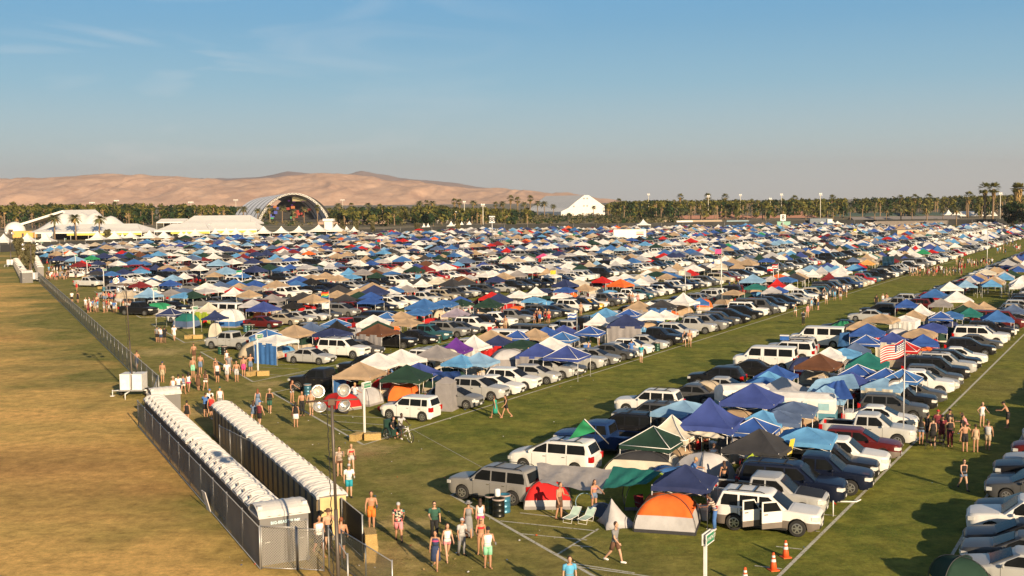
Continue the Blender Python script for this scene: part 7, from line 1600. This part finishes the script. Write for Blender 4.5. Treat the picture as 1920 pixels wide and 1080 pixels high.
PPL=[
(637,893,-80,'phone','f','fair','tee:striped','short shorts:brown','hair:black','woman in a striped top and brown shorts near the lamp pole',()),
(659,887,-70,'stroll','f','fair','bikini:red','short shorts:light grey','long hair:blond','blond woman in red bikini top and grey shorts beside the striped top',('bag:brown',)),
(655,933,-75,'carry','m','fair','tee:white','shorts:teal','cap:light grey','man in white t-shirt, teal shorts and cap by the lamp pole',('can:light grey','glasses','shoe:black')),
(697,993,-80,'carry','m','tan',None,'shorts:orange','hair:brown','shirtless man in bright orange shorts beside the straw bales',('can:navy',)),
(748,1016,100,'walk','m','tan','shirt:floral','shorts:pink','cap:light grey','man in black floral shirt and pink shorts walking away',('shoe:black',)),
(815,1013,-80,'stroll','m','fair','tee:green','trousers:black','hair:black','man in dark green t-shirt and sunglasses behind the woman with the navy wrap',('glasses',)),
(817,1067,-95,'walk','f','tan','bikini:hot pink','dress:navy','long hair:black','woman in pink bikini top with a navy wrap dress',()),
(839,1051,-70,'walk2','f','fair','tank:white','short shorts:pink','long hair:brown','woman in white tank top and pale pink shorts',()),
(866,1042,-60,'carry','f','tan','tee:light grey','trousers:grey','hair:black+cap:light grey','woman in patterned trousers carrying a brown shoulder bag',('bag:brown','shoe:black')),
(879,1008,95,'stroll','f','tan','long dress:grey',None,'hair:brown+hat:grey','woman in a long grey dress walking away',('bag:maroon',)),
(901,1001,95,'walk','f','fair','tank:white','short shorts:hot pink','long hair:brown','woman in white top and hot pink shorts seen from behind with a bag',('bag:brown',)),
(902,1043,-85,'stroll','f','tan','bikini:red',None,'long hair:blond','woman half hidden behind the man in mint shorts',('glasses',)),
(915,1066,-75,'carry','m','tan','tank:white','shorts:mint','cap:black','man in white tank top and mint green shorts',('can:grey','glasses')),
(1068,1128,-80,'stand','m','fair','tee:sky blue','shorts:grey','hair:brown','young man in light blue t-shirt cut by the bottom edge',()),
(599,1042,-60,'walk','m','tan','tank:white','shorts:black','hair:black','man in white tank top and black shorts at the toilet gate',()),
(616,1030,-60,'phone','m','fair',None,'shorts:black','hat:brown','shirtless man in a brown bush hat at the toilet gate',()),
(641,1047,95,'arms','m','tan',None,'shorts:black','hair:red','shirtless man in black shorts reaching for the bicycle',()),
(1049,974,-40,'carry','m','tan',None,'shorts:brown','hair:brown','shirtless man in long brown shorts in front of the red tent',()),
(1114,962,-60,'arms','f','tan','bikini:pink','short shorts:denim','long hair:brown','girl in pink bikini top and denim shorts with the hoop',()),
(1153,1055,-35,'walk','m','fair','tee:grey','shorts:brown','hair:brown','man in grey t-shirt and dark shorts walking past the loungers',('shoe:white',)),
(1410,905,-10,'arms','m','tan','tank:black','shorts:black','hair:black+cap:black','man in black tank top reaching over behind the navy truck',('glasses',)),
(1381,928,-40,'bend','m','tan',None,'shorts:navy','cap:black','shirtless man in navy shorts bending under the charcoal canopy',()),
(1403,930,-120,'bend','m','tan',None,'trousers:red','hair:black','shirtless man in red shorts facing the one in navy',()),
(1424,936,160,'stand','m','tan',None,'shorts:grey','hair:black','shirtless man by the tail of the silver pickup',()),
(1380,946,30,'sit','m','fair',None,'shorts:navy','hair:brown','shirtless man seated low behind the white suv',()),
(1341,995,170,'bend','m','brown','tee:striped','trousers:blue','hair:black','person in striped shirt and blue trousers leaning at the white suv tail',('shoe:light grey',)),
(1338,893,80,'stand','m','fair','tank:white','shorts:grey','hair:brown','man in white tank top standing among the canopies, seen from behind',()),
(1358,925,100,'stand','f','tan','bikini:black','short shorts:black','long hair:brown','woman in black beside the pale tent under the canopies',()),
(1310,862,-60,'stand','m','tan',None,'shorts:red','hair:brown','shirtless man in the shade behind the cream canopy',()),(1325,866,-120,'stand','f','tan','bikini:red','short shorts:black','long hair:brown','woman in the shade behind the cream canopy',()),
(1806,919,-85,'walk','f','fair','tank:black','short shorts:denim','hair:brown','lone woman in black tank top and denim shorts on the lane',('glasses','shoe:black')),
(1727,833,60,'stand','f','tan','tank:black','short shorts:denim','long hair:black','woman in black with denim shorts at the left of the lane crowd',()),
(1749,836,90,'stand','f','fair','tank:black','skirt:black','hair:black','woman in a black skirt in the lane crowd, seen from behind',()),
(1757,822,-80,'crowd','m','tan','tee:maroon','shorts:black','cap:red','man in maroon shirt and red cap in the lane crowd',()),
(1766,833,-90,'crowd','m','tan','tee:maroon','shorts:maroon','cap:black','man in maroon jersey with white front in the lane crowd',()),
(1781,838,90,'stand','m','tan','tank:black','trousers:maroon','cap:tan','man in black tank top and cap seen from behind in the lane crowd',()),
(1779,820,-70,'stand','m','tan','tee:black','shorts:black','cap:black','man in black at the back of the lane crowd beside the pickup nose',()),
(1738,828,20,'crowd','m','tan','tee:black','shorts:black','hair:black','man in black between the two women in the lane crowd',()),
(1809,847,90,'hips','m','tan',None,'shorts:black','hair:brown','shirtless man in black shorts with back turned near the ball',()),
(1829,848,90,'stand','f','tan','tank:tan','short shorts:tan','hair:brown+cap:black','woman in tan romper and black cap on the lane',()),
(1852,844,60,'carry','m','tan','tank:light grey','shorts:khaki','cap:brown','man in grey tank top and khaki shorts on the lane',()),
(1812,822,150,'bend','f','fair','tank:pink','short shorts:black','hair:brown','person in pale pink top bending on the lane',()),(1803,828,-30,'crowd','f','tan','tee:black','short shorts:black','hair:black','woman in black beside the one in pale pink',()),
(1841,801,-80,'hips','f','fair','tank:white','short shorts:light grey','long hair:blond','blond woman in white top with hand on hip on the lane',()),
(1890,803,150,'bend','m','tan',None,'shorts:black','cap:black','shirtless man in black shorts near the lane edge at the right',()),
(548,755,-30,'arms','f','tan','tank:black','short shorts:light grey','long hair:red','red haired woman in black top stepping by the black pickup',()),
(567,780,-85,'phone','m','tan',None,'trousers:black','hair:brown','shirtless man in black shorts near the round lamps',()),(584,779,-95,'crowd','m','fair',None,'shorts:khaki','hair:brown','shirtless man in khaki shorts just left of the round lamps',()),
(555,801,95,'stand','f','tan','tank:black','skirt:white','long hair:black','black haired woman in white skirt seen from behind',('bag:brown',)),
(929,784,150,'walk','f','tan','dress:emerald',None,'long hair:black','woman in an emerald dress on the aisle',()),(949,784,-160,'walk2','f','tan','tank:black','short shorts:black','long hair:brown','woman in black walking beside the emerald dress',()),
(386,782,100,'bend','m','tan','tee:blue','shorts:black','hair:brown','man in blue t-shirt at the entrance of the toilet rows',()),(397,786,90,'stroll','m','tan','tank:red','shorts:black','hair:black','man in red tank top at the entrance of the toilet rows',('shoe:white',)),(394,775,100,'stand','m','fair','tee:white','shorts:black','cap:blue','man in white t-shirt and blue cap behind the red tank top',()),
(413,770,95,'stand','m','fair','tank:white','shorts:grey','cap:green','man in white tank top behind the right toilet row',()),(484,771,95,'walk','f','fair','dress:denim',None,'long hair:red','woman in patterned blue dress with long red hair',()),
(476,796,90,'walk2','f','fair','tee:denim','short shorts:denim','long hair:brown','woman in a denim shirt walking behind the toilets',()),(487,801,60,'carry','m','fair','tank:maroon','shorts:black','cap:blue','boy in maroon tank top and blue cap behind the toilets',()),(506,775,90,'stroll','m','tan','tank:black','shorts:green','hat:tan','man in a straw hat and dark tank top',('shoe:tan',)),
(351,797,90,'stand','f','tan','tank:black','short shorts:black','hair:black','person inside the toilet lane near the far end',()),
(1491,594,-90,'walk','f','fair','tank:green','short shorts:white','long hair:blond','woman in green top in the middle of the wide aisle',()),(1506,609,90,'stand','m','tan','tee:light grey','trousers:black','cap:black','man with large black backpack in the wide aisle',('backpack:black',)),(1514,595,-80,'stand','f','fair','tank:pink','short shorts:pink','hair:brown','woman in pale pink beside the backpacker',()),
(1549,571,90,'stroll','f','fair','tank:white','short shorts:white','long hair:brown','woman in white on the wide aisle beyond the backpacker',()),(1643,577,-90,'stand','m','tan','tee:black','trousers:black','cap:black','man in black by the grey pickup on the aisle',()),(1655,573,-90,'crowd','f','fair','tank:white','short shorts:denim','hair:blond','woman in white top near the grey pickup',()),(1662,573,60,'crowd','m','tan',None,'shorts:tan','hair:brown','shirtless man near the grey pickup on the aisle',()),
(1202,680,60,'stand','m','fair','tee:teal','shorts:white','hair:brown','man in teal t-shirt and white shorts at the charcoal sedan',()),(1184,672,90,'stand','m','tan','tee:blue','shorts:blue','hair:black','man in blue shirt between the parked sedans',()),(1283,650,-90,'walk','f','fair','tank:black','short shorts:white','long hair:brown','woman near the off-road truck, left one',()),(1293,651,-90,'stroll','m','tan',None,'shorts:tan','hair:brown','shirtless man beside the off-road truck',()),
(257,694,80,'stroll','m','tan',None,'shorts:navy','hair:brown','shirtless man in navy shorts behind the long fence by the lamp tower',()),(305,717,90,'stand','m','tan',None,'shorts:khaki','cap:navy','shirtless man in khaki shorts and navy cap at the fence',()),(364,678,-90,'carry','m','tan',None,'shorts:brown','cap:brown','shirtless man with a drink on the path, farthest of his group',()),(362,708,90,'stand','m','tan',None,'shorts:mint','cap:tan','shirtless man in pale green shorts seen from behind',()),
(376,701,90,'crowd','m','tan',None,'shorts:denim','hair:brown','shirtless man in denim shorts next to the pale green shorts',()),(408,717,-90,'stand','m','tan','tank:white','shorts:black','hair:black','man in white basketball jersey and black shorts',()),(405,706,-90,'stand','f','tan','bikini:black','short shorts:black','hair:brown','woman behind the white basketball jersey',()),(426,715,-90,'stroll','m','fair','tee:white','shorts:light grey','hair:brown','man in white t-shirt and grey shorts on the path',('glasses',)),
(444,716,-80,'crowd','m','tan',None,'shorts:light grey','hair:brown','shirtless man in pale grey shorts near the third sign',()),(457,706,90,'stand','m','tan',None,'shorts:hot pink','hair:brown','shirtless man in hot pink shorts near the third sign',()),(470,700,-60,'hips','m','tan',None,'shorts:denim','hair:brown','shirtless man in denim shorts by the beige tunnel tent',()),(426,690,-90,'stand','f','fair','tank:white','short shorts:black','hair:black','woman in white vest behind the path group',()),(430,702,90,'stand','m','tan','tee:grey','shorts:grey','hair:brown','man in grey behind the white t-shirt',()),
(325,746,90,'stroll','f','tan','tank:white','short shorts:denim','hat:tan','woman in straw hat at the left end of the walking line',()),(335,743,90,'walk','m','tan','tee:white','shorts:navy','hair:black','man in white shirt second in the walking line',()),(344,740,90,'walk2','f','tan','tank:denim','short shorts:white','hair:brown','woman in blue top third in the walking line',()),(354,735,90,'walk','f','tan','tank:white','short shorts:hot pink','long hair:black','woman in white top fourth in the walking line',()),(372,732,90,'stroll','f','tan','dress:brown',None,'long hair:brown','woman in short brown dress fifth in the walking line',()),(386,733,90,'walk2','f','tan','tank:brown','short shorts:white','long hair:brown','woman in brown top and white shorts at the right end of the walking line',()),
(295,642,90,'stand','m','tan','tee:grey','shorts:black','hair:black','man in grey t-shirt left of the trio on the path',()),(302,643,90,'stand','m','tan','tee:white','shorts:navy','hair:brown','man in white t-shirt in the middle of the trio',()),(309,643,90,'stand','m','brown','tee:black','shorts:black','hair:black','man in black right of the trio',()),(327,639,90,'stroll','m','fair','tee:white','shorts:white','cap:light grey','man in white right of the trio on the path',()),
(144,547,-90,'stroll','f','tan','tank:red','short shorts:red','hair:brown','person in red alone on the far path',()),(135,568,90,'stand','m','tan','tee:white','shorts:black','hair:black','person in white t-shirt and black shorts on the far path',()),(146,568,90,'stand','m','tan','tank:black','shorts:black','hair:black','person in black beside the white t-shirt on the far path',()),
(918,620,-60,'sit','m','tan','tee:red','shorts:red','cap:black','seated person in red at the left of the camp chair group',()),(929,620,-60,'sit','m','tan',None,'shorts:orange','hair:brown','seated shirtless man second in the camp chair group',()),(941,620,-100,'sit','f','tan','bikini:orange','short shorts:orange','hair:brown','seated woman in orange in the camp chair group',()),(948,620,-110,'stand','m','tan',None,'shorts:tan','hair:brown','shirtless man standing right of the camp chair group',()),
(1001,606,-80,'sit','f','tan','bikini:maroon','short shorts:denim','hair:brown','woman in maroon sitting on a tailgate',()),(1007,605,-90,'stand','m','tan',None,'shorts:red','cap:white','shirtless man in white cap by the dark sedans',()),(1012,606,-100,'stand','m','tan',None,'shorts:blue','hair:brown','tall shirtless man by the dark sedans',()),(1023,605,-90,'crowd','f','tan','bikini:pink','short shorts:red','hair:blond','woman in pink by the dark sedans',()),(1029,606,-90,'stand','m','tan',None,'shorts:red','hair:black','shirtless man in red shorts by the dark sedans',()),
(1089,592,-90,'stand','m','tan',None,'shorts:tan','hair:brown','shirtless man near the striped flag on the grass',()),(1180,571,-90,'stand','m','tan',None,'shorts:tan','hair:brown','shirtless man left of the pair on the grass',()),(1186,572,-90,'stand','m','tan',None,'shorts:grey','hair:brown','shirtless man right of the pair on the grass',()),(1196,571,90,'stand','f','tan','bikini:pink','short shorts:pink','hair:brown','woman in pink right of the shirtless pair',()),(1138,575,-70,'sit','f','tan','bikini:black','short shorts:black','hair:brown','first sunbather from the left',()),(1148,574,-70,'sit','m','tan',None,'shorts:orange','hair:brown','second sunbather from the left',()),(1158,573,-90,'sit','m','tan',None,'shorts:navy','hair:brown','third sunbather from the left',()),
]
for a in PPL: person(*a)
# looser groups farther off: (centre x, feet y, count, spread, where)
rp=random.Random(21)
GRP=[(174,585,5,12,'in the left lamp tower cluster'),(172,578,4,14,'behind the left lamp tower cluster'),(207,585,6,13,'in the right lamp tower cluster'),(238,585,3,9,'beside the lamp tower mast'),(205,566,5,14,'between tents and the lamp tower'),(98,524,8,12,'by the distant toilets'),(118,523,6,12,'on the far path below the signs'),(138,519,8,11,'at the far signs'),(160,519,4,7,'beside the far straw bales'),(108,512,7,18,'queueing at the distant toilets'),(140,505,6,14,'beyond the far signs'),(100,495,6,14,'near the dark fence'),(55,520,3,8,'inside the distant toilet rows'),
 (1715,518,5,12,'at the left of the far aisle crowd'),(1745,517,7,13,'in the far aisle crowd'),(1758,514,4,8,'at the right of the far aisle crowd'),(1800,499,4,8,'left in the aisle under the far row'),(1824,500,6,12,'middle of the far aisle strollers'),(1850,497,5,12,'right of the far aisle strollers'),(1786,517,7,20,'crossing the far aisle'),(1803,507,3,8,'in red behind the aisle crossers'),(1878,475,4,10,'high up the far aisle'),(1893,463,5,14,'at the far end of the aisle'),(1907,470,4,8,'at the right end of the far aisle'),(1560,562,4,20,'on the wide aisle beyond the backpacker'),(1575,555,5,14,'by the middle rows'),(840,510,6,14,'at the red arched canopy'),(1700,455,8,16,'before the tan canvas shelter'),(1528,880-300,3,10,'along the aisle'),(770,560,3,10,'between the white canopies'),(600,470,3,20,'deep in the far rows'),(1380,545,4,16,'near the pink flag'),(1540,470,4,20,'in the far right rows')]
TOPSX=[None,None,None,'tee:white','tee:grey','tank:white','tank:black','tee:blue','tee:red','tank:red','tee:black','tee:sky blue']; BOTS=['shorts:khaki','shorts:navy','shorts:black','shorts:light grey','shorts:red','short shorts:denim','shorts:denim','shorts:tan','short shorts:white']
for gi,(bi,ua,ub,n_) in enumerate(((1,56,90,22),(2,66,110,16),(3,90,130,12))):
    GRP2=[]
    for i in range(n_):
        va,vb=BL[bi]; q=W(ua+(ub-ua)*i/n_+rp.uniform(-1,1),va+rp.uniform(5.8,12.6)); f=rp.random()<.4; tp=rp.choice(TOPSX) if not f else rp.choice(['bikini:red','bikini:black','tank:white','tank:black','dress:maroon']); bt=None if tp and tp.startswith('dress') else rp.choice(BOTS)
        person(0,0,rp.uniform(0,360),rp.choice(['sit','stand','crowd','bend','carry','hips','sit']),'f' if f else 'm',rp.choice(['fair','tan','tan','brown']),tp,bt,('long hair:' if f else 'hair:')+rp.choice(['black','brown','blond']),f"{'shirtless' if not tp else tp.split(':')[1]} {'woman' if f else 'man'} under the canopies, {BLN(bi)}, {ordn(i+1)} from the front",(),0,None,q)
cntlab=defaultdict(int)
for gx,gyy,n,sp,where in GRP:
    for i in range(n):
        f=rp.random()<.45; tp=rp.choice(TOPSX) if not f else rp.choice(['bikini:red','bikini:black','tank:white','tank:black','tank:pink','dress:maroon','tank:sky blue','tee:white']); bt=None if tp and tp.startswith('dress') else rp.choice(BOTS); hr=rp.choice(['black','brown','brown','blond'])
        x=gx-sp+2*sp*(i+.5)/n+rp.uniform(-1,1); y=gyy+rp.uniform(-2.5,2.5); who='woman' if f else 'man'
        d='shirtless' if tp is None else f"{tp.split(':')[1]} {tp.split(':')[0].replace('bikini','bikini top')}"
        lab=f"{ordn(i+1)} person from the left {where}, {d if d!='shirtless' else 'shirtless'} {who}"
        person(x,y,rp.uniform(0,360),rp.choice(['stand','crowd','stroll','walk','carry','hips']),'f' if f else 'm',rp.choice(['fair','tan','tan','tan','brown']),tp,bt,('long hair:' if f else 'hair:')+hr,lab)
# ---------------------------------------------------------------- bicycle and pedicab
def wheel_mesh(r,th=.022):
    b=MB(); b.tube([(r*math.cos(a*math.pi/14),0,r*math.sin(a*math.pi/14)) for a in range(29)],th,6,'t',False); b.tube([((r-.035)*math.cos(a*math.pi/14),0,(r-.035)*math.sin(a*math.pi/14)) for a in range(29)],.012,5,'c',False)
    for k in range(10): a=k*math.pi/5; b.tube([(0,0,0),((r-.03)*math.cos(a),0,(r-.03)*math.sin(a))],.004,3,'c',False)
    b.tube([(0,-.05,0),(0,.05,0)],.03,7,'c'); return b.mesh('wheel',{'t':M_TYRE,'c':M_CHROME})
WM=wheel_mesh(.33)
t=thing('bicycle','dark blue bicycle leaning against the black fence by the toilet gate','bicycle',P(652,1020),R(112)); 
for x in (-.5,.5): obj('wheel',WM,t,(x,0,.35))
b=MB()
for a_,c_ in (((-.5,0,.35),(-.15,0,.35)),((-.15,0,.35),(-.28,0,.85)),((-.5,0,.35),(-.25,0,.75)),((-.15,0,.35),(.33,0,.8)),((-.25,0,.78),(.33,0,.85)),((.33,0,.92),(.5,0,.35))): b.tube([a_,c_],.02,6)
obj('bicycle_frame',b.mesh('bicycle_frame',mat('bike_blue',(.02,.03,.12),.35,.3)),t); b=MB(); b.tube([(.33,-.3,.98),(.33,0,.95),(.33,.3,.98)],.014,5); obj('handlebar',b.mesh('handlebar',M_CHROME),t); b=MB(); b.ell((-.29,0,.9),(.13,.07,.035),8,5); obj('saddle',b.mesh('saddle',M_BLACK),t)
q=P(742,824); fa=R(-48); t=thing('pedicab','dark green pedicab tricycle with a bench seat and orange reflector','pedicab',q,fa)
for (x,y) in ((1.55,0),(-.35,.45),(-.35,-.45)): obj('wheel',WM,t,(x,y,.35))
b=MB(); 
for a_,c_ in (((1.55,0,.35),(1.3,0,1.0)),((1.3,0,.85),(.65,0,.42)),((.65,0,.42),(.45,0,.9)),((1.3,0,.88),(.47,0,.82)),((.65,0,.42),(-.35,0,.36))): b.tube([a_,c_],.025,6)
b.tube([(-.35,-.45,.35),(-.35,.45,.35)],.025,6); obj('tricycle_frame',b.mesh('tricycle_frame',M_WHITE),t)
b=MB(); b.box(-.65,-.42,.45,.15,.42,.72); b.box(-.70,-.44,.45,-.55,.44,1.25); b.box(.12,-.42,.30,.2,.42,.60); obj('passenger_seat',b.mesh('passenger_seat',mat('pedicab_green',(.015,.045,.035),.4)),t)
for s in (-1,1): b=MB(); b.rings([[(-.35+.42*math.cos(a*math.pi/8),s*.45+d_,.37+.42*math.sin(a*math.pi/8)) for a in range(9)] for d_ in (-.07,.07)],'a',True,False,False); obj('mudguard',b.mesh('mudguard',mat('pedicab_green',(.015,.045,.035),.4)),t)
b=MB(); b.tube([(1.22,-.32,1.08),(1.3,-.1,1.02),(1.3,.1,1.02),(1.22,.32,1.08)],.016,5); obj('handlebar',b.mesh('handlebar',M_CHROME),t); b=MB(); b.ell((.42,0,.95),(.15,.09,.04),8,5); obj('saddle',b.mesh('saddle',M_BLACK),t); b=MB(); b.box(.205,-.08,.36,.215,.08,.5); obj('reflector',b.mesh('reflector',M_CONE),t)
fd=Vector((math.cos(fa),math.sin(fa),0))
person(0,0,-48,'ride','m','dark','tee:light grey','shorts:black','hair:black','pedicab rider in grey v-neck t-shirt and black shorts',('shoe:white',),0,1.0,q+fd*.47)
person(0,0,-60,'sit','f','fair','tee:black','trousers:black','hair:red','passenger in black sitting on the pedicab bench',(),.22,1.0,q-fd*.22)
print('PEOPLE',NPEOPLE)
# ---------------------------------------------------------------- label check: repeated labels get their place added
for lb,os_ in list(LABELS.items()):
    if len(os_)>1:
        for i,o in enumerate(sorted(os_,key=lambda o:o.location.x)): o['label']=f"{lb}, {ordn(i+1)} from left"

for lb,os_ in list(LABELS.items()):
    for o in os_:
        try: t_=o.get('label')
        except ReferenceError: continue
        if t_ and len(t_.replace('-',' ').split())>16: o['label']=t_.replace(' person from the left','').replace('in the sixth block','').replace('the ','')
